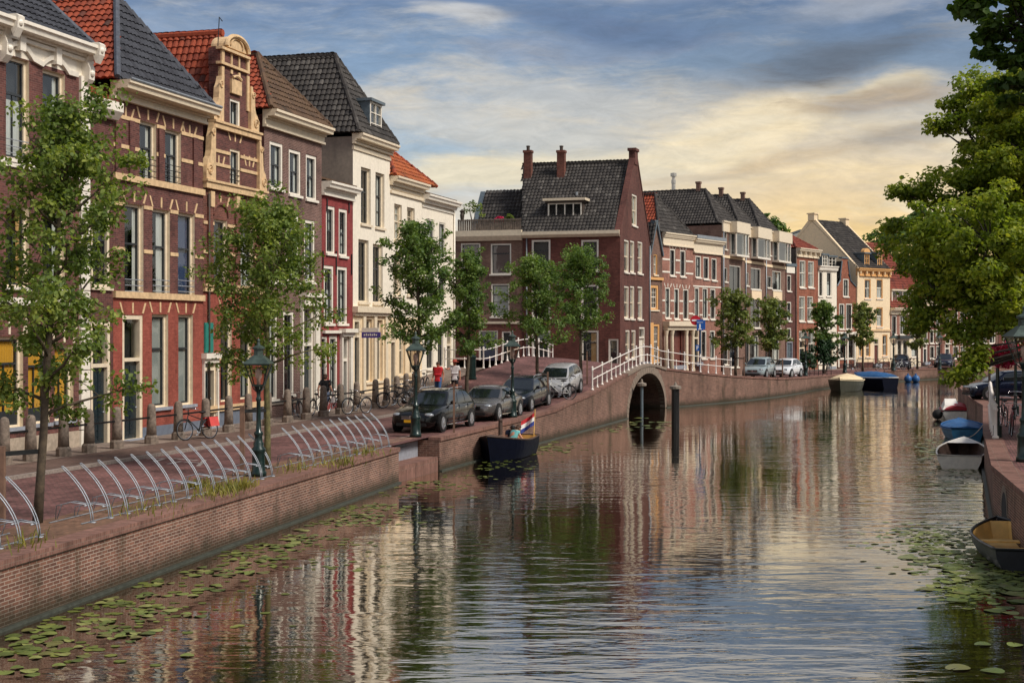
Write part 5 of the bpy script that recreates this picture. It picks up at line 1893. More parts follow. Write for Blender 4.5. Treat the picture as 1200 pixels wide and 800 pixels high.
def house_terrace():
 fr = FRF
 s0, s1 = fr.s(490), fr.s(612.3)
 zt = fr.z(570, 270, 0.3)
 h = house('low brown brick house with cream cornice and plank-fenced roof terrace', fr, s0, s1)
 ops = ops_from(fr, [(540, 563, 285, 320.5), (575, 599, 285.5, 321), (575.5, 597, 332.5, 371), (540, 562, 332.5, 371), (561, 583.5, 387, 428), (588, 599, 388, 428)])
 shell(h, fr, s0, s1, GZ, zt - 0.05, 8, ['brick_dull', 'brick_redbrown'], ops, zones=[(fr.z(570, 380), 1), (99, 0)])
 for i, o in enumerate(ops):
  window(h, fr, o, frame='white_paint', fw=0.1, split=0.3, mull=0 if i != 2 else 0, grid=(1, 1, 3) if i == 2 else None, sill='white_paint', curtain='mauve_blind' if i < 2 else (None, None, 'net_curtain', None, 'blue_blind', None)[i], ctype='full')
 cornice(h, fr, s0, s1, zt, fr.z(570, 270) - fr.z(570, 282), 0.35, 'cream_paint', ov=0.0, simple=True)
 mb = MB()
 band(mb, fr, s0, s1, fr.z(570, 378), 0.16, 0.06)
 mb.build('string_course', M('cream_paint'), h, uv=False)
 # plank fence of the terrace
 mb = MB()
 zf0, zf1 = zt + 0.02, fr.z(570, 256.5)
 a, b = fr.s(536), s1 - 0.1
 n = int((b - a) / 0.16)
 for k in range(n):
  x = a + (b - a) * k / n
  fr.box(mb, x, x + 0.13, -0.12, -0.09, zf0, zf1 + R.uniform(-0.02, 0.02))
 fr.box(mb, a, b, -0.08, -0.04, zf1 - 0.12, zf1 - 0.04)
 mb.build('terrace_fence', M('fence_wood'), h, uv=False)
 mb = MB()
 c = fr.s(540)
 mb.lathe([(0.12, 0), (0.16, 0.3), (0.12, 0.5), (0.2, 0.6), (0.02, 0.75)], tuple(fr.w(c, -0.3, zf1)), 8)
 mb.build('terrace_urn', M('dark_wood'), h, uv=False)
 # darker roof behind the terrace
 a, b = fr.s(558, -3.2), s1
 z1 = fr.z(580, 226, -5.5)
 P = fr.w(a, -2.6, zt - 0.4)
 up = fr.w(a, -5.4, z1) - P
 tiled_roof_part(h, 'roof', [(P, fr.e, up.normalized(), [(0, 0), (b - a, 0), (b - a, up.length), (0, up.length)])], 'tile_dark', 2)
 mb = MB()
 mb.prism([fr.w(a - 0.02, -2.5, zt - 0.4), fr.w(a - 0.02, -5.4, z1 + 0.12), fr.w(a - 0.02, -8, zt - 0.4)], fr.e * -0.35)
 mb.build('verge', M('lead'), h, uv=False)
 plants = [(548, 0.55, 1.5), (560, 0.35, 0.9), (582, 0.3, 0.5), (592, 0.3, 0.5)]
 return fr, zf1

def house_corner():
 fr, f2 = FRF, FRS
 s0, s1 = fr.s(612.5), 0.0
 dep = 10.4
 ze = fr.z(670, 276)
 zr = hz(189, at(680, 101.5).y)
 h = house('tall red brick corner house beside the bridge with steep dark roof and twin chimneys', fr, s0, s1)
 ops = ops_from(fr, [(623, 645, 281, 316.5), (681, 701.5, 281, 317.5), (681, 701.5, 333.5, 372), (623, 645, 333, 372), (623, 645, 387, 427), (681, 701.5, 387, 427), (713, 726, 397, 432)])
 ops[6] = (ops[6][0], min(ops[6][1], -0.12), ops[6][2], ops[6][3])
 mb = MB()
 front(mb, fr, [[(s0 + .005, GZ), (s1, GZ), (s1, ze), (s0 + .005, ze)]], ops, mi=0)
 mb.poly([fr.w(s0 + .005, 0, GZ), fr.w(s0 - 3, -dep, GZ), fr.w(s0 - 3, -dep, ze), fr.w(s0 - 1.5, -dep / 2, zr - 0.2), fr.w(s0 + .005, 0, ze)], 0)
 side = ops_from(f2, [(740.5, 746.5, 228, 264.5), (731.5, 737, 281, 319), (738.5, 743.5, 282, 319.5), (747.2, 753, 283, 320.5), (731.5, 737, 335, 373), (738.5, 743.5, 335, 373.5), (747.2, 753, 335.5, 374),
        (733, 738, 386.5, 420), (740, 745, 386.5, 420)])
 sdoor = ops_from(f2, [(749, 755.5, 383, 424)])
 front(mb, f2, [[(0, GZ), (dep, GZ), (dep, ze), (0, ze)], [(0, ze), (dep, ze), (dep / 2 + 0.45, zr + 0.15), (dep / 2 - 0.45, zr + 0.15)]], side + sdoor, mi=1)
 mb.poly([fr.w(s0, -dep, GZ), fr.w(s1, -dep, GZ), fr.w(s1, -dep, ze), fr.w(s0, -dep, ze)], 1)
 mb.build('wall', [M('brick_corner'), M('brick_corner_side')], h)
 for i, o in enumerate(ops):
  window(h, fr, o, frame='white_paint', fw=0.13, split=0.33, mull=0, sill='white_paint' if i < 6 else None, curtain=(None, None, None, None, None, 'ochre_curtain', None)[i], ctype='right')
 for i, o in enumerate(side):
  window(h, f2, o, frame='white_paint', fw=0.12, split=0.5, mull=0, sill='white_paint', sash='cream_paint', sillw=0.05)
 door(h, f2, sdoor[0], frame='white_paint', leaf='white_paint', trans=0.3)
 # gutter board
 cornice(h, fr, s0, s1, fr.z(670, 270.5, 0.3), 0.42, 0.35, 'cream_paint', ov=0.0, simple=True)
 P = fr.w(s0, 0.22, ze + 0.2)
 up = fr.w(s0, -dep / 2, zr) - P
 L_ = s1 - s0 - 0.38
 tiled_roof_part(h, 'roof', [(P, fr.e, up.normalized(), [(0, 0), (L_, 0), (L_, up.length), (-1.5, up.length)])], 'tile_dark')
 P = fr.w(s1 - 0.38, -dep - 0.2, ze + 0.2)
 up = fr.w(s1 - 0.38, -dep / 2, zr) - P
 tiled_roof_part(h, 'roof', [(P, fr.e * -1, up.normalized(), [(0, 0), (L_ + 3.0, 0), (L_ + 1.5, up.length), (0, up.length)])], 'tile_dark', 2)
 mb = MB()
 mb.tube([fr.w(s0 - 1.5, -dep / 2, zr + 0.05), fr.w(s1 - 0.38, -dep / 2, zr + 0.05)], 0.14, 7)
 mb.build('ridge_tiles', M('tile_dark'), h, uv=False)
 # parapet of the gable and its chimney stub
 mb = MB()
 for sa, za, sb, zb in ((-0.2, ze - 0.1, dep / 2 - 0.3, zr + 0.35), (dep / 2 + 0.3, zr + 0.35, dep + 0.1, ze)):
  mb.box8([f2.w(sa, 0.05, za), f2.w(sb, 0.05, zb), f2.w(sb, -0.37, zb), f2.w(sa, -0.37, za), f2.w(sa, 0.05, za + 0.3), f2.w(sb, 0.05, zb + 0.12), f2.w(sb, -0.37, zb + 0.12), f2.w(sa, -0.37, za + 0.3)])
 f2.box(mb, dep / 2 - 0.5, dep / 2 + 0.5, -0.4, 0.06, zr - 0.2, zr + 0.75)
 f2.box(mb, dep / 2 - 0.6, dep / 2 + 0.6, -0.48, 0.14, zr + 0.752, zr + 0.95)
 mb.build('gable_parapet', M('brick_corner_side'), h)
 for px_, py0 in ((618.5, 176.5), (657.5, 176.5)):
  c = fr.w(fr.s(px_, -4.2), -4.3, 0)
  chimney(h, (c.x, c.y), 0.55, 0.5, zr - 1.6, hz(py0, c.y), 'brick_redbrown', fr)
 # wide dormer with flat roof
 zd0, zd1 = fr.z(662, 257, -1.2), fr.z(662, 238, -1.2)
 a, b = fr.s(642, -1.2), fr.s(683.5, -1.2)
 thing_part_dormer(h, fr, (a + b) / 2, b - a, zd0, zd1, -1.0, 3.0, n=3, cheek='dark_wood')
 mb = MB()
 fr.box(mb, a - 0.25, b + 0.25, -4, -0.7, zd1 + 0.145, zd1 + 0.32)
 mb.build('dormer_roof', M('cream_paint'), h, uv=False)
 mb = MB()
 mb.tube([fr.w(fr.s(677.5, -3), -2.6, zd1), fr.w(fr.s(677.5, -3), -2.6, zd1 + 0.9)], 0.09, 8)
 mb.build('vent_pipe', M('zinc'), h, uv=False)
 pipe(h, fr, fr.s(617.5), 2.3, ze, mat='zinc')
 pipe(h, f2, dep - 0.3, 2.0, ze - 0.2, mat='zinc')

def simple_house(label, fr, px0, px1, ytop, mats, wins, doors=(), crn=(0.7, 0.35, 'cream_paint'), zones=None, depth=8, extra=None, wkw=None, side=0, group=None, dkw=None, simple=False, s0=None, s1=None):
 s0 = fr.s(px0) if s0 is None else s0
 s1 = fr.s(px1) if s1 is None else s1
 xm = (px0 + px1) / 2
 zt = fr.z(xm, ytop)
 h = house(label, fr, s0, s1, group=group)
 ops = ops_from(fr, [w[:4] for w in wins])
 dops = ops_from(fr, doors)
 shell(h, fr, s0, s1, GZ, zt - 0.05, depth, mats, ops + dops, zones=zones, side_mi=side)
 for w, o in zip(wins, ops):
  kw = dict(frame='white_paint', fw=0.11, split=0.45, mull=0, sill='white_paint', sillw=0.05)
  kw.update(wkw or {})
  if len(w) > 4: kw.update(w[4])
  window(h, fr, o, **kw)
 for o in dops: door(h, fr, o, **(dkw or {}))
 if crn: cornice(h, fr, s0, s1, zt + 0.02, crn[0], crn[1], crn[2], ov=0.0, simple=simple)
 return h, s0, s1, zt, ops, dops

def flat_roof(h, fr, s0, s1, zt, mat, rise=1.6, depth=7):
 P = fr.w(s0, 0.15, zt + 0.03)
 up = fr.w(s0, -depth * 0.5, zt + rise) - P
 tiled_roof_part(h, 'roof', [(P, fr.e, up.normalized(), [(0, 0), (s1 - s0, 0), (s1 - s0, up.length), (0, up.length)])], mat, 2)
 Q = fr.w(s1, -depth, zt + 0.03)
 up = fr.w(s1, -depth * 0.5, zt + rise) - Q
 tiled_roof_part(h, 'roof', [(Q, fr.e * -1, up.normalized(), [(0, 0), (s1 - s0, 0), (s1 - s0, up.length), (0, up.length)])], mat, 2)
 mb = MB()
 for s_ in (s0 + 0.01, s1 - 0.01):
  mb.poly([fr.w(s_, 0.1, zt - 0.1), fr.w(s_, -depth * 0.5, zt + rise - 0.03), fr.w(s_, -depth, zt - 0.1)])
 mb.build('gable', M('brick_dull'), h)

def house_alley():
 fr = SEGS[1]
 s0, s1 = 0.02, fr.s(776)
 zt = fr.z(767, 300)
 h = house('very narrow gabled house with ochre framed windows right of the red corner house', fr, s0, s1)
 zp = fr.z(767, 264)
 ops = ops_from(fr, [(766, 770.5, 298, 322), (762, 771.5, 334, 363), (765.5, 773, 379.5, 424)])
 mb = MB()
 c = (s0 + s1) / 2
 front(mb, fr, [[(s0, GZ), (s1, GZ), (s1, zt), (s0, zt)], [(s0, zt), (s1, zt), (c + 0.25, zp), (c - 0.25, zp)]], ops, mi=0)
 for s_ in (s0, s1): mb.poly([fr.w(s_, 0, GZ), fr.w(s_, -8, GZ), fr.w(s_, -8, zt), fr.w(s_, 0, zt)])
 mb.poly([fr.w(s0, -8, GZ), fr.w(s1, -8, GZ), fr.w(s1, -8, zt), fr.w(s0, -8, zt)])
 mb.build('wall', M('brick_dull'), h)
 window(h, fr, ops[0], frame='ochre_paint', sash='white_paint', split=0.5, mull=0, fw=0.08, curtain='net_curtain', ctype='full', sill='cream_paint')
 for o in ops[1:]: window(h, fr, o, frame='ochre_paint', sash='white_paint', split=0.45, grid=(3, 2, 2), fw=0.22, sill='cream_paint')
 mb = MB()
 fr.box(mb, s0, s1, 0.003, 0.14, fr.z(767, 328), fr.z(767, 325))
 fr.box(mb, s0 + 0.1, ops[2][0] - 0.05, 0.003, 0.06, GZ + 0.3, fr.z(767, 378))
 mb.build('ochre_boards', M('ochre_paint'), h, uv=False)
 for a, b, x in ((s0, c - 0.25, -1), (s1, c + 0.25, 1)):
  P, Q = fr.w(a, 0.1, zt), fr.w(b, 0.1, zp)
  n = -fr.n
  up = Q - P
  tiled_roof_part(h, 'roof', [((P if x > 0 else P + n * 8), (n if x > 0 else -n), up.normalized(), [(0, 0), (8, 0), (8, up.length), (0, up.length)])], 'tile_dark', 2)
 mb = MB()
 for a, b in ((s0, c - 0.1), (s1, c + 0.1)):
  mb.bar(fr.w(a, 0.0, zt + 0.05), fr.w(b, 0.0, zp + 0.08), 0.3, 0.14)
 fr.box(mb, c - 0.25, c + 0.25, -0.3, 0.08, zp - 0.1, zp + 0.4)
 mb.build('gable_coping', M('lead'), h, uv=False)

def house_portal():
 fr = SEGS[1]
 h, s0, s1, zt, ops, dops = simple_house('pink brick house with white bands and cream columned portal', fr, 776, 812, 274.5, ['brick_salmon'],
  [(785, 791.5, 291.5, 323), (797, 803.5, 293, 324), (779.5, 785.5, 336.5, 372.5), (790, 796, 337.5, 373.5), (800.5, 807, 338.5, 374), (778.5, 782.5, 386, 425), (803.5, 807, 386, 425)],
  [(785, 799.5, 385.5, 428)], (1.0, 0.35, 'cream_paint'), dkw=dict(frame='brown_door', leaf='brown_door', trans=0, fw=0.1))
 st = MB()
 for py_ in (305, 319.5, 352.5, 367): band(st, fr, s0, s1, fr.z(794, py_), 0.13, 0.03, ops)
 for o in ops[:5]: keystones(st, fr, (o[0], o[1], 0, o[3] - 0.05), n=3, hh=0.3)
 st.build('stone_bands', M('white_paint'), h, uv=False)
 mb = MB()
 z1, z0 = fr.z(794, 376.5), fr.z(794, 382)
 fr.box(mb, s0 + 0.05, s1 - 0.1, 0.003, 0.6, z0, z1)
 fr.box(mb, s0 + 0.15, s1 - 0.2, 0.003, 0.4, z0 - 0.3, z0 - 0.002)
 for px_ in (777.3, 784.2, 800.8, 808.5):
  mb.lathe([(0.2, 0), (0.2, 0.2), (0.15, 0.24), (0.13, z0 - 0.3 - 2.2), (0.2, z0 - 0.3 - 1.8)], tuple(fr.w(fr.s(px_), 0.25, 1.75)), 10)
 mb.build('portal', M('cream_paint'), h, uv=False)
 hip, zr = ridge_from_px(fr, (s0 + s1) / 2 - 0.3, 768, 229)
 hip_roof(h, fr, s0 - 0.5, s1, zt + 0.03, zr, max(1.5, hip), 9, 'tile_red', 'tile_dark', ridge_s=(s0 + s1) / 2 - 0.3, seg=2, caps='tile_dark')

def house_flat_cornice():
 fr = SEGS[1]
 h, s0, s1, zt, ops, dops = simple_house('pink brick house with pale lead-topped cornice and three windows a floor', fr, 812, 846, 281.5, ['brick_salmon'],
  [(815, 821.7, 299.5, 325), (824.2, 831, 301, 327), (833.8, 840, 302.5, 328.5), (814, 819.6, 336.5, 373), (823.3, 829.6, 337, 373.5), (832.3, 838.6, 338, 374), (822, 828, 387, 420), (832, 838, 387, 420)],
  [(813, 819, 385, 424)], (1.15, 0.4, 'cream_paint'))
 mb = MB()
 for py_ in (352.5, 369, 336): band(mb, fr, s0, s1, fr.z(829, py_), 0.11, 0.03, ops)
 mb.build('stone_bands', M('white_paint'), h, uv=False)
 mb = MB()
 fr.box(mb, s0, s1, -5, 0.42, zt + 0.025, zt + 0.3)
 mb.build('roof', M('zinc'), h, uv=False)
 pipe(h, fr, s1 - 0.15, 1.6, zt - 1, mat='dark_wood')
 mb = MB()
 c = fr.w(fr.s(826, -3), -3.2, 0)
 mb.lathe([(0.26, zt), (0.26, hz(242, c.y)), (0.34, hz(242, c.y) + 0.02), (0.34, hz(240, c.y))], (c.x, c.y, 0), 12)
 mb.build('flue', M('chimney_metal'), h, uv=False, smooth=False)

def bay_houses():
 fr = SEGS[2]
 edges = [(846, 872.3), (872.3, 896.2), (896.2, 920.3)]
 ytop = [263.5, 269.5, 274]
 bays = [(854.7, 869.3, 272.5, 297), (879.8, 894.8, 278, 300), (904.7, 919.2, 282, 304)]
 small = [(849, 852, 271.5, 292), (873.8, 877, 277, 296.5), (898.8, 903.8, 281.5, 299)]
 low = [(854.7, 868, 311, 346), (879.8, 891.5, 314, 339), (905, 915.5, 317.5, 340)]
 low2 = [(855, 867, 352, 384), (879.5, 891, 351, 384), (905, 915, 352, 384)]
 gr = [(855, 866, 393, 430), (879, 889, 393, 428), (904, 913, 394, 426)]
 ridges = [(834, 222.5), (859, 229), (884, 234)]
 names = ['first of three brick houses with boxed bay windows, nearest the flue pipes', 'middle one of three brick houses with boxed bay windows', 'last of three brick houses with boxed bay windows, beside the narrow grey infill']
 for i in range(3):
  s0, s1 = fr.s(edges[i][0]), fr.s(edges[i][1])
  wins = [small[i] + (dict(fw=0.06, split=0),), low[i] + (dict(mull=1, split=0, fw=0.09),), low2[i] + (dict(mull=1, split=0, fw=0.09),), gr[i] + (dict(mull=1, split=0.3, fw=0.09),),
    (small[i][0], small[i][1] + 0.4, small[i][2] + 42, small[i][3] + 38, dict(fw=0.06, split=0)), (small[i][0] - 0.3, small[i][1] + 1.5, 392, 427, dict(fw=0.08, split=0.3))]
  h, s0, s1, zt, ops, dops = simple_house(names[i], fr, *edges[i], ytop[i] + 2, ['brick_dull'], wins, (), None, group='brick houses with bay windows')
  # cream parapet
  mb = MB()
  xm = sum(edges[i]) / 2
  zp = fr.z(xm, ytop[i] + 10)
  fr.box(mb, s0 + 0.02, s1 - 0.02, 0.003, 0.12, zp, zt + 0.2)
  a, b = fr.s(bays[i][0]), fr.s(bays[i][1])
  fr.box(mb, a - 0.2, b + 0.1, 0.121, 0.75, zp, zt + 0.35)
  fr.box(mb, s0 + 0.02, s1 - 0.02, 0.003, 0.2, zt + 0.202, zt + 0.32)
  mb.build('parapet', M('cream_paint'), h, uv=False)
  # the bay window box
  D = 0.62
  z1, z0 = fr.z(xm, bays[i][2], D), fr.z(xm, bays[i][3], D)
  mb = MB()
  t = 0.14
  for x0, x1, d0, d1 in ((a, a + t, 0.0, D), (b - t, b, 0.0, D), ((a * 0.28 + b * 0.72) - 0.06, (a * 0.28 + b * 0.72) + 0.06, D - 0.12, D)):
   fr.box(mb, x0, x1, D - 0.14, D, z0, z1)
   if x0 != (a * 0.28 + b * 0.72) - 0.06: fr.box(mb, x0, x1, 0.002, 0.14, z0, z1)
  fr.box(mb, a - 0.05, b + 0.05, 0.002, D + 0.05, z1 + 0.002, z1 + 0.12)
  fr.box(mb, a - 0.05, b + 0.05, 0.002, D + 0.05, z0 - 0.16, z0 - 0.002)
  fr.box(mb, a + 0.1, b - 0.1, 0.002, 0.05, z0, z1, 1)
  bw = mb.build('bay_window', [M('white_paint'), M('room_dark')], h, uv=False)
  mb = MB()
  mb.poly([fr.w(a, D - 0.06, z0), fr.w(b, D - 0.06, z0), fr.w(b, D - 0.06, z1), fr.w(a, D - 0.06, z1)])
  for s_ in (a + 0.05, b - 0.05): mb.poly([fr.w(s_, 0.01, z0), fr.w(s_, D - 0.06, z0), fr.w(s_, D - 0.06, z1), fr.w(s_, 0.01, z1)])
  mb.build('pane', M('glass'), bw, uv=False, recalc=False)
  mb = MB()
  fr.box(mb, s0 + 0.05, s1 - 0.05, 0.003, 0.08, fr.z(xm, ytop[i] + 40), fr.z(xm, ytop[i] + 37))
  if i > 0: fr.box(mb, ops[1][0], ops[1][1], 0.003, 0.1, ops[2][3] + 0.02, ops[1][2] - 0.15)
  mb.build('cream_panel', M('cream_plaster'), h, uv=False)
  hip, zr = ridge_from_px(fr, (s0 + s1) / 2, *ridges[i])
  hip_roof(h, fr, s0, s1, zt + 0.1, zr, max(2.2, hip), 10.5, 'tile_dark', 'tile_dark', d0=-0.3, seg=2, caps='tile_dark')
  rc = fr.w((s0 + s1) / 2, -max(2.2, hip) - 0.9, 0)
  chimney(h, (rc.x, rc.y), 0.34, 0.34, zr - 0.2, zr + 0.75, 'brick_dull', fr, pot=False)
  pipe(h, fr, s0 + 0.25, 1.4, zp, mat='zinc')
  if i == 0:
   mb = MB()
   c = fr.w(s0 + 0.1, -6.0, 0)
   k = at(789.3, 124)
   zt_ = hz(203, 124)
   mb.lathe([(0.17, zt - 1), (0.17, zt_ - 0.9), (0.2, zt_ - 0.9), (0.2, zt_ - 0.6), (0.14, zt_ - 0.58), (0.14, zt_ - 0.3), (0.27, zt_ - 0.28), (0.27, zt_), (0.01, zt_ + 0.05)], (k.x, k.y, 0), 12)
   mb.build('flue', M('chimney_metal'), h, uv=False)

def house_small_infill():
 fr = SEGS[3]
 h, s0, s1, zt, ops, dops = simple_house('narrow dark infill house with small white dormer box', fr, 920.5, 932.8, 319, ['brick_corner_side'],
  [(922.3, 927.3, 322, 341), (922.3, 927.3, 353.5, 376), (922.3, 927.3, 384, 396, dict(split=0))], [(922, 929, 400, 426)], None, dkw=dict(frame='bluestone', leaf='lead', trans=0))
 mb = MB()
 fr.box(mb, fr.s(921.5), fr.s(931), -2.2, 0.05, fr.z(926, 320), fr.z(926, 312.5))
 mb.build('dormer', M('white_paint'), h, uv=False)
 mb = MB()
 fr.box(mb, s0, s1, -4, 0.12, fr.z(926, 312), fr.z(926, 308.5))
 mb.build('roof', M('lead'), h, uv=False)

def house_brick_cornice():
 fr = SEGS[3]
 h, s0, s1, zt, ops, dops = simple_house('orange-red brick house with bracketed cream cornice and tall white sash windows', fr, 933, 958.5, 292, ['brick_orange', 'brick_grey'],
  [(937, 944, 305, 337), (947, 954, 306, 337), (936.5, 943.5, 347, 376.5), (946, 953, 347, 377), (936.5, 943, 387.5, 398, dict(split=0)), (947, 955, 387.5, 420)],
  [(936.5, 943, 399, 430)], (0.85, 0.5, 'cream_paint'), side=1, wkw=dict(mull=1, sash='white_paint', fw=0.1, grid=(2, 1, 1), curtain='net_curtain', ctype='sides'))
 mb = MB()
 for k in range(5):
  x = s0 + 0.2 + (s1 - s0 - 0.5) * k / 4
  fr.box(mb, x, x + 0.12, 0.15, 0.4, zt - 0.62, zt - 0.31)
 mb.build('brackets', M('cream_paint'), h, uv=False)
 hip, zr = ridge_from_px(fr, (s0 + s1) / 2, 931, 276)
 hip_roof(h, fr, s0, s1, zt + 0.03, zr, max(1.8, hip), 8, 'tile_crimson', 'tile_crimson', seg=2, caps='tile_crimson')
 pipe(h, fr, s0 - 0.12, 1.3, zt, mat='fence_wood')

def house_white_far():
 fr = SEGS[4]
 h, s0, s1, zt, ops, dops = simple_house('white plastered far house with a glazed attic box on top', fr, 958.8, 980.5, 312, ['white_plaster'],
  [(959.5, 964.5, 318, 347), (968.5, 974.5, 318.5, 347), (959.5, 965, 354, 384), (968.5, 974.5, 354, 384), (960, 968, 392, 426)], [(970, 976, 392, 429)], (0.45, 0.3, 'white_paint'))
 thing_part_dormer(h, fr, (fr.s(958.8, -1) + fr.s(966.5, -1)) / 2, fr.s(966.5) - fr.s(958.8) - 0.1, zt + 0.03, fr.z(963, 298), -0.6, 3, n=1)
 thing_part_dormer(h, fr, (fr.s(969.5, -1) + fr.s(979, -1)) / 2, fr.s(979) - fr.s(969.5), zt + 0.03, fr.z(974, 300), -0.9, 3, n=1)

def house_neck():
 fr = SEGS[4]
 s0, s1 = fr.s(980.8), fr.s(1003)
 zsh, zn = fr.z(992, 336), fr.z(990, 303)
 n0, n1 = fr.s(986.5), fr.s(993.5)
 h = house('red brick neck-gable house with white shopfront', fr, s0, s1)
 ops = ops_from(fr, [(988, 994.7, 326.5, 347.5), (983.3, 989.8, 355.5, 385.5), (991.3, 998.8, 355.5, 385.5), (984, 992, 392, 420), (993.5, 1001, 392, 420)])
 mb = MB()
 outl = [[(s0 + .01, GZ), (s1 - .01, GZ), (s1 - .01, zsh), (s0 + .01, zsh)], [(n0, zsh), (n1, zsh), (n1, zn), (n0, zn)]]
 zm = zsh + (zn - zsh) * 0.45
 outl += [[(s0 + .01, zsh), (n0, zsh), (n0, zm), (n0 - (n0 - s0) * 0.35, zsh + (zm - zsh) * 0.45)], [(n1, zsh), (s1 - .01, zsh), (n1 + (s1 - n1) * 0.35, zsh + (zm - zsh) * 0.45), (n1, zm)]]
 outl += [[(n0 - 0.25, zm), (n0, zm), (n0, zn - 0.3)], [(n1, zm), (n1 + 0.25, zm), (n1, zn - 0.3)]]
 front(mb, fr, outl, ops, zones=[(fr.z(992, 426), 1), (99, 0)])
 for s_ in (s0 + .01, s1 - .01): mb.poly([fr.w(s_, 0, GZ), fr.w(s_, -8, GZ), fr.w(s_, -8, zsh), fr.w(s_, 0, zsh)])
 mb.poly([fr.w(s0, -8, GZ), fr.w(s1, -8, GZ), fr.w(s1, -8, zsh), fr.w(s0, -8, zsh)])
 mb.build('wall', [M('brick_orange'), M('brick_corner_side')], h)
 for i, o in enumerate(ops): window(h, fr, o, frame='white_paint', fw=0.12, split=0.4, mull=0, sill='white_paint', sillw=0.04)
 mb = MB()
 fr.box(mb, s0 + 0.05, s1 - 0.05, 0.003, 0.12, ops[3][3] + 0.02, ops[3][3] + 0.3)
 for x in (s0 + 0.1, ops[3][1] + 0.02, s1 - 0.35): fr.box(mb, x, x + 0.2, 0.003, 0.1, GZ + 0.3, ops[3][3] + 0.018)
 mb.build('shopfront', M('white_paint'), h, uv=False)
 mb = MB()
 fr.box(mb, n0 - 0.06, n1 + 0.06, -0.35, 0.08, zn + 0.002, zn + 0.16)
 path = [(s0 + .01, zsh), (n0 - (n0 - s0) * 0.35, zsh + (zm - zsh) * 0.45), (n0 - 0.25, zm), (n0, zn - 0.3)]
 for sg in (0, 1):
  pp = [fr.w(a if not sg else (n0 + n1) - a, 0.03, b + 0.05) for a, b in path] if not sg else [fr.w(a, 0.03, b + 0.05) for a, b in [(s1 - .01, zsh), (n1 + (s1 - n1) * 0.35, zsh + (zm - zsh) * 0.45), (n1 + 0.25, zm), (n1, zn - 0.3)]]
  mb.tube(pp, 0.08, 6)
 mb.build('gable_coping', M('lead'), h, uv=False)
 sm = (s0 + s1) / 2
 for a, sg in ((s0, 1), (s1, -1)):
  P = fr.w(a, -0.3, zsh)
  up = fr.w(sm, -0.3, zn - 0.4) - P
  e = -fr.n
  tiled_roof_part(h, 'roof', [((P + e * 7.7) if sg > 0 else P, (-e if sg > 0 else e), up.normalized(), [(0, 0), (7.7, 0), (7.7, up.length), (0, up.length)])], 'tile_dark', 2)

def house_cream():
 fr = SEGS[4]
 h, s0, s1, zt, ops, dops = simple_house('cream house with two arched roof dormers and tall bare side gable', fr, 1003.2, 1043, 315, ['cream_plaster', 'brick_corner_side'],
  [(1013, 1020.5, 327, 350), (1027, 1034.5, 327, 350), (1027, 1034.5, 360, 383), (1013, 1020.5, 360, 383), (1006, 1010.5, 392, 418), (1014.5, 1020, 398, 418), (1034, 1040, 392, 417)],
  [(1024, 1030, 396, 426)], (0.8, 0.45, 'ochre_paint'), zones=[(SEGS[4].z(1023, 424), 1), (99, 0)], wkw=dict(frame='ochre_paint', sash='white_paint', mull=1), dkw=dict(frame='cream_paint', leaf='brown_door', trans=0.25))
 mb = MB()
 for k in range(6):
  x = s0 + 0.25 + (s1 - s0 - 0.7) * k / 5
  fr.box(mb, x, x + 0.22, 0.12, 0.36, zt - 0.6, zt - 0.3)
 band(mb, fr, s0, s1, fr.z(1023, 387), 0.18, 0.12)
 mb.build('brackets', M('cream_stone'), h, uv=False)
 # steep roof with ridge parallel to the front and the bare gable on the left
 dep = 11.0
 zr = hz(263, at(990, 153).y)
 P = fr.w(s0, 0.1, zt + 0.05)
 up = fr.w(s0, -dep / 2, zr) - P
 L_ = s1 - s0
 tiled_roof_part(h, 'roof', [(P, fr.e, up.normalized(), [(0, 0), (L_, 0), (L_, up.length), (0, up.length)])], 'tile_dark', 2)
 P = fr.w(s1, -dep, zt + 0.05)
 up = fr.w(s1, -dep / 2, zr) - P
 tiled_roof_part(h, 'roof', [(P, fr.e * -1, up.normalized(), [(0, 0), (L_, 0), (L_, up.length), (0, up.length)])], 'tile_dark', 2)
 mb = MB()
 mb.prism([fr.w(s0 + 0.3, 0.2, zt), fr.w(s0 + 0.3, -dep / 2 + 0.4, zr + 0.2), fr.w(s0 + 0.3, -dep / 2 - 0.4, zr + 0.2), fr.w(s0 + 0.3, -dep, zt), fr.w(s0 + 0.3, -dep, GZ), fr.w(s0 + 0.3, -0.05, GZ)], fr.e * -0.28)
 mb.prism([fr.w(s1 - 0.02, 0.2, zt), fr.w(s1 - 0.02, -dep / 2, zr + 0.2), fr.w(s1 - 0.02, -dep, zt)], fr.e * -0.2)
 mb.build('side_gable', M('cream_plaster'), h)
 for (x, a, b) in ((s0 + 0.16, zr + 0.1, zr + 0.75), (s1 - 0.3, zr - 0.2, zr + 0.5)):
  mb = MB()
  fr.box(mb, x - 0.3, x + 0.3, -dep / 2 - 0.4, -dep / 2 + 0.4, a, b)
  fr.box(mb, x - 0.38, x + 0.38, -dep / 2 - 0.5, -dep / 2 + 0.5, b + 0.002, b + 0.12)
  mb.build('chimney', M('cream_plaster'), h)
 for px_ in (1015.3, 1030.3):
  dm = thing_part_dormer(h, fr, fr.s(px_, -0.3), 0.95, zt + 0.1, fr.z(px_, 297), -0.25, 2.4, frame='ochre_paint', cheek='lead')
  mb = MB()
  c = fr.s(px_, -0.3)
  zz = fr.z(px_, 297) + 0.145
  mb.prism([fr.w(c + math.cos(math.pi * k / 10) * 0.55, -0.2, zz + math.sin(math.pi * k / 10) * 0.42) for k in range(11)], fr.n * -0.4)
  mb.build('pediment', M('ochre_paint'), dm, uv=False)

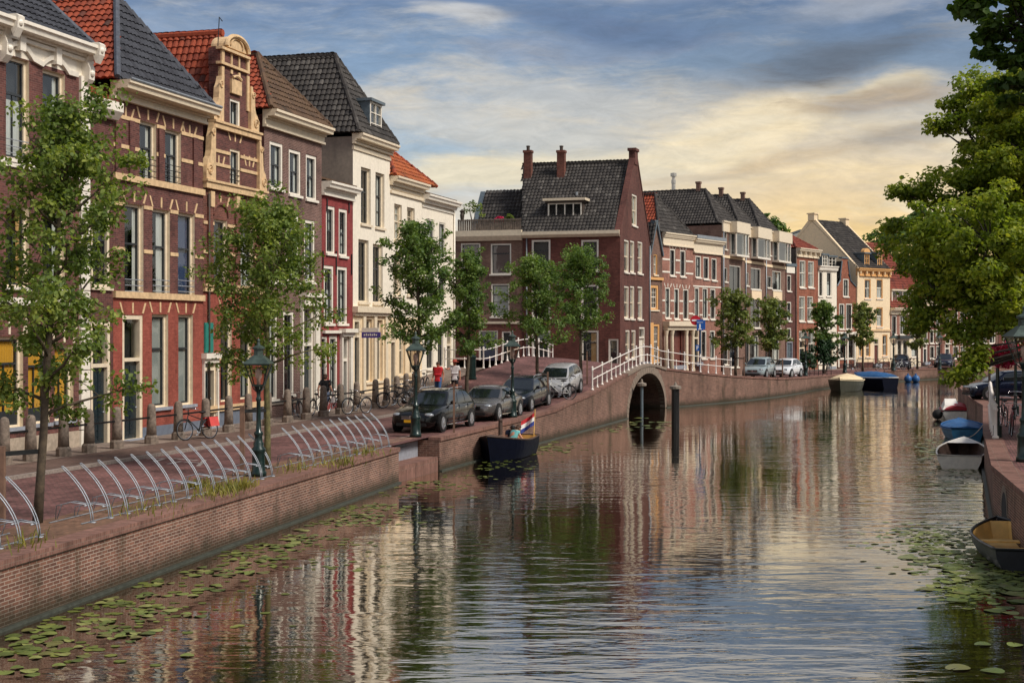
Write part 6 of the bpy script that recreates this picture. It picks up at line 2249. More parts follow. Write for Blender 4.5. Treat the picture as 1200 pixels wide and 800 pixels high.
def house_redroof():
 fr = SEGS[4]
 h, s0, s1, zt, ops, dops = simple_house('brick house with steep crimson tiled roof, wide dormer and cream shopfront', fr, 1043.3, 1079, 361, ['brick_salmon', 'cream_paint'],
  [(1045, 1051, 369.5, 392), (1054.5, 1061, 369.5, 392), (1066, 1072, 370, 392), (1051.5, 1057, 398, 420), (1058, 1064, 398, 420), (1068, 1075, 399, 418)], [(1045.5, 1049.5, 398, 425)], (0.7, 0.6, 'cream_paint'),
  zones=[(SEGS[4].z(1060, 396), 1), (99, 0)], wkw=dict(mull=0))
 zr = hz(290, 160)
 dep = 9
 P = fr.w(s0, 0.1, zt + 0.05)
 up = fr.w(s0, -dep / 2, zr) - P
 L_ = s1 - s0
 tiled_roof_part(h, 'roof', [(P, fr.e, up.normalized(), [(0, 0), (L_, 0), (L_, up.length), (0, up.length)])], 'tile_crimson', 2)
 mb = MB()
 for s_ in (s0 + 0.02, s1 - 0.02): mb.poly([fr.w(s_, 0, zt), fr.w(s_, -dep / 2, zr - 0.05), fr.w(s_, -dep, zt)])
 mb.build('gable', M('brick_corner_side'), h)
 thing_part_dormer(h, fr, fr.s(1057, -0.4), fr.s(1071) - fr.s(1045), fr.z(1057, 355), fr.z(1057, 340.5), -0.3, 3, n=3, cheek='cream_paint')
 mb = MB()
 fr.box(mb, fr.s(1050), fr.s(1066), 0.003, 0.5, fr.z(1058, 397), fr.z(1058, 393))
 mb.build('shop_fascia', M('dark_sash'), h, uv=False)

def houses_hidden_by_tree():
 fr = SEGS[4]
 for px0, px1, yt, mats, lab, roof in ((1079.3, 1104, 352, ['brick_redbrown'], 'red-brown brick house with white door half hidden by the hanging foliage', 'tile_crimson'),
            (1104.3, 1134, 346, ['brick_salmon'], 'pale pink brick house behind the big tree with cream ground floor', 'tile_dark'),
            (1134.3, 1170, 350, ['brick_dull'], 'brown brick house almost hidden behind the big tree', 'tile_dark'),
            (1170.3, 1212, 345, ['brick_corner'], 'farthest dark red brick house at the right edge behind the lamp', 'tile_dark')):
  w = px1 - px0
  wins = []
  for y0, y1 in ((362, 380), (385 - 1, 400)):
   for k in (0.12, 0.42, 0.7):
    wins.append((px0 + w * k, px0 + w * (k + 0.2), y0 + 2, y1 + 2))
  wins += [(px0 + w * 0.42, px0 + w * 0.65, 405, 420), (px0 + w * 0.72, px0 + w * 0.92, 405, 420)]
  h, s0, s1, zt, ops, dops = simple_house(lab, fr, px0, px1, yt, mats, wins, [(px0 + w * 0.1, px0 + w * 0.3, 402, 424)], (0.6, 0.35, 'cream_paint'), dkw=dict(frame='white_paint'))
  flat_roof(h, fr, s0, s1, zt, roof, 3.0, 8)

def glass_block():
 c = at(953, 195)
 h = thing('office_block', 'distant dark blue-grey box building above the rooftops', 'building', (c.x, c.y, 1))
 w = 30 * 195 / FPX
 z1 = hz(269, 195)
 mb = MB()
 mb.box(c.x - w / 2, c.x + w / 2, c.y, c.y + 8, 1, z1 - 0.3)
 mb.build('wall', M('glass_block'), h, uv=False)
 mb = MB()
 mb.box(c.x - w / 2 - 0.1, c.x + w / 2 + 0.1, c.y - 0.1, c.y + 8.1, z1 - 0.29, z1)
 mb.build('roof_edge', M('lead'), h, uv=False)
 mb = MB()
 for k in range(1, 6): mb.box(c.x - w / 2 + w * k / 6 - 0.04, c.x - w / 2 + w * k / 6 + 0.04, c.y - 0.06, c.y - 0.002, 8, z1 - 0.35)
 mb.build('facade_ribs', M('lead'), h, uv=False)
 mb = MB()
 mb.tube([(c.x + 1.0, c.y + 2, z1), (c.x + 1.0, c.y + 2, z1 + 2.2)], 0.12, 6)
 mb.build('mast', M('black_iron'), h, uv=False)

house_terrace()
for f_ in (house_corner, house_alley, house_portal, house_flat_cornice, bay_houses, house_small_infill, house_brick_cornice, house_white_far, house_neck, house_cream, house_redroof, houses_hidden_by_tree, glass_block): f_()

def added_right_row():
 """unseen houses added on the right bank to darken reflections and block low sky"""
 fr = Fr(av(112, 17.0)[:2], -DU)
 s = 0.0
 for k, (w, hh, m_, roof, lab) in enumerate(((9, 10.5, 'brick_redbrown', 'tile_dark', 'red brown house of the right bank farthest from the camera'), (8, 12.0, 'brick_plum', 'tile_red', 'plum brick house of the right bank under a red roof'),
            (10, 9.5, 'white_plaster', 'tile_dark', 'white plastered house of the right bank'), (9, 11.5, 'brick_dull', 'tile_red', 'dull brown house of the right bank beside the white one'),
            (10, 10.5, 'brick_salmon', 'tile_dark', 'pink brick house of the right bank'), (11, 12.5, 'brick_redbrown', 'tile_dark', 'tall red brown house of the right bank opposite the scrolled gable'),
            (10, 11, 'brick_orange', 'tile_red', 'orange brick house of the right bank'), (11, 11.5, 'brick_plum', 'tile_dark', 'plum brick house of the right bank nearest the camera'))):
  h = house(lab, fr, s, s + w, z=1.3)
  ops = []
  for z in (2.2, 5.6, 8.6):
   if z + 1.9 < hh + 1: ops += [(s + 0.8 + i * (w - 0.6) / 4, s + 0.8 + i * (w - 0.6) / 4 + 1.15, z, z + 2.0) for i in range(4)]
  shell(h, fr, s, s + w, 1.2, hh + 1.2, 8, [m_], ops)
  for o in ops: window(h, fr, o, frame='white_paint', split=0.45, mull=0)
  cornice(h, fr, s, s + w, hh + 1.25, 0.6, 0.4, 'cream_paint', ov=0.0)
  flat_roof(h, fr, s, s + w, hh + 1.25, roof, 3.2, 8)
  s += w + 0.02

added_right_row()

# ------------------------------------------------------------------ trees and other plants
mat_leaf('leaf_young', srgb(72, 92, 46), srgb(112, 132, 62), srgb(172, 180, 92), trans=0.45)
mat_leaf('leaf_dense', srgb(64, 88, 50), srgb(98, 124, 62), srgb(142, 160, 84), trans=0.42)
mat_leaf('leaf_big', srgb(84, 106, 38), srgb(134, 150, 52), srgb(190, 190, 74), trans=0.5)
mat_leaf('leaf_dark', srgb(48, 72, 30), srgb(72, 100, 38), srgb(106, 130, 52), trans=0.42)  # dark-leaved species; backlit shade of the near tree also put into the colour
mat_leaf('leaf_far', srgb(78, 94, 54), srgb(112, 126, 66), srgb(154, 158, 86), trans=0.42)
mat_leaf('leaf_ivy', srgb(22, 44, 24), srgb(34, 62, 32), srgb(52, 82, 40), trans=0.2)
mat_leaf('petal', srgb(170, 20, 70), srgb(220, 50, 110), srgb(245, 150, 185), trans=0.3)
mat_leaf('grass_blade', srgb(86, 92, 40), srgb(134, 130, 60), srgb(176, 162, 84), trans=0.3)
mat_plain('bark', srgb(84, 72, 58), 0.9, var=0.3, scale=8, bump_s=0.4)
mat_plain('bark_green', srgb(104, 98, 62), 0.9, var=0.3, scale=8, bump_s=0.4)
mat_plain('bark_dark', srgb(48, 40, 34), 0.9, var=0.3, scale=8, bump_s=0.4)

class Leaves:
 def __init__(self, seed):
  self.r = np.random.default_rng(seed)
  self.V = []

 def clump(self, c, rad, n, size, flat=0.75, up=0.55):
  """n leaves scattered through a ball of radius rad round c"""
  r = self.r
  d = r.normal(size=(n, 3)); d /= np.linalg.norm(d, axis=1)[:, None] + 1e-9
  p = d * (r.random(n) ** 0.45)[:, None] * rad
  p[:, 2] *= flat
  nrm = d * 0.6 + r.normal(size=(n, 3)) * 0.55
  nrm[:, 2] += up
  nrm /= np.linalg.norm(nrm, axis=1)[:, None] + 1e-9
  t = r.normal(size=(n, 3)) + d * 0.8
  t[:, 2] -= 0.5
  t -= nrm * (t * nrm).sum(1)[:, None]
  t /= np.linalg.norm(t, axis=1)[:, None] + 1e-9
  b = np.cross(nrm, t)
  s = size * (0.65 + 0.7 * r.random(n))[:, None]
  p = p + np.asarray(c)[None, :]
  w = 0.36
  pts = [p - t * s * 0.5, p - t * s * 0.2 + b * s * w + nrm * s * 0.10, p + t * s * 0.2 + b * s * w * 0.8 + nrm * s * 0.08, p + t * s * 0.55,
     p + t * s * 0.2 - b * s * w * 0.8 + nrm * s * 0.08, p - t * s * 0.2 - b * s * w + nrm * s * 0.10]
  self.V.append(np.stack(pts, axis=1))

 def build(self, name, mat, parent):
  V = np.concatenate(self.V)
  n = len(V)
  base = (np.arange(n) * 6)[:, None]
  F = np.concatenate([base + np.array([[0, 1, 2, 3]]), base + np.array([[0, 3, 4, 5]])], axis=1).ravel()
  return fast_mesh(name, V.reshape(-1, 3), F, 4, M(mat), parent)

def young_tree(label, loc, height, crown_r, crown_z0, seed, lean=(0, 0), leaf='leaf_young', nl=16, dens=1.0, size=0.105, bark='bark', group=None, top_narrow=1.0, name='young_lime_tree', tr=0.085):
 """street tree: slender trunk, rising limbs, twigs carrying leaf clumps"""
 t = thing(name, label, 'tree', loc, group=group)
 rg = random.Random(seed)
 L = Leaves(seed)
 wood = MB()
 n = 9
 trunk = []
 for i in range(n + 1):
  k = i / n
  trunk.append(Vector((lean[0] * k + rg.uniform(-.04, .04) * k * 2, lean[1] * k + rg.uniform(-.04, .04) * k * 2, height * 0.93 * k)))
 wood.tube(trunk, [tr * (1.15 if i == 0 else 1) * (1 - 0.82 * i / n) + 0.012 for i in range(n + 1)], 8)
 br = MB()

 def on_trunk(z):
  f = min(n - 1e-3, z / (height * 0.93) * n)
  i = int(f)
  return trunk[i].lerp(trunk[i + 1], f - i)
 az = rg.random() * 6.28
 for i in range(nl):
  k = (i + rg.random() * 0.6) / nl
  z = crown_z0 + (height * 0.93 - crown_z0) * (k ** 0.95) * 0.96
  az += 2.4 + rg.uniform(-.4, .4)
  shape = (math.sin(math.pi * (0.16 + 0.84 * min(1, (k * 0.9 + 0.12)))) ** 0.7) if top_narrow else 1
  ln = crown_r * max(0.25, shape) * rg.uniform(0.75, 1.15)
  rise = rg.uniform(0.25, 0.75) + k * 0.5
  p0 = on_trunk(z)
  d = Vector((math.cos(az), math.sin(az), rise)).normalized()
  path = [p0]
  for s_ in range(1, 5):
   q = p0 + d * ln * s_ / 4
   q += Vector((rg.uniform(-.06, .06), rg.uniform(-.06, .06), 0.10 * ln * (s_ / 4) ** 2 * (1 if k > 0.3 else -0.8)))
   path.append(q)
  br.tube(path, [0.03 * (1 - 0.75 * s_ / 4) * (1.2 - 0.6 * k) + 0.005 for s_ in range(5)], 5)
  for s_ in range(1, 5):
   for tw in range(2 if s_ < 4 else 3):
    dv = Vector((rg.gauss(0, 1), rg.gauss(0, 1), rg.gauss(0.25, 0.7))).normalized() * crown_r * rg.uniform(0.18, 0.42) * (0.6 + 0.4 * s_ / 4)
    e = path[s_] + dv
    br.tube([path[s_], path[s_] + dv * 0.5 + Vector((0, 0, 0.03)), e], [0.011, 0.008, 0.004], 4, caps=False)
    L.clump(e, crown_r * rg.uniform(0.13, 0.24), int(30 * dens * rg.uniform(0.6, 1.3)), size)
    L.clump(path[s_] + dv * 0.5, crown_r * 0.12, int(12 * dens), size)
 for k in range(5): L.clump(trunk[-1] + Vector((rg.uniform(-.15, .15), rg.uniform(-.15, .15), rg.uniform(-.3, .2))), crown_r * 0.14, int(22 * dens), size)
 wood.build('trunk', M(bark), t, uv=False, smooth=True, local=True)
 br.build('branches', M(bark), t, uv=False, smooth=True, local=True)
 L.build('crown', leaf, t)
 return t

def gz(px, py, dz=0.0):
 """foot point on the left street"""
 z = 1.14
 for _ in range(6):
  p = G(px, py, z)
  z = zs(p.x, p.y) + dz
 p = G(px, py, z)
 p.z = z
 return p

def street(px, Y, dz=0.0):
 p = at(px, Y)
 p.z = zs(p.x, p.y) + dz
 return p

p = gz(44, 612)
young_tree('thin open-crowned lime tree nearest the camera, at the left edge', p, 8.8, 1.85, 2.1, 3, lean=(0.45, 0.3), nl=25, dens=1.9, size=0.09)
p = gz(313, 549)
young_tree('full lime tree behind the first lamp post and its bicycle racks', p, 7.6, 1.95, 2.6, 11, lean=(0.0, 0.1), nl=22, dens=1.75, size=0.095, bark='bark_green')
young_tree('dark green lime tree behind the second lamp post and the black estate car', street(490, 57), 8.3, 1.75, 2.9, 5, leaf='leaf_dense', nl=22, dens=1.7, size=0.105)
young_tree('slim lime tree with bare trunk between the black estate car and the grey coupe', street(546, 63), 7.4, 1.35, 2.6, 8, leaf='leaf_dense', nl=18, dens=1.5, size=0.105, lean=(0.25, 0))
young_tree('lime tree rising behind the dark blue estate car before the red brick house', street(630, 71), 7.0, 1.85, 2.4, 14, leaf='leaf_dense', nl=18, dens=1.5, size=0.115, lean=(-0.1, 0))
young_tree('lime tree with straight trunk just right of the silver car, before the red corner house', street(681, 75.5), 7.3, 1.85, 2.7, 21, leaf='leaf_dense', nl=20, dens=1.6, size=0.115, lean=(-0.1, 0))
FT = [(862, 106, 6.6, 1.75, 31, 'leaf_far', 'yellowish street tree left of the far parked silver car'), (904, 111, 6.2, 1.6, 32, 'leaf_far', 'yellowish street tree above the far parked white car'),
   (965, 127, 6.6, 1.6, 33, 'leaf_dense', 'small tree above the dark ivy bush on the far quay'), (1011, 133, 6.6, 1.5, 34, 'leaf_far', 'slim pale tree in front of the cream far house'),
   (1075, 141, 6.6, 1.5, 35, 'leaf_far', 'slim pale tree between the two dark far cars')]
for px, Y, hh, cr, sd, lf, lab in FT:
 young_tree(lab, street(px, Y), hh, cr, 2.0, sd, leaf=lf, nl=16, dens=0.8, size=0.19, tr=0.1)

def bush(label, c, rx, rz, seed, leaf, n, size, name='bush', kind_cat='bush'):
 t = thing(name, label, kind_cat, c)
 L = Leaves(seed)
 rg = random.Random(seed)
 for k in range(n):
  a, e, q = rg.random() * 6.28, rg.uniform(-0.2, 1.5), rg.random() ** 0.4
  L.clump((math.cos(a) * math.cos(e) * rx * q, math.sin(a) * math.cos(e) * rx * q, rz * 0.45 + math.sin(e) * rz * 0.55 * q), rx * 0.35, 30, size)
 st = MB()
 for k in range(5):
  a = rg.random() * 6.28
  st.tube([(0.1 * math.cos(a), 0.1 * math.sin(a), 0), (rx * 0.5 * math.cos(a), rx * 0.5 * math.sin(a), rz * 0.7)], [0.03, 0.01], 5)
 st.build('stems', M('bark'), t, uv=False, local=True)
 L.build('foliage', leaf, t)
 return t

bush('tall dark ivy bush below the small tree on the far quay', street(966, 126), 1.3, 3.0, 41, 'leaf_ivy', 70, 0.2)
bush('rounded dark green shrub left of the ivy bush on the far quay', street(944, 124), 1.0, 1.9, 42, 'leaf_ivy', 45, 0.18)
fr_, zf_ = FRF, FRF.z(570, 256.5)
for px, hh, rr_, lf, lab in ((552, 1.6, 0.75, 'leaf_young', 'leafy terrace plant beside the urn on the brown house'), (583, 0.5, 0.4, 'petal', 'low pink flowers along the terrace fence of the brown house'),
         (594, 0.6, 0.4, 'leaf_young', 'low green terrace plant beside the pink flowers')):
 q = fr_.w(fr_.s(px), -0.6, FRF.z(570, 262))
 bush(lab, q, rr_, hh, int(px), lf, 14, 0.12, 'terrace_plant', 'plant')

def crown_tree(label, trunk_foot, trunk_r, lobes, seed, leaf, size, clump_r, dens, per, bark='bark_dark', name='canal_tree', fork=3.0):
 """big tree: lobes are (centre, radius) foliage masses fed by limbs from the trunk"""
 t = thing(name, label, 'tree', trunk_foot)
 rg = random.Random(seed)
 L = Leaves(seed)
 o = Vector(trunk_foot)
 w = MB()
 top = Vector((0, 0, fork))
 w.tube([(0, 0, -0.2), (0.05, 0, fork * 0.5), top, top + Vector((rg.uniform(-.3, .3), rg.uniform(-.3, .3), fork * 1.1))], [trunk_r * 1.3, trunk_r, trunk_r * 0.85, trunk_r * 0.4], 10)
 b = MB()
 for c, r in lobes:
  c = Vector(c) - o
  h0 = rg.uniform(0.6, 1.5) * fork
  s_ = Vector((0, 0, min(h0, max(fork * 0.7, c.z - 0.5))))
  mid = s_.lerp(c, 0.55) + Vector((rg.uniform(-.4, .4), rg.uniform(-.4, .4), 0.35))
  b.tube([s_, s_.lerp(mid, 0.5) + Vector((0, 0, .15)), mid, c], [trunk_r * 0.4, trunk_r * 0.3, trunk_r * 0.2, 0.02], 6)
  nc = max(3, int(dens * r * r))
  for k in range(nc):
   d = Vector((rg.gauss(0, 1), rg.gauss(0, 1), rg.gauss(0, 0.8))).normalized()
   q = c + d * r * (rg.random() ** 0.5)
   q.z -= 0.12 * (Vector((q.x - c.x, q.y - c.y, 0)).length)
   if rg.random() < 0.35: b.tube([c.lerp(q, 0.2), c.lerp(q, 0.6) + Vector((0, 0, .08)), q], [0.03, 0.018, 0.006], 4, caps=False)
   L.clump(q, clump_r * rg.uniform(0.6, 1.25), int(per * rg.uniform(0.6, 1.3)), size, flat=0.55, up=0.8)
 w.build('trunk', M(bark), t, uv=False, smooth=True, local=True)
 b.build('branches', M(bark), t, uv=False, smooth=True, local=True)
 L.build('crown', leaf, t)
 return t

def lobes_px(lst):
 return [((at(px, Y).x, Y, hz(py, Y)), r * Y / FPX) for px, py, Y, r in lst]

A_L = [(1170, 118, 47, 48), (1188, 92, 45, 26), (1196, 110, 44, 30), (1200, 125, 46, 50), (1178, 160, 46, 46), (1150, 170, 47, 34), (1110, 120, 47, 14), (1122, 142, 47, 20), (1100, 150, 47, 10), (1140, 100, 47, 22), (1205, 180, 45, 70), (1135, 208, 46, 42), (1082, 226, 46, 26), (1055, 222, 46, 9), (1052, 262, 47, 14), (1095, 272, 45, 48), (1160, 285, 43, 75),
   (1215, 260, 46, 90), (1138, 340, 44, 52), (1095, 340, 44, 34), (1085, 365, 44, 20), (1180, 345, 43, 46), (1120, 385, 43, 24), (1142, 390, 43, 18), (1145, 408, 42.5, 8), (1140, 427, 42.5, 7), (1131, 435, 42.5, 6), (1122, 440, 42.5, 5), (1143, 418, 42.5, 7),
   (1260, 190, 48, 100), (1280, 320, 46, 110), (1340, 240, 48, 130), (1250, 90, 48, 70), (1180, 230, 49, 60), (1080, 310, 47, 30), (1050, 290, 48, 14)]
crown_tree('big yellow-green lime tree overhanging the right side of the canal', (18.5, 44, ZR), 0.32, lobes_px(A_L), 77, 'leaf_big', 0.125, 0.5, 22, 120, fork=4.2)
B_L = [(1195, 25, 27, 52), (1148, 12, 27, 16), (1163, 62, 27, 20), (1150, 42, 27, 10), (1210, 90, 27, 42), (1186, 95, 27, 18), (1131, 4, 27, 7), (1260, 40, 27, 90), (1230, -60, 27, 90), (1178, 118, 28, 14), (1320, 60, 28, 120)]
crown_tree('dark leafy branch of a nearer tree in the upper right corner', (16.2, 27, ZR), 0.3, lobes_px(B_L), 78, 'leaf_dark', 0.15, 0.26, 42, 40, fork=5.0, name='near_tree')
C_L = [(1105, 300, 70, 30), (1135, 330, 68, 36), (1165, 300, 72, 45), (1120, 270, 72, 30), (1180, 350, 66, 44), (1200, 250, 72, 70)]
crown_tree('darker tree standing behind the big lime tree on the right bank', (30, 70, ZR), 0.3, lobes_px(C_L), 79, 'leaf_dense', 0.24, 0.7, 5, 45, fork=4.0, name='bank_tree')
D_L = [(1032, 283, 200, 16), (1045, 272, 200, 16), (1065, 268, 200, 22), (1090, 262, 200, 26), (1120, 268, 200, 30), (1050, 305, 200, 26), (1085, 300, 200, 34), (1120, 305, 200, 34)]
crown_tree('distant dark tree top showing behind the cream house chimney', (54, 200, 1.0), 0.4, lobes_px(D_L), 80, 'leaf_dense', 0.55, 1.1, 4, 30, fork=7, name='distant_tree')
E_L = [(902, 258, 165, 8), (909, 262, 165, 9), (893, 262, 165, 8), (917, 268, 165, 7)]
crown_tree('tree top peeping over the dark roofs of the bay window houses', (30.2, 165, 1.0), 0.3, lobes_px(E_L), 81, 'leaf_dense', 0.4, 0.6, 10, 30, fork=7, name='distant_tree')

# weeds at the foot of the racks and along the wall head
def weeds(px, py, n, spread, seed, hh=0.3):
 p = gz(px, py)
 rg = random.Random(seed)
 V, Fc = [], []
 for k in range(n):
  x, y = p.x + rg.gauss(0, spread * 0.3) * 0.9 + rg.gauss(0, spread) * DU.x, p.y + rg.gauss(0, spread) * DU.y
  z = zs(x, y)
  a, l, h_ = rg.random() * 6.28, rg.uniform(0.02, 0.14), rg.uniform(0.3, 1) * hh
  b = len(V)
  c, s = math.cos(a), math.sin(a)
  V += [(x - s * .012, y + c * .012, z), (x + s * .012, y - c * .012, z), (x + c * l * .5 + s * .008, y + s * l * .5 - c * .008, z + h_ * .7), (x + c * l, y + s * l, z + h_)]
  Fc += [b, b + 1, b + 2, b + 3]
 return V, Fc

VV, FF = [], []
for args in ((232, 570, 130, 0.35, 1), (262, 577, 260, 0.7, 2), (285, 572, 120, 0.4, 3), (395, 545, 120, 0.6, 4), (350, 550, 60, 0.5, 5), (430, 532, 80, 0.7, 6), (30, 640, 50, 0.5, 7), (170, 600, 60, 0.8, 8)):
 V, Fc = weeds(*args)
 b = len(VV)
 VV += V
 FF += [i + b for i in Fc]
set_custom(fast_mesh('weeds', VV, FF, 4, M('grass_blade')), kind='stuff')

# ------------------------------------------------------------------ street furniture
def bollards():
 base = None
 pts = []
 pxs = [-28, 5, 36, 74.5, 104.5, 137, 177.5, 209, 241, 268, 291, 314, 337, 359, 379, 399, 418, 440, 453, 465, 476, 486]
 where = ['left of the frame edge, before the brown house', 'at the far left edge, before the brown house', 'before the yellow curtained windows, half hidden by the thin tree trunk', 'before the yellow curtained windows, right of the thin tree trunk',
     'below the white rusticated corner pilaster', 'before the dark door of the narrow infill house', 'before the dark door of the red painted house', 'between the two red framed ground windows', 'behind the bicycle with red panniers',
     'below the green shutter', 'before the scrolled gable house, left of its lamp post', 'hidden behind the first lamp', 'right of the first lamp post, before the grey-brown house', 'before the white portal of the grey-brown house',
     'at the left hip of the walking person in black', 'just right of the walking person in black', 'beside the parked bicycle at the crimson house', 'under the tall cream windows of the white house',
     'right of the tall cream windows of the white house', 'before the dark door of the white house', 'left of the second lamp post', 'behind the second lamp post']
 fr = Fr(av(0, -24.7)[:2], DU)
 for px, wh in zip(pxs, where):
  s_ = fr.s(px)
  p = fr.w(s_, 0, 0)
  p.z = zs(p.x, p.y) + 0.08
  pts.append(p)
  if px < 0: continue
  lab = 'weathered grey stone bollard ' + wh
  if base is None:
   base = thing('stone_bollard', lab, 'bollard', p, group='stone bollards along the house fronts')
   mb = MB()
   mb.lathe([(0.17, 0.28), (0.155, 0.7), (0.14, 1.16), (0.12, 1.26), (0.06, 1.31), (0.0001, 1.32)], (0, 0, 0), 10)
   mb.build('shaft', M('bollard_stone'), base, uv=False, smooth=True, local=True)
   mb = MB()
   mb.lathe([(0.23, -0.1), (0.225, 0.22), (0.175, 0.285)], (0, 0, 0), 8)
   mb.build('foot', M('bollard_stone'), base, uv=False, local=True)
  else:
   dup(base, p, R.random() * 3, lab)
 rl = ['at the far left edge', 'behind the thin tree trunk', 'under the yellow curtained windows', 'beside the white corner pilaster', 'before the dark infill door', 'before the red painted ground floor, at its door', 'before the red painted wall, under its windows',
    'behind the bicycle with red panniers', 'below the green shutter', 'before the golden plinth band of the gable house', 'left of the first lamp post', 'behind the first lamp post', 'before the grey-brown house', 'before the white portal', 'left of the walking person', 'right of the walking person',
    'at the crimson house door', 'under the blue hanging sign', 'between the two stone posts of the white house', 'at the dark door of the white house', 'beside the second lamp post']
 k = 0
 for i, (p, q) in enumerate(zip(pts, pts[1:])):
  if i in (0, 10, 13): continue
  mb = MB()
  mb.bar(p + Vector((0, 0, 0.86)), q + Vector((0, 0, 0.86)), 0.045, 0.06)
  o = mb.build('iron_bar', M('black_iron'), None, uv=False)
  set_custom(o, 'black iron bar between two stone bollards ' + rl[i], 'bar', 'iron bars between the bollards')

bollards()

def rack_row(label, p0, p1, n):
 """row of hairpin bicycle stands on two ground rails"""
 t = thing('bicycle_rack', label, 'bicycle rack', p0, group='galvanised bicycle racks')
 d = (p1 - p0)
 e = Vector((d.x, d.y, 0)).normalized()
 s_ = Vector((-e.y, e.x, 0))            # towards the street
 hoop = hold = None
 for i in range(n):
  o = d * (i / (n - 1))
  if hoop is None:
   def curve(k, off):
    path = []
    for j in range(10):
     u = j / 9
     path.append(s_ * (0.62 * u ** 1.9) + e * off + Vector((0, 0, 1.06 * u ** 0.93)))
    return path
   mb = MB()
   a, b = curve(0, -0.042), curve(0, 0.042)
   lo = [p for p in a] + [a[-1] + s_ * 0.03 + e * 0.015 + Vector((0, 0, .03)), b[-1] + s_ * 0.03 - e * 0.015 + Vector((0, 0, .03))] + list(reversed(b))
   mb.tube(lo, 0.0115, 6)
   mb.box(-0.07, 0.07, -0.07, 0.07, 0, 0.012)
   hoop = mb.build('hoop', M('galvanised'), t, uv=False, smooth=True, local=True)
   mb = MB()
   for sg in (-1, 1):
    mb.tube([e * 0.05 * sg + Vector((0, 0, 0.36)) + s_ * 0.1, e * (0.05 * sg + 0.04 * sg) + s_ * 0.42 + Vector((0, 0, 0.4)), e * 0.1 * sg + s_ * 0.72 + Vector((0, 0, 0.32)), e * 0.03 * sg + s_ * 0.78 + Vector((0, 0, 0.05))], 0.011, 5)
   mb.tube([e * -0.14 + Vector((0, 0, 0.34)) + s_ * 0.09, e * 0.14 + Vector((0, 0, 0.34)) + s_ * 0.09], 0.016, 5)
   hold = mb.build('wheel_holder', M('galvanised'), t, uv=False, smooth=True, local=True)
  else:
   for src in (hoop, hold):
    c = src.copy()
    COL.objects.link(c)
    c.location = o
    if src is hold and i % 2: c.location = o + Vector((0, 0, -0.1))
 mb = MB()
 for off in (0.06, 0.75):
  mb.bar(s_ * off - e * 0.3 + Vector((0, 0, 0.015)), s_ * off + d + e * 0.3 + Vector((0, 0, 0.015)), 0.03, 0.016)
 mb.build('ground_rail', M('galvanised'), t, uv=False, local=True)
 return t

rack_row('galvanised bicycle rack with four hoops cut by the left edge of the photo', gz(-26, 650), gz(46, 629), 4)
rack_row('longest galvanised bicycle rack, running to the first lamp post', gz(108, 612), gz(319, 558), 14)
rack_row('dense galvanised bicycle rack between the first lamp post and the black estate car', gz(356, 548), gz(456, 523), 11)
rack_row('short bicycle rack before the silver car', gz(644, 474), gz(660, 470), 3)

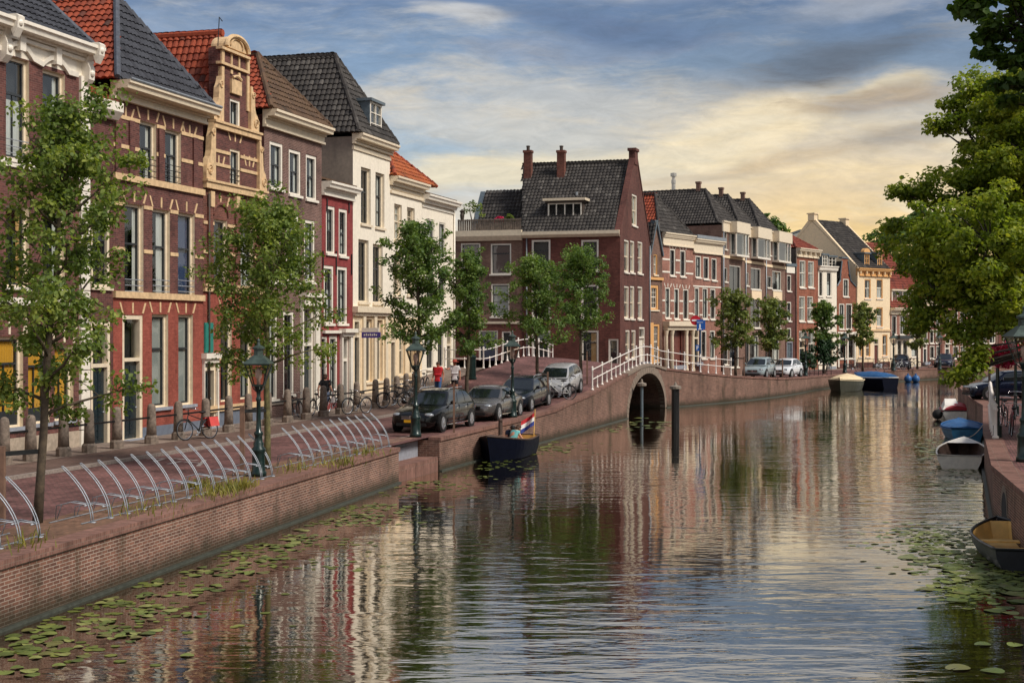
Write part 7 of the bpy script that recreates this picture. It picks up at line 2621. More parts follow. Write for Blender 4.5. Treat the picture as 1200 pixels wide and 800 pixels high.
def lamp_post(p, h, label, lit=False, s=1.0):
 t = thing('street_lamp', label, 'street lamp', p, group='dark green canal lamps')
 hl = 0.78 * s
 zb = h - hl - 0.28
 mb = MB()
 mb.lathe([(0.21, 0), (0.21, 0.12), (0.18, 0.15), (0.165, 0.62), (0.19, 0.66), (0.19, 0.72), (0.13, 0.78), (0.14, 0.86), (0.11, 0.9), (0.095, 1.05), (0.12, 1.09), (0.12, 1.14), (0.075, 1.18),
     (0.062, 1.4), (0.052, zb - 0.4), (0.075, zb - 0.36), (0.075, zb - 0.32), (0.05, zb - 0.28), (0.06, zb - 0.12), (0.12, zb - 0.02), (0.13, zb)], (0, 0, 0), 14)
 mb.build('post', M('lamp_green'), t, uv=False, smooth=True, local=True)
 mb = MB()
 for k in range(4):
  a = math.pi / 4 + k * math.pi / 2
  mb.tube([(0.05 * math.cos(a), 0.05 * math.sin(a), zb - 0.15), (0.16 * math.cos(a), 0.16 * math.sin(a), zb - 0.06), (0.19 * s * math.cos(a), 0.19 * s * math.sin(a), zb + 0.02), (0.43 * s * math.cos(a), 0.43 * s * math.sin(a), zb + hl * 0.72)], 0.016, 5)
 for r, z in ((0.19, zb + 0.02), (0.43, zb + hl * 0.72)):
  q = [(r * s * math.cos(math.pi / 4 + k * math.pi / 2), r * s * math.sin(math.pi / 4 + k * math.pi / 2), z) for k in range(4)]
  for k in range(4): mb.bar(q[k], q[(k + 1) % 4], 0.035)
 mb.build('lantern_frame', M('lamp_green'), t, uv=False, local=True)
 mb = MB()
 q0 = [(0.185 * s * math.cos(math.pi / 4 + k * math.pi / 2), 0.185 * s * math.sin(math.pi / 4 + k * math.pi / 2), zb + 0.03) for k in range(4)]
 q1 = [(0.42 * s * math.cos(math.pi / 4 + k * math.pi / 2), 0.42 * s * math.sin(math.pi / 4 + k * math.pi / 2), zb + hl * 0.71) for k in range(4)]
 for k in range(4): mb.poly([q0[k], q0[(k + 1) % 4], q1[(k + 1) % 4], q1[k]])
 mb.build('lantern_glass', M('lamp_glass'), t, uv=False, local=True)
 mb = MB()
 mb.lathe([(0.05, zb), (0.05, zb + 0.18), (0.085, zb + 0.22), (0.085, zb + 0.4), (0.04, zb + 0.46), (0.001, zb + 0.48)], (0, 0, 0), 10)
 mb.build('bulb', M('frosted_bulb'), t, uv=False, smooth=True, local=True)
 mb = MB()
 zt = zb + hl * 0.72 + 0.02
 c = [(0.5 * s * math.cos(math.pi / 4 + k * math.pi / 2), 0.5 * s * math.sin(math.pi / 4 + k * math.pi / 2), zt) for k in range(4)]
 d = [(0.17 * s * math.cos(math.pi / 4 + k * math.pi / 2), 0.17 * s * math.sin(math.pi / 4 + k * math.pi / 2), zt + 0.22 * s) for k in range(4)]
 mb.poly(list(reversed(c)))
 for k in range(4): mb.poly([c[k], c[(k + 1) % 4], d[(k + 1) % 4], d[k]])
 mb.lathe([(0.13 * s, zt + 0.2 * s), (0.12 * s, zt + 0.36 * s), (0.17 * s, zt + 0.38 * s), (0.17 * s, zt + 0.42 * s), (0.05, zt + 0.48 * s), (0.03, zt + 0.56 * s), (0.045, zt + 0.6 * s), (0.001, zt + 0.66 * s)], (0, 0, 0), 8)
 mb.build('lantern_roof', M('copper_roof'), t, uv=False, local=True)
 return t

mat_plain('frosted_bulb', srgb(222, 196, 190), 0.5, var=0.05)
mat_plain('copper_roof', srgb(70, 84, 78), 0.45, metal=0.3, var=0.2, dirt=0.3)
lamp_post(gz(303, 558), 3.4, 'dark green lamp post among the bicycle racks, nearest the camera')
lamp_post(gz(487, 512), 3.55, 'dark green lamp post in front of the black estate car')
lamp_post(street(600.5, 60), 3.5, 'lamp post with cream lantern rising before the dark blue estate car')
lamp_post(street(944, 118), 3.6, 'lamp post beside the rounded shrub on the far quay')
lamp_post(street(990, 128), 3.6, 'lamp post on the far quay behind the cream covered boat')
lamp_post(street(1047, 135), 3.6, 'lamp post in front of the far dark car with the white wheel')
lamp_post(street(1101, 139.5), 3.6, 'lamp post beside the farthest dark car, below the hanging foliage')
lamp_post(Vector((*at(1200, 37.6)[:2], ZR)), 3.85, 'dark green lamp post on the right bank at the right edge, with broad lantern', s=1.25)

def plain_post(name, label, cat, p, prof, mat, cap=None, capmat='white_paint', n=12):
 t = thing(name, label, cat, p)
 mb = MB()
 mb.lathe(prof, (0, 0, 0), n)
 mb.build('post', M(mat), t, uv=False, smooth=False, local=True)
 if cap:
  mb = MB()
  mb.lathe(cap, (0, 0, 0), n)
  mb.build('cap', M(capmat), t, uv=False, local=True)
 return t

plain_post('green_bin', 'dark green round bin by the white railing, left of the slim lime trunk', 'bin', street(553, 75.5), [(0.26, 0), (0.26, 0.08), (0.22, 0.1), (0.22, 1.1), (0.25, 1.12), (0.25, 1.2), (0.1, 1.3)], 'lamp_green')
p = G(752, 489)
plain_post('mooring_pole', 'thin grey pole with white lamp cap standing in the water before the bridge arch', 'pole', p, [(0.09, -1), (0.09, 1.75)], 'lead', [(0.09, 1.752), (0.27, 1.8), (0.27, 1.94), (0.08, 2.0), (0.06, 2.15), (0.001, 2.2)], 'grey_render')
p = G(791.5, 501)
plain_post('mooring_pole', 'thick black mooring post with white cap right of the bridge arch', 'pole', p, [(0.2, -1), (0.2, 1.95)], 'black_paint', [(0.2, 1.952), (0.3, 1.98), (0.3, 2.1), (0.1, 2.16), (0.03, 2.32), (0.001, 2.35)], 'grey_render')

def tree_stake(label, p, h, w=0.09, strap_to=None):
 t = thing('tree_stake', label, 'stake', p, group='wooden tree stakes')
 mb = MB()
 mb.box(-w / 2, w / 2, -w / 2, w / 2, 0, h)
 mb.build('post', M('stake_wood'), t, uv=False, local=True)
 if strap_to is not None:
  mb = MB()
  d = Vector((strap_to[0] - p[0], strap_to[1] - p[1], 0))
  mb.bar((0, 0, h - 0.15), (d.x, d.y, h - 0.15), 0.05, 0.09)
  mb.build('strap', M('black_iron'), t, uv=False, local=True)

tp = gz(44, 612)
tree_stake('reddish wooden tree stake strapped to the nearest tree, at the left edge', gz(2, 617), 1.55, 0.12, tp)
tp = gz(313, 549)
tree_stake('wooden tree stake left of the first lamp post, strapped to its tree', gz(284, 551), 1.75, 0.12, tp)
tree_stake('slim wooden stake in front of the black estate car', gz(532, 507.5), 1.85, 0.07)
tree_stake('dark wooden stake before the dark blue estate car and silver car', street(642, 66.5), 1.55, 0.09, street(630, 71))
tree_stake('wooden stake right of the silver car, strapped to its lime tree', street(688, 75.3), 1.75, 0.08, street(681, 75.5))
tree_stake('stake of the far yellowish tree between the two light cars', street(917, 106), 1.4, 0.09, street(904, 111))
tree_stake('stake left of the far silver car under the yellowish tree', street(872, 104), 1.5, 0.09, street(862, 106))

# ------------------------------------------------------------------ traffic sign post by the bridge
def sign_post():
 Y = 97.5
 t = thing('traffic_sign', 'sign post with red no-entry disc and blue signs beyond the bridge arch', 'traffic sign', street(820.5, Y))
 b = Vector(t.location)
 ztop = hz(372, Y) - b.z
 mb = MB()
 mb.tube([(0, 0, 0), (0, 0, ztop)], 0.07, 8)
 mb.build('post', M('blue_grey_paint'), t, uv=False, local=True)

 def board(px0, px1, y0, y1, mat, name, d=-0.12, parent=None):
  x0, x1 = (px0 - CX) / FPX * Y - b.x, (px1 - CX) / FPX * Y - b.x
  z1, z0 = hz(y0, Y) - b.z, hz(y1, Y) - b.z
  mb = MB()
  mb.box(x0, x1, d, d + 0.03, z0, z1)
  return mb.build(name, M(mat), parent or t, uv=False, local=True)
 mb = MB()
 cx, cz, r = (814.8 - CX) / FPX * Y - b.x, hz(375.3, Y) - b.z, 0.34
 mb.lathe([(r, -0.13), (r, -0.10)], (cx, 0, cz), 20, axis='y')
 disc = mb.build('no_entry_disc', M('sign_red'), t, uv=False, local=True)
 mb = MB()
 mb.box(cx - 0.25, cx + 0.25, -0.15, -0.131, cz - 0.06, cz + 0.06)
 mb.build('white_bar', M('sign_white'), disc, uv=False, local=True)
 s1 = board(816, 823.5, 374.5, 387, 'sign_blue', 'blue_sign', -0.2)
 mb = MB()
 x0 = (819.8 - CX) / FPX * Y - b.x
 zc = hz(382, Y) - b.z
 mb.box(x0 - 0.05, x0 + 0.05, -0.215, -0.201, zc - 0.16, zc + 0.14)
 mb.box(x0 - 0.12, x0 + 0.12, -0.215, -0.201, zc - 0.24, zc - 0.18)
 mb.box(x0 - 0.2, x0 + 0.2, -0.215, -0.201, zc + 0.24, zc + 0.27)
 mb.build('pictogram', M('sign_white'), s1, uv=False, local=True)
 board(824, 826.5, 375, 386, 'sign_blue', 'edge_sign', -0.02)
 s2 = board(815, 819, 404, 411, 'sign_blue', 'parking_sign', -0.14)
 mb = MB()
 x0, zc = (816.6 - CX) / FPX * Y - b.x, hz(407.5, Y) - b.z
 mb.box(x0 - 0.04, x0, -0.16, -0.141, zc - 0.13, zc + 0.13)
 mb.box(x0, x0 + 0.08, -0.16, -0.141, zc + 0.09, zc + 0.13)
 mb.box(x0, x0 + 0.08, -0.16, -0.141, zc - 0.01, zc + 0.03)
 mb.box(x0 + 0.05, x0 + 0.09, -0.16, -0.141, zc + 0.03, zc + 0.09)
 mb.build('letter', M('sign_white'), s2, uv=False, local=True)

mat_plain('blue_grey_paint', srgb(60, 86, 110), 0.5, var=0.1)
mat_plain('sign_red', srgb(190, 24, 44), 0.4, var=0.04)
mat_plain('sign_blue', srgb(26, 88, 170), 0.4, var=0.04)
mat_plain('sign_white', srgb(240, 240, 240), 0.4, var=0.03)
sign_post()

# ------------------------------------------------------------------ cars
for nm, c, me_ in (('paint_black', srgb(8, 9, 10), 0.0), ('paint_grey', srgb(112, 108, 106), 0.6), ('paint_navy', srgb(26, 32, 42), 0.2), ('paint_silver', srgb(164, 164, 166), 0.1),
      ('paint_teal_silver', srgb(150, 164, 168), 0.1), ('paint_white', srgb(226, 228, 232), 0.1), ('paint_plum', srgb(38, 34, 48), 0.4), ('paint_deepblue', srgb(24, 32, 54), 0.4)):
 mat_plain(nm, c, 0.22, metal=me_, var=0.03, coat=0.3, spec=0.35)
mat_plain('car_window', srgb(24, 30, 32), 0.06, var=0.1, spec=0.9)
mat_plain('rubber', srgb(24, 24, 25), 0.85, var=0.2)
mat_plain('alloy', srgb(186, 190, 196), 0.3, metal=0.8, var=0.08)
mat_plain('headlight', srgb(150, 156, 162), 0.08, metal=0.2, var=0.15, scale=30, coat=1.0)
mat_plain('tail_light', srgb(150, 16, 20), 0.15, var=0.1, coat=1.0)
mat_plain('chrome', srgb(220, 222, 226), 0.12, metal=1.0, var=0.03)
mat_plain('plate_yellow', srgb(236, 176, 24), 0.5, var=0.05)
mat_plain('dark_trim', srgb(20, 20, 21), 0.6, var=0.15)

def car(label, loc, heading, paint, kind='estate', L=4.8, W=1.82, Ht=1.48, plate=True, detail=True, group=None):
 """heading: world angle of the nose. Local frame: x forward, y left, z up"""
 t = thing('parked_car', label, 'car', loc, heading, group)
 w = W / 2
 k = Ht / 1.48
 f, r = L / 2, -L / 2
 belt = 0.93 * (0.5 + 0.5 * k)
 hood = 0.86 * (0.45 + 0.55 * k)
 if kind == 'coupe': belt, hood = 0.86, 0.80
 st = [(f, 0.33, 0.50, 0.53, 0.52), (f - .03, 0.27, 0.58, 0.62, 0.70), (f - .14, 0.20, 0.66, 0.71, 0.82), (f - .35, 0.18, 0.72, 0.78, 0.90), (f - .62, 0.18, hood - .07, hood - .01, 0.965),
    (f - .95, 0.18, hood - .03, hood + .04, 0.99), (f - 1.42, 0.18, belt - .03, belt + .05, 1.0), (0.2, 0.18, belt, belt + .06, 1.0), (-0.6, 0.18, belt + .01, belt + .06, 1.0),
    (r + 1.1, 0.18, belt + .02, belt + .07, 0.995), (r + .55, 0.19, belt + .02, belt + .08, 0.96), (r + .2, 0.24, belt - .02, belt + .04, 0.90), (r + .05, 0.32, belt - .10, belt - .05, 0.80), (r, 0.40, belt - .25, belt - .2, 0.66)]
 mb = MB()
 rings = []
 for x, zb, zl, zt, ww in st:
  q = w * ww
  half = [(0, zb), (q * .72, zb), (q * .94, zb + .07), (q * .99, zb + .42 * (zl - zb)), (q, zb + .62 * (zl - zb)), (q * .985, zl - .07), (q * .93, zl), (q * .78, zl + (zt - zl) * .55), (q * .42, zt - .01), (0, zt)]
  ring = [mb.pt((x, y, z)) for y, z in half] + [mb.pt((x, -y, z)) for y, z in reversed(half[1:-1])]
  rings.append(ring)
 n = len(rings[0])
 for A, B in zip(rings, rings[1:]):
  for i in range(n): mb.f.append((A[i], A[(i + 1) % n], B[(i + 1) % n], B[i])); mb.mi.append(0)
 mb.f.append(tuple(rings[0])); mb.mi.append(0)
 mb.f.append(tuple(reversed(rings[-1]))); mb.mi.append(0)
 body = mb.build('body', M(paint), t, uv=False, smooth=True, local=True)
 # cabin
 wb, wt = f - 1.35, f - 2.15
 rt, rb = {'estate': (r + .62, r + .22), 'coupe': (r + 1.45, r + .62), 'hatch': (r + .75, r + .2), 'mpv': (r + .5, r + .15)}[kind]
 if kind == 'mpv': wb, wt = f - .95, f - 1.75
 if kind == 'hatch': wb, wt = f - 1.05, f - 1.8
 zr = Ht
 B0 = [(wb, 0.80 * w, belt + .0), (wt, 0.62 * w, zr - .07)]

 def S(u, v, o=0.0):
  pb = Vector((wb + (rb - wb) * u, w * (0.87 - 0.06 * abs(u - .45)), belt - .005))
  zt_ = zr - .075 + 0.05 * math.sin(math.pi * min(1, u * 1.1)) - (0.04 if u > .9 else 0)
  pt = Vector((wt + (rt - wt) * u, w * (0.655 - 0.06 * max(0, u - .6)), zt_))
  p = pb.lerp(pt, v)
  p.y += 0.035 * math.sin(math.pi * v) + o
  return p
 mb = MB()
 N, K = 14, 5
 for sg in (1, -1):
  g = [[mb.pt((S(i / N, j / K).x, sg * S(i / N, j / K).y, S(i / N, j / K).z)) for j in range(K + 1)] for i in range(N + 1)]
  for i in range(N):
   for j in range(K): mb.f.append((g[i][j], g[i + 1][j], g[i + 1][j + 1], g[i][j + 1])); mb.mi.append(0)
 roof = []
 for i in range(N + 1):
  p = S(i / N, 1)
  roof.append([mb.pt((p.x, p.y * c, p.z + 0.045 * (1 - c * c))) for c in (1, .6, .2, -.2, -.6, -1)])
 for A, B in zip(roof, roof[1:]):
  for j in range(5): mb.f.append((A[j], A[j + 1], B[j + 1], B[j])); mb.mi.append(0)
 for u, bul in ((0, 0.10), (1, -0.06)):       # screens
  g = []
  for j in range(K + 1):
   p = S(u, j / K)
   g.append([mb.pt((p.x + bul * (1 - c * c), p.y * c, p.z + (0.045 * (1 - c * c) if j == K else 0.01 * (1 - c * c)))) for c in (1, .5, 0, -.5, -1)])
  for A, B in zip(g, g[1:]):
   for q in range(4): mb.f.append((A[q], A[q + 1], B[q + 1], B[q])); mb.mi.append(0)
 mb.build('cabin', M(paint), t, uv=False, smooth=True, local=True, weld=True)
 # glass
 pan = {'estate': ((.06, .37), (.40, .66), (.69, .94)), 'coupe': ((.08, .56), (.59, .86)), 'hatch': ((.08, .48), (.51, .90)), 'mpv': ((.06, .40), (.43, .70), (.73, .94))}[kind]
 for sg in (1, -1):
  for a, b in pan:
   mb = MB()
   gg = [[mb.pt((S(a + (b - a) * i / 4, .10 + .78 * j / 3).x, sg * (S(a + (b - a) * i / 4, .10 + .78 * j / 3).y + .008), S(a + (b - a) * i / 4, .10 + .78 * j / 3).z)) for j in range(4)] for i in range(5)]
   for i in range(4):
    for j in range(3): mb.f.append((gg[i][j], gg[i + 1][j], gg[i + 1][j + 1], gg[i][j + 1])); mb.mi.append(0)
   mb.build('side_window', M('car_window'), t, uv=False, smooth=True, local=True)
 for u, bul, nm, o in ((0, 0.10, 'windscreen', 0.012), (1, -0.06, 'rear_window', -0.012)):
  mb = MB()
  g = []
  for j in range(4):
   p = S(u, .07 + .82 * j / 3)
   g.append([mb.pt((p.x + bul * (1 - c * c * 1.1) + o, p.y * c * .92, p.z + 0.012)) for c in (1, .5, 0, -.5, -1)])
  for A, B in zip(g, g[1:]):
   for q in range(4): mb.f.append((A[q], A[q + 1], B[q + 1], B[q])); mb.mi.append(0)
  mb.build(nm, M('car_window'), t, uv=False, smooth=True, local=True)
 # wheels
 xf, xr = f - .86, r + .92
 for x in (xf, xr):
  for sg in (1, -1):
   mb = MB()
   mb.lathe([(0.385, sg * (w - .09)), (0.385, sg * (w + .006))], (x, 0, 0.335), 20, axis='y')
   mb.build('wheel_arch', M('dark_trim'), t, uv=False, local=True)
   mb = MB()
   mb.lathe([(0.2, sg * (w - .2)), (0.315, sg * (w - .2)), (0.33, sg * (w - .16)), (0.33, sg * (w - .02)), (0.31, sg * (w + .016)), (0.235, sg * (w + .02)), (0.225, sg * (w - .01))], (x, 0, 0.33), 22, axis='y')
   wh = mb.build('wheel', M('rubber'), t, uv=False, smooth=True, local=True)
   mb = MB()
   mb.lathe([(0.225, sg * (w + .012)), (0.205, sg * (w + .016)), (0.195, sg * (w - .004))], (x, 0, 0.33), 22, axis='y')
   for q in range(7):
    a = q * 2 * math.pi / 7 + x
    c, s = math.cos(a), math.sin(a)
    mb.box8([(x + c * .03 - s * .025, sg * (w + .004), .33 + s * .03 + c * .025), (x + c * .03 + s * .025, sg * (w + .004), .33 + s * .03 - c * .025), (x + c * .03 + s * .025, sg * (w + .02), .33 + s * .03 - c * .025), (x + c * .03 - s * .025, sg * (w + .02), .33 + s * .03 + c * .025),
        (x + c * .2 - s * .02, sg * (w + .004), .33 + s * .2 + c * .02), (x + c * .2 + s * .02, sg * (w + .004), .33 + s * .2 - c * .02), (x + c * .2 + s * .02, sg * (w + .018), .33 + s * .2 - c * .02), (x + c * .2 - s * .02, sg * (w + .018), .33 + s * .2 + c * .02)])
   mb.lathe([(0.06, sg * (w + .0)), (0.06, sg * (w + .026)), (0.001, sg * (w + .03))], (x, 0, 0.33), 10, axis='y')
   mb.build('rim', M('alloy'), wh, uv=False, local=True)
 if not detail: return t
 for sg in (1, -1):
  mb = MB()
  mb.ball((f - .22, sg * w * .66, 0.635 * (.6 + .4 * k)), 1, 12, 8, 0, (.17, .19, .085))
  mb.build('headlight', M('headlight'), t, uv=False, smooth=True, local=True)
  mb = MB()
  mb.ball((r + .1, sg * w * .72, belt - .2), 1, 10, 8, 0, (.1, .14, .13))
  mb.build('tail_light', M('tail_light'), t, uv=False, smooth=True, local=True)
  mb = MB()
  mb.ball((wb - .42, sg * (w + .06), belt + .1), 1, 10, 8, 0, (.07, .12, .075))
  mb.bar((wb - .42, sg * (w - .1), belt + .03), (wb - .42, sg * (w + .02), belt + .07), .04)
  mb.build('mirror', M(paint), t, uv=False, smooth=True, local=True)
  mb = MB()
  for u in (0.38, 0.67):
   p = S(u, 0)
   mb.box(p.x + .12, p.x + .30, sg * (w * .985) - .01, sg * (w * .985) + .012, belt - .14, belt - .11)
  mb.build('door_handle', M('chrome'), t, uv=False, local=True)
  mb = MB()
  mb.box(xr + .42, xf - .42, sg * w - .012, sg * w + .006, 0.235, 0.262)
  mb.build('sill_trim', M('chrome' if paint in ('paint_black', 'paint_grey') else 'dark_trim'), t, uv=False, local=True)
  mb = MB()
  for u in ((.02, .385, .675) if kind != 'coupe' else (.04, .575)):
   x = S(u, 0).x
   mb.box(x - .006, x + .006, sg * w * .985 - .02, sg * w * .985 + .0095, 0.3, belt - .02)
  mb.build('door_seam', M('dark_trim'), t, uv=False, local=True)
 mb = MB()
 mb.box(f - .12, f + .004, -w * .42, w * .42, 0.47, 0.62 * (.7 + .3 * k))
 gr = mb.build('grille', M('dark_trim'), t, uv=False, local=True)
 mb = MB()
 for z in (.5, .545, .59): mb.box(f - .02, f + .014, -w * .4, w * .4, z - .008, z + .008)
 mb.box(f - .02, f + .02, -.05, .05, .5, .62)
 mb.build('grille_bars', M('chrome'), gr, uv=False, local=True)
 mb = MB()
 mb.box(f - .12, f + .006, -w * .62, w * .62, 0.25, 0.36)
 mb.build('lower_intake', M('dark_trim'), t, uv=False, local=True)
 if plate:
  mb = MB()
  mb.box(f - .02, f + .03, -.26, .26, 0.37, 0.47)
  mb.build('number_plate', M('plate_yellow'), t, uv=False, local=True)
 if kind in ('estate',):
  mb = MB()
  for sg in (1, -1): mb.tube([(S(.08, 1).x, sg * S(.3, 1).y * .96, zr - .02), (S(.2, 1).x, sg * S(.3, 1).y * .96, zr + .045), (S(.8, 1).x, sg * S(.3, 1).y * .94, zr + .045), (S(.92, 1).x, sg * S(.3, 1).y * .92, zr - .03)], .014, 5)
  mb.build('roof_rail', M('chrome'), t, uv=False, local=True)
 return t

HD = math.atan2(-DU.y, -DU.x)          # nose towards the camera along the quay

def park(label, px, py_or_Y, dv, paint, kind, L, W, Ht, heading=HD, dz=0.0, **kw):
 p = street(px, py_or_Y)
 return car(label, p, heading, paint, kind, L, W, Ht, **kw)

def on_quay(a, v):
 p = av(a, v)
 p.z = zs(p.x, p.y) + 0.003
 return p

car('black estate car with yellow plate, nearest of the parked row', on_quay(50.9, -18.32), HD - 0.02, 'paint_black', 'estate', 4.9, 1.86, 1.5)
car('low dark grey coupe parked behind the black estate car', on_quay(57.0, -18.1), HD, 'paint_grey', 'coupe', 4.82, 1.86, 1.37, plate=False)
c3 = car('dark blue estate car between the grey coupe and the silver car', on_quay(62.8, -18.35), HD, 'paint_navy', 'estate', 4.7, 1.78, 1.46, plate=False)
c4 = car('tall silver compact car at the foot of the bridge ramp', on_quay(68.9, -18.2), HD, 'paint_silver', 'mpv', 4.1, 1.7, 1.52, plate=False)
c4.rotation_euler[1] = 0.07
c3.rotation_euler[1] = 0.03
h2 = math.atan2(-(99.6 - 105.0), -(16.1 - 19.2)) + math.pi
car('far silver-green car beneath the yellowish street trees', street(890, 106.5), h2 + 0.1, 'paint_teal_silver', 'mpv', 4.2, 1.76, 1.55, plate=False)
car('far white hatchback behind the silver-green car', street(921.5, 113.5), h2, 'paint_white', 'hatch', 4.0, 1.72, 1.5, plate=False)
h3 = math.atan2(-(144 - 137.2), -(42 - 36.5))
car('far dark car behind the lamp post, with a white bicycle wheel before it', street(1056, 142), h3 + 0.35, 'paint_plum', 'hatch', 4.4, 1.76, 1.45, plate=False)
car('farthest dark car parked below the hanging foliage', street(1107, 147), h3 + 0.3, 'paint_deepblue', 'estate', 4.6, 1.78, 1.46, plate=False)
pr = at(1181, 72.0)
car('dark blue car on the right bank with its front wheel towards the water', (pr.x, pr.y, ZR + 0.003), math.radians(184), 'paint_deepblue', 'hatch', 4.3, 1.76, 1.46, plate=False)

# ------------------------------------------------------------------ bicycles
def make_bicycle(label, loc, rz, tilt=0.0, colour='dark_trim', bag=None, group='parked bicycles', basket=False):
 t = thing('bicycle', label, 'bicycle', loc, rz, group)
 t.rotation_euler = (tilt, 0, rz)
 for x in (-0.53, 0.53):
  mb = MB()
  mb.tube([(x + .335 * math.cos(a), 0, .345 + .335 * math.sin(a)) for a in [2 * math.pi * i / 24 for i in range(24)]], .019, 5, closed=True)
  wh = mb.build('wheel', M('rubber'), t, uv=False, smooth=True, local=True)
  mb = MB()
  mb.tube([(x + .31 * math.cos(a), 0, .345 + .31 * math.sin(a)) for a in [2 * math.pi * i / 20 for i in range(20)]], .009, 4, closed=True)
  for i in range(12):
   a = 2 * math.pi * i / 12
   mb.tube([(x, .02 * (-1) ** i, .345), (x + .31 * math.cos(a), 0, .345 + .31 * math.sin(a))], .0025, 3, caps=False)
  mb.build('rim', M('alloy'), wh, uv=False, local=True)
 mb = MB()
 bb, st_, hd, hd2 = (-.08, 0, .3), (-.22, 0, .8), (.34, 0, .86), (.37, 0, .72)
 for a, b in ((bb, st_), (bb, hd2), ((-.19, 0, .68), hd), ((-.53, 0, .345), bb), ((-.53, 0, .345), (-.19, 0, .7)), (hd, (.53, 0, .345)), (hd, (.33, 0, 1.02))): mb.tube([a, b], .017, 6)
 mb.build('frame', M(colour), t, uv=False, smooth=True, local=True)
 mb = MB()
 mb.tube([(.1, .27, 1.0), (.26, .26, 1.04), (.33, .1, 1.06), (.33, -.1, 1.06), (.26, -.26, 1.04), (.1, -.27, 1.0)], .014, 6)
 mb.build('handlebar', M('chrome'), t, uv=False, smooth=True, local=True)
 mb = MB()
 mb.ball((-.26, 0, .92), 1, 10, 6, 0, (.15, .09, .045))
 mb.tube([(-.22, 0, .78), (-.25, 0, .9)], .013, 5)
 mb.build('saddle', M('dark_trim'), t, uv=False, smooth=True, local=True)
 mb = MB()
 mb.tube([(-.53 + .37 * math.cos(a), 0, .345 + .37 * math.sin(a)) for a in [0.3 + 2.3 * i / 10 for i in range(11)]], .016, 4)
 mb.tube([(.53 + .37 * math.cos(a), 0, .345 + .37 * math.sin(a)) for a in [0.5 + 1.9 * i / 10 for i in range(11)]], .016, 4)
 for y in (-.06, .06): mb.tube([(-.25, y, .74), (-.85, y, .75)], .008, 4)
 for y in (-.06, .06): mb.tube([(-.53, y * 1.2, .345), (-.7, y, .75)], .007, 4)
 mb.build('carrier', M('dark_trim'), t, uv=False, local=True)
 mb = MB()
 mb.lathe([(.09, -.035), (.09, -.025)], (-.08, 0, .3), 12, axis='y')
 mb.tube([(-.08, -.04, .3), (-.02, -.06, .16)], .01, 4)
 mb.tube([(-.08, .04, .3), (-.14, .06, .44)], .01, 4)
 mb.box(-.07, .03, -.14, -.06, .14, .17)
 mb.box(-.19, -.09, .06, .14, .43, .46)
 mb.build('crank', M('galvanised'), t, uv=False, local=True)
 if bag:
  for sg in (-1, 1):
   mb = MB()
   mb.box8([(-.8, sg * .07, .42), (-.42, sg * .07, .42), (-.42, sg * .21, .42), (-.8, sg * .21, .42), (-.78, sg * .06, .74), (-.4, sg * .06, .74), (-.4, sg * .17, .74), (-.78, sg * .17, .74)])
   mb.build('pannier', M(bag), t, uv=False, local=True)
 if basket:
  mb = MB()
  mb.box8([(.4, -.14, .72), (.66, -.14, .72), (.66, .14, .72), (.4, .14, .72), (.38, -.18, .96), (.72, -.18, .96), (.72, .18, .96), (.38, .18, .96)])
  mb.build('basket', M('fence_wood'), t, uv=False, local=True)
 return t

mat_plain('bag_red', srgb(206, 70, 66), 0.6, var=0.08)
mat_plain('bike_red', srgb(150, 30, 44), 0.4, var=0.08)
mat_plain('bike_white', srgb(214, 214, 210), 0.4, var=0.05)
AN = math.atan2(DU.y, DU.x)

def along(px, v, dz=0.08):
 fr = Fr(av(0, v)[:2], DU)
 p = fr.w(fr.s(px), 0, 0)
 p.z = zs(p.x, p.y) + dz
 return p

b0 = make_bicycle('bicycle with red panniers leaning at a bollard before the red painted house', along(232, -24.15), AN + 2.75, 0.1, bag='bag_red')
b1 = make_bicycle('dark bicycle leaning on the grey-brown house, left of its white portal', along(371, -25.4), AN, 0.12)
for px, v, a, lab in ((346, -25.4, 0.05, 'dark bicycle under the ground windows of the grey-brown house'), (390, -25.4, 3.1, 'dark bicycle between the white portal and the crimson house'),
       (418, -24.1, 2.7, 'black bicycle parked at the bollard before the white house door'), (461, -24.0, 2.4, 'first bicycle of the clump left of the second lamp post'),
       (470, -24.2, 2.6, 'bicycle in the middle of the clump behind the second lamp post'), (478, -24.4, 2.9, 'bicycle at the right of the clump behind the second lamp post'),
       (488, -25.2, 0.2, 'bicycle against the white wall behind the second lamp post'), (497, -25.0, 0.1, 'bicycle against the white wall left of the person in red')):
 c = dup(b1, along(px, v), AN + a, lab)
 c.rotation_euler = (R.uniform(-.1, .1), 0, AN + a)
make_bicycle('pale bicycle standing in the short rack before the silver car', on_quay(66.3, -17.55), AN + 1.9, 0.08, 'bike_white')
for px, Y, a, lab in ((935, 117, 0.9, 'far bicycle beside the white hatchback'), (941, 118.5, 1.1, 'far bicycle between the white hatchback and the shrub'), (1000, 131, 0.4, 'far bicycle lying at the foot of the slim pale tree'),
       (1033, 136.5, 0.5, 'far bicycle against the iron fence before the cream house'), (1073, 143, 0.5, 'far bicycle right of the plum coloured car'), (1094, 146, 0.6, 'far bicycle beside the farthest dark car')):
 c = dup(b1, street(px, Y, 0.004), a, lab)
c = make_bicycle('far white-wheeled bicycle parked in front of the plum coloured car', street(1054, 137.5, 0.004), 0.55, 0.0, 'bike_white')
q = at(1184, 47.0)
make_bicycle('red bicycle leaning at the white railing on the right bank', (q.x, q.y, ZR + .004), 1.3, 0.1, 'bike_red')
q = at(1176, 52)
dup(b1, (q.x, q.y, ZR + .004), 1.4, 'dark bicycle behind the red one on the right bank')
q = at(1190, 56)
dup(b1, (q.x, q.y, ZR + .004), 1.2, 'dark bicycle beside the car on the right bank')

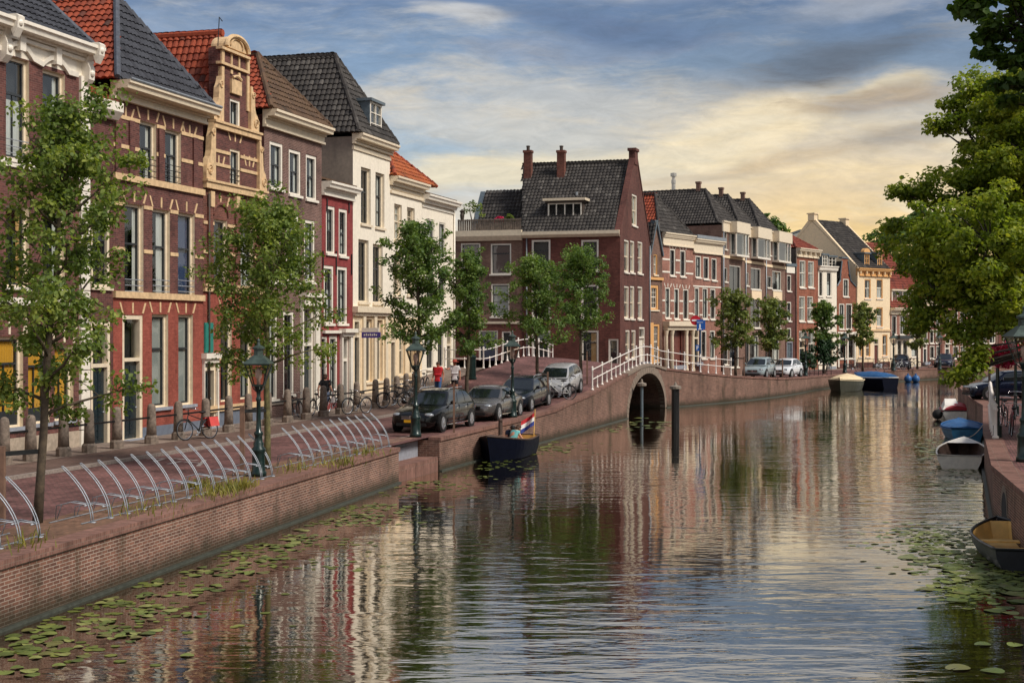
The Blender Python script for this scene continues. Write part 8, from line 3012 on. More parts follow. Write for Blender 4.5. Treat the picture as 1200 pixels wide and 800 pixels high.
# iron fence in front of the cream far house, and low barrier left of the boats
def iron_fence(label, pts, h=1.0, st=0.9):
 t = thing('iron_fence', label, 'fence', pts[0])
 po, ra = MB(), MB()
 for p, q in zip(pts, pts[1:]):
  n = max(1, int((q - p).length / st))
  for k in range(n + 1):
   w = p.lerp(q, k / n)
   po.tube([w, w + Vector((0, 0, h))], .025, 5)
  for hh in (h - .03, h * .5): ra.tube([p + Vector((0, 0, hh)), q + Vector((0, 0, hh))], .018, 5)
 po.build('posts', M('black_iron'), t, uv=False)
 ra.build('rails', M('black_iron'), t, uv=False)

iron_fence('dark iron fence before the cream far house', [street(1005, 140.5), street(1041, 144.5)])
iron_fence('low dark barrier rail on the far quay left of the cream covered boat', [street(949, 117.4), street(974, 122.0)], 0.95)

# ------------------------------------------------------------------ right bank furniture
def right_bank():
 t = thing('bridge_railing', 'white post railing along the edge of the right bank beside the bicycles', 'railing', (18, 52, ZR))
 pts = []
 for k in range(15):
  y = 45.5 + 19.5 * k / 14
  x = interp(y, [(p.y, p.x) for p in RIGHT]) + 0.28
  pts.append(Vector((x, y, ZR + 0.02)))
 base = None
 for p in pts:
  if base is None:
   mb = MB()
   mb.lathe([(0.11, 0), (0.11, 0.07), (0.06, 0.1), (0.055, 0.85), (0.085, 0.9), (0.085, 0.96), (0.05, 1.0), (0.085, 1.08), (0.001, 1.16)], (0, 0, 0), 10)
   base = mb.build('post', M('white_rail'), t, uv=False, smooth=True, local=True)
   base.location = p - Vector(t.location)
  else:
   c = base.copy(); COL.objects.link(c); c.location = p - Vector(t.location)
 for hh, nm in ((0.88, 'top_rail'), (0.5, 'lower_rail')):
  mb = MB()
  mb.tube([p + Vector((0, 0, hh)) for p in pts], 0.028, 6)
  mb.build(nm, M('white_rail'), t, uv=False, smooth=True)
 # flower basket on its green post
 q = at(1169, 46)
 t = thing('flower_basket', 'pink flower basket on a dark green post beside the right lamp', 'flower basket', (q.x, q.y, ZR))
 zf = hz(417, 46) - ZR
 mb = MB()
 mb.lathe([(0.14, 0), (0.14, 0.4), (0.07, 0.45), (0.055, zf - 0.3), (0.28, zf - 0.22), (0.42, zf - 0.05), (0.42, zf)], (0, 0, 0), 12)
 mb.build('post', M('lamp_green'), t, uv=False, local=True)
 L = Leaves(91)
 for k in range(60):
  a, r = R.random() * 6.28, R.random() ** .4 * .56
  L.clump((math.cos(a) * r, math.sin(a) * r, zf + R.uniform(-.3, .3)), .15, 30, .085)
 L.build('flowers', 'petal', t)
 L = Leaves(92)
 for k in range(10):
  a, r = R.random() * 6.28, R.uniform(.2, .45)
  L.clump((math.cos(a) * r, math.sin(a) * r, zf + R.uniform(-.32, .05)), .15, 16, .08)
 L.build('foliage', 'leaf_dark', t)
 # second one behind
 q2 = at(1190, 58)
 dup(t, (q2.x, q2.y, ZR), 1.0, 'farther flower basket half hidden behind the right lamp post')
 # info board
 q = at(1159.5, 70)
 t = thing('notice_board', 'narrow white notice board on a post beside the dark blue car', 'sign', (q.x, q.y, ZR))
 mb = MB()
 z0, z1 = hz(432, 70) - ZR, hz(408, 70) - ZR
 mb.box(-.05, .05, -.04, .04, 0, z1)
 mb.build('post', M('dark_wood'), t, uv=False, local=True)
 mb = MB()
 mb.box(-.1, .1, -.08, -.042, z0, z1)
 mb.build('board', M('white_paint'), t, uv=False, local=True)

right_bank()

# ------------------------------------------------------------------ boats
def boat(label, loc, rz, L, B, g=0.5, bow_g=0.75, out='hull_dark', inn='wood_light', rim='dark_wood', stern=0.75, thwarts=(), cover=None, cover_h=0.35, floor=0.14, foredeck=None, name='moored_boat', stripe=None, group=None, foredeck_from=13):
 """open boat: x forward (bow), waterline z = 0"""
 t = thing(name, label, 'boat', loc, rz, group)
 N = 16

 def sec(u):
  b = B / 2 * (stern + (1 - stern) * math.sin(math.pi * min(1, u / 0.55) / 2)) if u < 0.55 else B / 2 * max(0.012, (1 - ((u - .55) / .45) ** 2.3))
  gz_ = g + (bow_g - g) * max(0, (u - .35) / .65) ** 1.8 + 0.06 * (1 - u) ** 2
  return -L / 2 + L * u, b, gz_
 out_, inn_, rim_ = MB(), MB(), MB()
 ro, ri, gl, gr = [], [], [], []
 for i in range(N + 1):
  x, b, z = sec(i / N)
  rake = (0.10 * L * (i / N) ** 6)
  rings = [(b, z), (b * .96, z * .55), (b * .82, 0.02), (b * .5, -.2), (0, -.25)]
  ro.append([out_.pt((x + rake * (zz / max(z, .1)) * 1.0, y, zz)) for y, zz in rings] + [out_.pt((x + rake * (zz / max(z, .1)), -y, zz)) for y, zz in reversed(rings[:-1])])
  bi = max(.004, b - .05)
  ringi = [(bi, z), (bi * .93, z * .55), (bi * .8, floor), (0, floor)]
  xi = x if 0 < i else x + .06
  if i < N: ri.append([inn_.pt((xi + rake * zz / z - .02, y, zz)) for y, zz in ringi] + [inn_.pt((xi + rake * zz / z - .02, -y, zz)) for y, zz in reversed(ringi[:-1])])
  gl.append(Vector((x + rake, b - .01, z + .012))); gr.append(Vector((x + rake, -b + .01, z + .012)))
 for rr_, mb in ((ro, out_), (ri, inn_)):
  n = len(rr_[0])
  for A, C in zip(rr_, rr_[1:]):
   for k in range(n - 1): mb.f.append((A[k], A[k + 1], C[k + 1], C[k])); mb.mi.append(0)
  mb.f.append(tuple(rr_[0])); mb.mi.append(0)
  if mb is inn_: mb.f.append(tuple(rr_[-1])); mb.mi.append(0)
 out_.build('hull', M(out), t, uv=False, smooth=False, local=True)
 if not cover: inn_.build('inner_planking', M(inn), t, local=True)
 rim_.tube(gl + list(reversed(gr)), .035, 6, closed=True)
 rim_.build('gunwale', M(rim), t, uv=False, smooth=True, local=True)
 for u in thwarts:
  x, b, z = sec(u)
  mb = MB()
  mb.box(x - .13, x + .13, -b + .05, b - .05, z * .62, z * .62 + .035)
  mb.build('thwart', M(inn if inn != 'hull_white' else 'wood_dark'), t, uv=False, local=True)
 if foredeck:
  mb = MB()
  pts = []
  for i in range(foredeck_from, N + 1):
   pts.append(gl[i] + Vector((0, -.02, .02)))
  for i in range(N, foredeck_from - 1, -1): pts.append(gr[i] + Vector((0, .02, .02)))
  c = sum(pts, Vector()) / len(pts) + Vector((0, 0, .08))
  for a, b_ in zip(pts, pts[1:] + pts[:1]): mb.poly([a, b_, c])
  mb.build('foredeck', M(foredeck), t, uv=False, local=True)
 if cover:
  mb = MB()
  rows = []
  for i in range(N + 1):
   x, b, z = sec(i / N)
   ridge = cover_h * (0.35 + 0.65 * math.sin(math.pi * min(1, (i / N) * .9 + .12)))
   row = []
   for c in (-1, -.66, -.33, 0, .33, .66, 1):
    row.append(mb.pt((gl[i].x * (1.0), c * (b + .05), z + .02 + ridge * (1 - abs(c) ** 1.6) + (R.uniform(-.03, .03) if abs(c) < 1 else -.07))))
   rows.append(row)
  for A, C in zip(rows, rows[1:]):
   for k in range(6): mb.f.append((A[k], A[k + 1], C[k + 1], C[k])); mb.mi.append(0)
  mb.f.append(tuple(rows[0])); mb.mi.append(0)
  mb.f.append(tuple(reversed(rows[-1]))); mb.mi.append(0)
  mb.build('cover', M(cover), t, uv=False, smooth=False, local=True)
 if stripe:
  mb = MB()
  mb.tube([v + Vector((0, .012, -.16)) for v in gl[:-1]], .03, 5)
  mb.tube([v + Vector((0, -.012, -.16)) for v in gr[:-1]], .03, 5)
  mb.build('rubbing_strake', M(stripe), t, uv=False, local=True)
 return t

mat_plain('hull_dark', srgb(38, 42, 48), 0.4, var=0.15, dirt=0.3)
mat_plain('hull_navy', srgb(12, 16, 30), 0.5, var=0.1, spec=0.05)
mat_plain('hull_white', srgb(240, 234, 224), 0.5, var=0.06, dirt=0.35)
mat_plain('hull_blue', srgb(42, 104, 140), 0.5, var=0.15, dirt=0.3)
mat_plain('hull_green', srgb(52, 54, 40), 0.5, var=0.15, dirt=0.3)
mat_plain('wood_light', srgb(230, 184, 106), 0.55, var=0.12, scale=3, dirt=0.3)
mat_plain('wood_dark', srgb(74, 54, 44), 0.7, var=0.2, dirt=0.4)
mat_plain('tarp_cream', srgb(226, 204, 164), 0.8, var=0.06, dirt=0.2)
mat_plain('tarp_blue', srgb(40, 96, 150), 0.7, var=0.1, dirt=0.3)
mat_plain('tarp_red', srgb(170, 34, 48), 0.6, var=0.1, dirt=0.2)
mat_plain('rope', srgb(210, 200, 180), 0.9, var=0.1)
mat_plain('buoy_blue', srgb(36, 92, 150), 0.4, var=0.08)

# near wooden dinghy: bow away from the camera
q = at(1190, 31.0)
hd1 = math.atan2(0.97, 0.16)
b_ = boat('dark rowing boat with honey coloured wooden inside, at the lower right edge', (q.x, q.y, 0), hd1, 4.0, 1.75, 0.36, 0.54, 'hull_dark', 'wood_light', 'hull_dark', 0.86, thwarts=(0.32, 0.6), group='boats moored along the canal')
mb = MB()
mb.box(-2.05, -2.01, -.32, -.12, .2, .36)
mb.build('stern_plate', M('hull_white'), b_, uv=False, local=True)
q = at(1127, 53.0)
boat('white open rowing boat with dark inside and flat transom, moored to the right bank', (q.x, q.y, 0), math.atan2(0.95, 0.33), 4.9, 1.8, 0.40, 0.74, 'hull_white', 'wood_dark', 'hull_white', 0.84, thwarts=(0.4,), foredeck='hull_white', group='boats moored along the canal')
q = at(1129, 65.6)
bl = boat('blue wooden boat with mottled cover beyond the white rowing boat', (q.x, q.y, 0), math.atan2(0.95, 0.22), 4.2, 1.95, 0.5, 0.72, 'hull_blue', 'wood_dark', 'tarp_blue', 0.7, cover='tarp_blue', cover_h=0.12, group='boats moored along the canal')
q = at(1120, 80.5)
rb = boat('white motor boat under a red and white tarpaulin', (q.x, q.y, 0), math.atan2(0.95, 0.25), 4.0, 1.9, 0.45, 0.6, 'hull_white', 'wood_dark', 'hull_dark', 0.8, cover='tarp_red', cover_h=0.42, group='boats moored along the canal')
mb = MB()
mb.box8([(-1.7, -.2, .5), (.6, -.2, .6), (.6, .8, .6), (-1.7, .8, .5), (-1.5, -.1, .8), (.2, 0, 1.08), (.2, .6, 1.08), (-1.5, .65, .8)])
mb.build('white_canopy', M('hull_white'), rb, uv=False, local=True)
mb = MB()
mb.ball((-1.7, 1.05, .28), .28, 12, 8)
mb.build('fender', M('rubber'), rb, uv=False, smooth=True, local=True)
q = at(991, 117.5)
boat('far dark hulled boat under a cream cover', (q.x, q.y, 0), math.atan2(-0.86, -0.35), 5.2, 2.7, 0.85, 1.0, 'hull_green', 'wood_dark', 'hull_green', 0.85, cover='tarp_cream', cover_h=0.5, group='boats moored along the canal')
q = at(1024, 124.0)
boat('far navy boat under a blue cover', (q.x, q.y, 0), math.atan2(0.90, -0.42), 4.4, 2.2, 0.85, 1.1, 'hull_navy', 'wood_dark', 'white_paint', 0.8, cover='tarp_blue', cover_h=0.5, stripe=None, group='boats moored along the canal')
for px, lab in ((1059, 'left one of two blue ball fenders floating at the far quay'), (1068, 'right one of two blue ball fenders floating at the far quay')):
 q = at(px, 139.0)
 t = thing('ball_fender', lab, 'buoy', (q.x, q.y - 1.5, 0))
 mb = MB()
 mb.ball((0, 0, .3), .38, 14, 10)
 mb.build('ball', M('buoy_blue'), t, uv=False, smooth=True, local=True)
 mb = MB()
 mb.lathe([(.09, .66), (.09, .8), (.04, .82)], (0, 0, 0), 8)
 mb.build('eye', M('buoy_blue'), t, uv=False, local=True)

def rope(label, p, q, sag):
 mb = MB()
 mb.tube([Vector(p).lerp(Vector(q), k / 14) - Vector((0, 0, sag * 4 * (k / 14) * (1 - k / 14))) for k in range(15)], .018, 5)
 set_custom(mb.build('mooring_rope', M('rope'), None, uv=False, smooth=True), label, 'rope')

w1 = at(1128, 55.4); w2 = at(1167, 64)
rope('pale mooring rope from the white rowing boat to the railing', (w1.x, w1.y, .75), (w2.x, w2.y, 1.9), .5)
w1 = at(1192, 33); w2 = at(1204, 33.5)
rope('short rope from the dark rowing boat to the quay', (w1.x, w1.y, .5), (w2.x, w2.y, 1.45), .1)

# the sailing-out sloop with flag
q = at(594, 55.5)
hb = math.atan2(-0.955, -0.29)
sl = boat('dark blue sloop with two people and a Dutch flag at its stern', (q.x, q.y, 0), hb, 4.3, 1.8, 0.66, 0.98, 'hull_navy', 'wood_light', 'wood_dark', 0.8, thwarts=(0.2, 0.42), name='sloop', foredeck='wood_dark')
mb = MB()
mb.tube([(-2.05, .5, .6), (-2.25, .5, 1.75)], .02, 6)
mb.build('flag_staff', M('wood_light'), sl, uv=False, local=True)
mat_plain('flag_red', srgb(190, 36, 44), 0.7, var=0.04)
mat_plain('flag_white', srgb(236, 234, 230), 0.7, var=0.03)
mat_plain('flag_blue', srgb(40, 60, 140), 0.7, var=0.04)
fl = None
for k, m_ in enumerate(('flag_blue', 'flag_white', 'flag_red')):
 mb = MB()
 g = []
 for i in range(9):
  u = i / 8
  row = []
  for j in (0, 1):
   v = (k + j) / 3
   zz = 1.12 + .5 * v - u * .36
   row.append(mb.pt((-2.12 - .13 * v + u * .12 + .1 * math.sin(u * 7 + v), .52 * u * -1.0 + .5, zz)))
  g.append(row)
 for A, B_ in zip(g, g[1:]): mb.f.append((A[0], A[1], B_[1], B_[0])); mb.mi.append(0)
 mb.build('flag_stripe', M(m_), sl, uv=False, local=True, recalc=False)
mb = MB()
mb.box(1.2, 1.5, .12, .2, .95, 1.45)
mb.ball((1.35, .16, 1.5), .09, 8, 6)
mb.build('bow_post', M('wood_dark'), sl, uv=False, local=True)

# ------------------------------------------------------------------ people
mat_plain('skin', srgb(206, 150, 124), 0.6, var=0.06)
mat_plain('skin_tan', srgb(176, 118, 92), 0.6, var=0.06)
mat_plain('hair_brown', srgb(74, 50, 36), 0.7, var=0.2)
mat_plain('hair_dark', srgb(34, 26, 24), 0.7, var=0.2)
mat_plain('cloth_black', srgb(26, 26, 30), 0.85, var=0.15)
mat_plain('cloth_denim', srgb(92, 102, 122), 0.85, var=0.15)
mat_plain('cloth_red', srgb(196, 34, 44), 0.8, var=0.1)
mat_plain('cloth_jeans', srgb(54, 86, 130), 0.85, var=0.12)
mat_plain('cloth_pale', srgb(206, 200, 200), 0.85, var=0.1)
mat_plain('cloth_teal', srgb(120, 196, 196), 0.8, var=0.08)
mat_plain('cloth_navy', srgb(36, 44, 70), 0.85, var=0.12)
mat_plain('hat_rust', srgb(150, 62, 48), 0.8, var=0.12)

def skin_mesh(name, verts, edges, radii, root, mat, parent, sub=2):
 me = bpy.data.meshes.new(name)
 me.from_pydata([tuple(v) for v in verts], edges, [])
 o = bpy.data.objects.new(name, me)
 COL.objects.link(o)
 md = o.modifiers.new('skin', 'SKIN')
 for i, r in enumerate(radii):
  sv = me.skin_vertices[0].data[i]
  sv.radius = r if hasattr(r, '__len__') else (r, r)
  sv.use_root = (i == root)
 md.use_smooth_shade = True
 s = o.modifiers.new('sub', 'SUBSURF')
 s.levels = s.render_levels = sub
 dg = bpy.context.evaluated_depsgraph_get()
 dg.update()
 me2 = bpy.data.meshes.new_from_object(o.evaluated_get(dg))
 o.modifiers.clear()
 o.data = me2
 me2.materials.clear()
 me2.materials.append(M(mat))
 me2.polygons.foreach_set('use_smooth', [True] * len(me2.polygons))
 o.parent = parent
 return o

def person(label, loc, rz, J, skin='skin', shirt='cloth_black', legs='cloth_denim', hair='hair_brown', sleeve=0.55, leg_cover=0.6, hat=None, h=1.72, skirt=False, group=None, extra=None):
 """J: joint positions, x forward, y left"""
 t = thing('person', label, 'person', loc, rz, group)
 V = lambda k: Vector(J[k])
 vs, ed, rd = [], [], []

 def add(p, r, frm=None):
  vs.append(Vector(p)); rd.append(r)
  if frm is not None: ed.append((frm, len(vs) - 1))
  return len(vs) - 1
 pel = add(V('pelvis'), (.15, .11))
 wa = add(V('pelvis').lerp(V('chest'), .45), (.135, .10), pel)
 ch = add(V('chest'), (.16, .115), wa)
 nk0 = add(V('neck'), .062, ch)
 hd = V('head')
 dn = (hd - V('neck')).normalized()
 a = add(V('neck') + dn * .06, .058, nk0)
 b = add(hd - dn * .03, (.078, .088), a)
 c = add(hd + dn * .06, (.082, .095), b)
 add(hd + dn * .13, (.05, .06), c)
 for s in ('l', 'r'):
  sh = add(V('sho_' + s), .065, ch)
  el = add(V('elb_' + s), .043, sh)
  wr = add(V('wri_' + s), .029, el)
  hi = add(V('hip_' + s), .095, pel)
  kn = add(V('kne_' + s), .058, hi)
  an = add(V('ank_' + s), .04, kn)
  he = add(V('ank_' + s) + Vector((J['toe'][0] * .3, J['toe'][1] * .3, -.05)), .042, an)
  add(V('ank_' + s) + Vector((J['toe'][0], J['toe'][1], -.06)), .032, he)
 # hands: palm plus fingers
 for s in ('l', 'r'):
  wr = V('wri_' + s)
  d = (wr - V('elb_' + s)).normalized()
  side = d.cross(Vector((0, 0, 1)))
  side = side.normalized() if side.length > .1 else Vector((0, 1, 0))
  wi = [i for i, v in enumerate(vs) if (v - wr).length < 1e-6][0]
  pm = add(wr + d * .06, (.034, .018), wi)
  for k, (off, ln) in enumerate(((-.03, .075), (-.01, .09), (.01, .085), (.03, .065))):
   f1 = add(wr + d * (.06 + ln * .5) + side * off, .0095, pm)
   add(wr + d * (.06 + ln) + side * off + Vector((0, 0, -.015)), .008, f1)
  th = add(wr + d * .05 + side * -.045, .011, pm)
  add(wr + d * .09 + side * -.06, .009, th)
 body = skin_mesh('body', vs, ed, rd, 0, skin, t)
 # face: nose, eyes, ears, on the head
 fx = Vector(J.get('face', (1, 0, 0))).normalized()
 up = dn
 sd = up.cross(fx).normalized()
 mb = MB()
 mb.ball(hd + fx * .095 + up * .0, .016, 8, 6)
 for s in (-1, 1): mb.ball(hd + sd * .082 * s + up * .01, .022, 8, 6)
 mb.build('nose_and_ears', M(skin), body, uv=False, smooth=True, local=True)
 mb = MB()
 for s in (-1, 1): mb.ball(hd + fx * .083 + sd * .032 * s + up * .03, .011, 8, 6)
 mb.build('eyes', M('hair_dark'), body, uv=False, local=True)
 mb = MB()
 mb.bar(hd + fx * .088 - up * .045 - sd * .022, hd + fx * .088 - up * .045 + sd * .022, .008)
 mb.build('mouth', M('cloth_red'), body, uv=False, local=True)
 mb = MB()
 c = hd + up * .075 - fx * .02
 b0 = len(mb.v)
 mb.ball(c, .102, 14, 9, 0, (1.0, 1.0, .92))
 mb.ball(hd - fx * .045 + up * .01, .088, 12, 8)
 mb.build('hair', M(hair), t, uv=False, smooth=True, local=True)
 if hat:
  mb = MB()
  mb.lathe([(.22, .02), (.21, .035), (.115, .045), (.105, .13), (.08, .155), (.001, .16)], hd + up * .07, 16)
  mb.build('hat', M(hat), t, uv=False, smooth=True, local=True)
 # clothes follow the body
 vs2, ed2, rd2 = [], [], []

 def add2(p, r, frm=None):
  vs2.append(Vector(p)); rd2.append(r)
  if frm is not None: ed2.append((frm, len(vs2) - 1))
  return len(vs2) - 1
 p0 = add2(V('pelvis') + Vector((0, 0, .0)), (.18, .14))
 add2(V('pelvis') + Vector((0, 0, -.1)), (.182, .142), p0)
 p1 = add2(V('pelvis').lerp(V('chest'), .45), (.158, .122), p0)
 p2 = add2(V('chest'), (.2, .15), p1)
 add2(V('chest').lerp(V('neck'), .85), (.11, .1), p2)
 for s in ('l', 'r'):
  sh = add2(V('sho_' + s) + Vector((0, 0, .01)), .105, p2)
  e2 = V('sho_' + s).lerp(V('elb_' + s), min(1, sleeve * 1.0))
  q = add2(e2, .075, sh)
  if sleeve > 1: add2(V('elb_' + s).lerp(V('wri_' + s), sleeve - 1), .048, q)
 skin_mesh('shirt', vs2, ed2, rd2, 0, shirt, t)
 vs2, ed2, rd2 = [], [], []
 p0 = add2(V('pelvis') + Vector((0, 0, .02)), (.168, .13))
 add2(V('pelvis') + Vector((0, 0, .12)), (.15, .115), p0)
 for s in ('l', 'r'):
  hi = add2(V('hip_' + s), .118 if not skirt else .15, p0)
  lc = min(1, leg_cover)
  q = add2(V('hip_' + s).lerp(V('kne_' + s), lc), .088 if not skirt else .14, hi)
  if leg_cover > 1: add2(V('kne_' + s).lerp(V('ank_' + s), leg_cover - 1), .062, q)
 skin_mesh('skirt' if skirt else 'trousers', vs2, ed2, rd2, 0, legs, t)
 mb = MB()
 for s in ('l', 'r'):
  a_ = V('ank_' + s)
  mb.ball(a_ + Vector((J['toe'][0] * .5, J['toe'][1] * .5, -.055)), 1, 10, 7, 0, (.13 if abs(J['toe'][0]) > abs(J['toe'][1]) else .06, .06 if abs(J['toe'][0]) > abs(J['toe'][1]) else .13, .045))
 mb.build('shoes', M('dark_trim'), t, uv=False, smooth=True, local=True)
 return t

def stand(step=0.0, arm=0.12, point=None, face=(1, 0, 0)):
 J = dict(pelvis=(0, 0, .95), chest=(0.02, 0, 1.30), neck=(0.0, 0, 1.46), head=(0.03, 0, 1.58), face=face, toe=(.15, 0))
 for s, y in (('l', 1), ('r', -1)):
  k = step * y
  J['sho_' + s] = (0, .18 * y, 1.40)
  J['elb_' + s] = (-.06 - k * .25, .25 * y, 1.12)
  J['wri_' + s] = (.06 - k * .4, .26 * y, .89)
  J['hip_' + s] = (0, .09 * y, .90)
  J['kne_' + s] = (.05 + k * .35, .10 * y, .50)
  J['ank_' + s] = (k * .5 - .02, .10 * y, .085)
 if point:
  J['elb_' + point] = (.22, (.32 if point == 'l' else -.32), 1.30)
  J['wri_' + point] = (.44, (.40 if point == 'l' else -.40), 1.36)
 return J

p = along(381, -25.15, 0.088)
pz = person('person in black top and grey-blue skirt walking away along the pavement with a white bag', p, AN, stand(0.45), 'skin', 'cloth_black', 'cloth_denim', 'hair_brown', 0.6, 1.0, skirt=True)
mb = MB()
c = Vector(p) + DV * 0.36 + Vector((0, 0, .72))
t = thing('carrier_bag', 'white carrier bag held by the person in black', 'bag', c)
mb.box8([(-.06, -.16, -.2), (.06, -.16, -.2), (.06, .16, -.2), (-.06, .16, -.2), (-.04, -.17, .14), (.04, -.17, .14), (.04, .17, .14), (-.04, .17, .14)])
mb.build('bag_body', M('cloth_pale'), t, uv=False, local=True)
mb = MB()
mb.tube([(0, -.09, .14), (0, -.06, .27), (0, .06, .27), (0, .09, .14)], .008, 4)
mb.build('bag_handle', M('cloth_pale'), t, uv=False, local=True)
p = street(513.5, 70, .083)
person('person in red patterned top and blue jeans beside the person with the hat', p, AN + math.pi, stand(0.15), 'skin_tan', 'cloth_red', 'cloth_jeans', 'hair_brown', 0.5, 1.9)
p = street(533, 70.5, .083)
person('person in rust coloured hat, pale shirt and dark shorts pointing sideways', p, AN + math.pi + .2, stand(0.1, point='r'), 'skin_tan', 'cloth_pale', 'cloth_black', 'hair_brown', 0.6, 0.95, hat='hat_rust')

def sit(lean=0.0, reach=0.3):
 J = dict(pelvis=(0, 0, .12), chest=(.06 + lean * .3, 0, .46 - lean * .05), neck=(.10 + lean * .55, 0, .62 - lean * .1), head=(.15 + lean * .7, 0, .73 - lean * .12), face=(1, 0, -.2), toe=(.15, 0))
 for s, y in (('l', 1), ('r', -1)):
  J['sho_' + s] = (.08 + lean * .45, .18 * y, .55 - lean * .1)
  J['elb_' + s] = (.2 + lean * .5, .24 * y, .30 - lean * .05)
  J['wri_' + s] = (.42 + lean * .5 + reach * .2, .16 * y, .28 - lean * .1)
  J['hip_' + s] = (.02, .1 * y, .10)
  J['kne_' + s] = (.44, .13 * y, .16)
  J['ank_' + s] = (.46, .12 * y, -.25)
 return J

def in_boat(x, y, z):
 c, s = math.cos(hb), math.sin(hb)
 L_ = Vector(sl.location)
 return L_ + Vector((x * c - y * s, x * s + y * c, z))

person('person in a teal sleeveless top sitting in the dark blue sloop', in_boat(.1, .2, .42), hb + math.pi - .5, sit(0.35, .5), 'skin', 'cloth_teal', 'cloth_pale', 'hair_brown', 0.15, 0.8)
person('person in dark clothes bending forward near the flag of the sloop', in_boat(-.75, -.1, .42), hb + .5, sit(0.5, .6), 'skin_tan', 'cloth_navy', 'cloth_navy', 'hair_dark', 0.6, 1.5)

# ------------------------------------------------------------------ lily pads
mat_leaf('lily', srgb(72, 86, 38), srgb(104, 116, 50), srgb(136, 140, 70), trans=0.05, rough=0.35)

def pad_mesh(n=14):
 V = [(0, 0, .006)]
 for i in range(n + 1):
  a = 0.1 + (2 * math.pi - 0.2) * i / n
  V.append((math.cos(a), math.sin(a), .004 + .01 * math.sin(a * 2)))
 return V

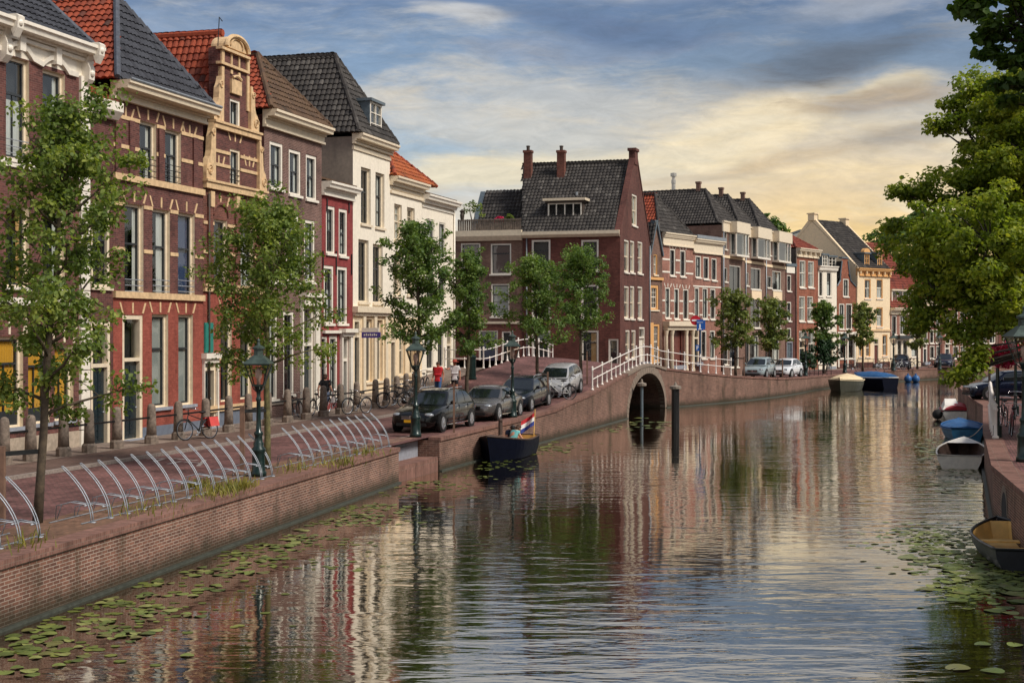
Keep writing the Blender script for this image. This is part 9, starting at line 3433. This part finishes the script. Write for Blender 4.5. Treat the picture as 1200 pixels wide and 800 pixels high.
def pads():
 rg = random.Random(5)
 cand = []

 def put(px, py, r):
  p = G(px, py)
  cand.append((p.x, p.y, r))
 # along the near left wall: clusters measured on the photo
 for cx, cy, sx, sy, n in ((40, 752, 30, 9, 16), (20, 762, 28, 8, 14), (60, 738, 22, 4, 9), (115, 730, 16, 5, 9), (130, 742, 12, 4, 7), (165, 740, 12, 4, 4), (90, 766, 12, 4, 3), (10, 782, 12, 5, 3), (40, 788, 10, 3, 3), (75, 780, 8, 2, 2),
         (130, 706, 14, 4, 9), (165, 712, 22, 4, 9), (165, 724, 14, 4, 6), (185, 716, 14, 3, 5), (190, 697, 24, 3, 8), (190, 683, 20, 4, 10), (235, 670, 22, 6, 14), (265, 672, 16, 5, 6), (250, 690, 12, 3, 5), (290, 671, 14, 3, 5),
         (300, 655, 26, 5, 14), (330, 640, 26, 5, 14), (360, 628, 30, 5, 16), (400, 612, 32, 5, 18), (430, 603, 24, 4, 12), (455, 592, 20, 4, 10), (480, 570, 16, 3, 5), (505, 566, 18, 2, 5), (150, 760, 40, 14, 3), (225, 721, 10, 2, 2)):
  for k in range(n + n // 2):
   x, y = rg.gauss(cx, sx * .68), rg.gauss(cy, sy * .68)
   put(x, y, rg.uniform(.08, .16))
 for cx, cy, sx, sy, n in ((1120, 655, 40, 14, 46), (1105, 668, 40, 9, 30), (1150, 680, 36, 12, 26), (1085, 648, 22, 8, 14), (1180, 690, 25, 10, 14), (1165, 705, 30, 8, 7), (1140, 690, 30, 8, 8), (1085, 690, 14, 4, 3), (1120, 702, 16, 3, 4), (1190, 715, 20, 8, 5),
         (1130, 783, 10, 2, 1), (1164, 785, 6, 2, 1), (1157, 756, 8, 2, 1), (1194, 755, 6, 2, 1), (1185, 720, 10, 4, 3), (1110, 575, 20, 4, 6), (1085, 530, 14, 10, 12), (1120, 566, 20, 3, 5)):
  for k in range(n):
   put(rg.gauss(cx, sx * .6), rg.gauss(cy, sy * .6), rg.uniform(.12, .24))
 for k in range(46): put(rg.uniform(700, 785), rg.uniform(489, 506), rg.uniform(.14, .26))
 for k in range(14): put(rg.uniform(628, 670), rg.uniform(518, 530), rg.uniform(.14, .24))
 # keep those on open water, clear of the walls and of each other
 out = []
 for x, y, r in cand:
  a, v = to_av(x, y)
  if v - r < (lipv(a) if a < 47 else -16.75) + .2: continue
  if x + r > interp(y, [(p.y, p.x) for p in RIGHT]) - .1: continue
  if any((x - X) ** 2 + (y - Y) ** 2 < ((r + q) * .72) ** 2 for X, Y, q in out): continue
  out.append((x, y, r))
 V0 = pad_mesh()
 n = len(V0)
 me = bpy.data.meshes.new('lily_pad')
 me.from_pydata(V0, [], [(0, i, i + 1) for i in range(1, n - 1)])
 me.materials.append(M('lily'))
 me.update()
 out.sort(key=lambda o: o[1])
 sides = {'lily pads along the left quay wall': 'round green lily pad floating in the cluster along the left quay wall', 'lily pads beside the right bank': 'round green lily pad floating in the bed beside the right bank boats',
     'lily pads before the bridge': 'round green lily pad floating in the water before the bridge arch'}
 mats = {}
 for i, (x, y, r) in enumerate(out):
  a, v = to_av(x, y)
  g = 'lily pads before the bridge' if a > 50 and v < -6 else ('lily pads along the left quay wall' if v < -4 else 'lily pads beside the right bank')
  if len(mats) < 0: pass
  k = i % 5
  if k not in mats:
   m2 = me.copy()
   m2.materials.clear()
   mm = mat_plain('lily_tone', [srgb(100, 114, 54), srgb(118, 130, 64), srgb(84, 98, 46), srgb(138, 142, 80), srgb(108, 108, 60)][k], 0.4, var=0.14, scale=5)
   m2.materials.append(mm)
   mats[k] = m2
  o = bpy.data.objects.new('lily_pad', mats[k])
  COL.objects.link(o)
  o.location = (x, y, 0.004 + (i % 7) * .0012)
  o.scale = (r, r * rg.uniform(.8, 1), 1)
  o.rotation_euler = (rg.uniform(-.02, .02), rg.uniform(-.02, .02), rg.random() * 6.28)
  set_custom(o, sides[g], 'lily pad', g)
 # the dense floating bed by the right bank reads as one mass
 V, Fc = [], []
 n = len(V0)
 for k in range(1700):
  cx, cy, sx, sy = rg.choice(((1115, 640, 45, 16), (1150, 660, 45, 16), (1180, 672, 30, 14), (1090, 628, 35, 9), (1125, 552, 25, 10), (1090, 520, 18, 14), (1150, 690, 35, 10)))
  p = G(rg.gauss(cx, sx * .85), max(480, rg.gauss(cy, sy * .85)))
  r = rg.uniform(.03, .1)
  if p.x + r > interp(p.y, [(q.y, q.x) for q in RIGHT]) - .1: continue
  b = len(V)
  z = rg.uniform(.003, .014)
  tx, ty = rg.uniform(-.12, .12), rg.uniform(-.12, .12)
  for i in range(8):
   a = 6.283 * i / 8
   V.append((p.x + math.cos(a) * r, p.y + math.sin(a) * r * .85, max(.002, z + r * (tx * math.cos(a) + ty * math.sin(a)))))
  Fc += list(range(b, b + 8))
 for k in range(1500):
  a = rg.uniform(14, 46) if rg.random() < .8 else rg.uniform(46, 62)
  v = lipv(a) + .25 + abs(rg.gauss(0, 1.5)) + .5 * math.sin(a * 1.7)
  if math.sin(a * 2.1) + math.sin(a * .9 + 1) + rg.uniform(-.6, .6) < -.2 or v < lipv(a) + .25: continue
  p, r = av(a, v), rg.uniform(.04, .11)
  b = len(V)
  for i in range(8): V.append((p.x + math.cos(6.283 * i / 8) * r, p.y + math.sin(6.283 * i / 8) * r * .9, rg.uniform(.003, .012)))
  Fc += list(range(b, b + 8))
 set_custom(fast_mesh('floating_leaf_bed', V, Fc, 8, M('lily')), kind='stuff')

pads()
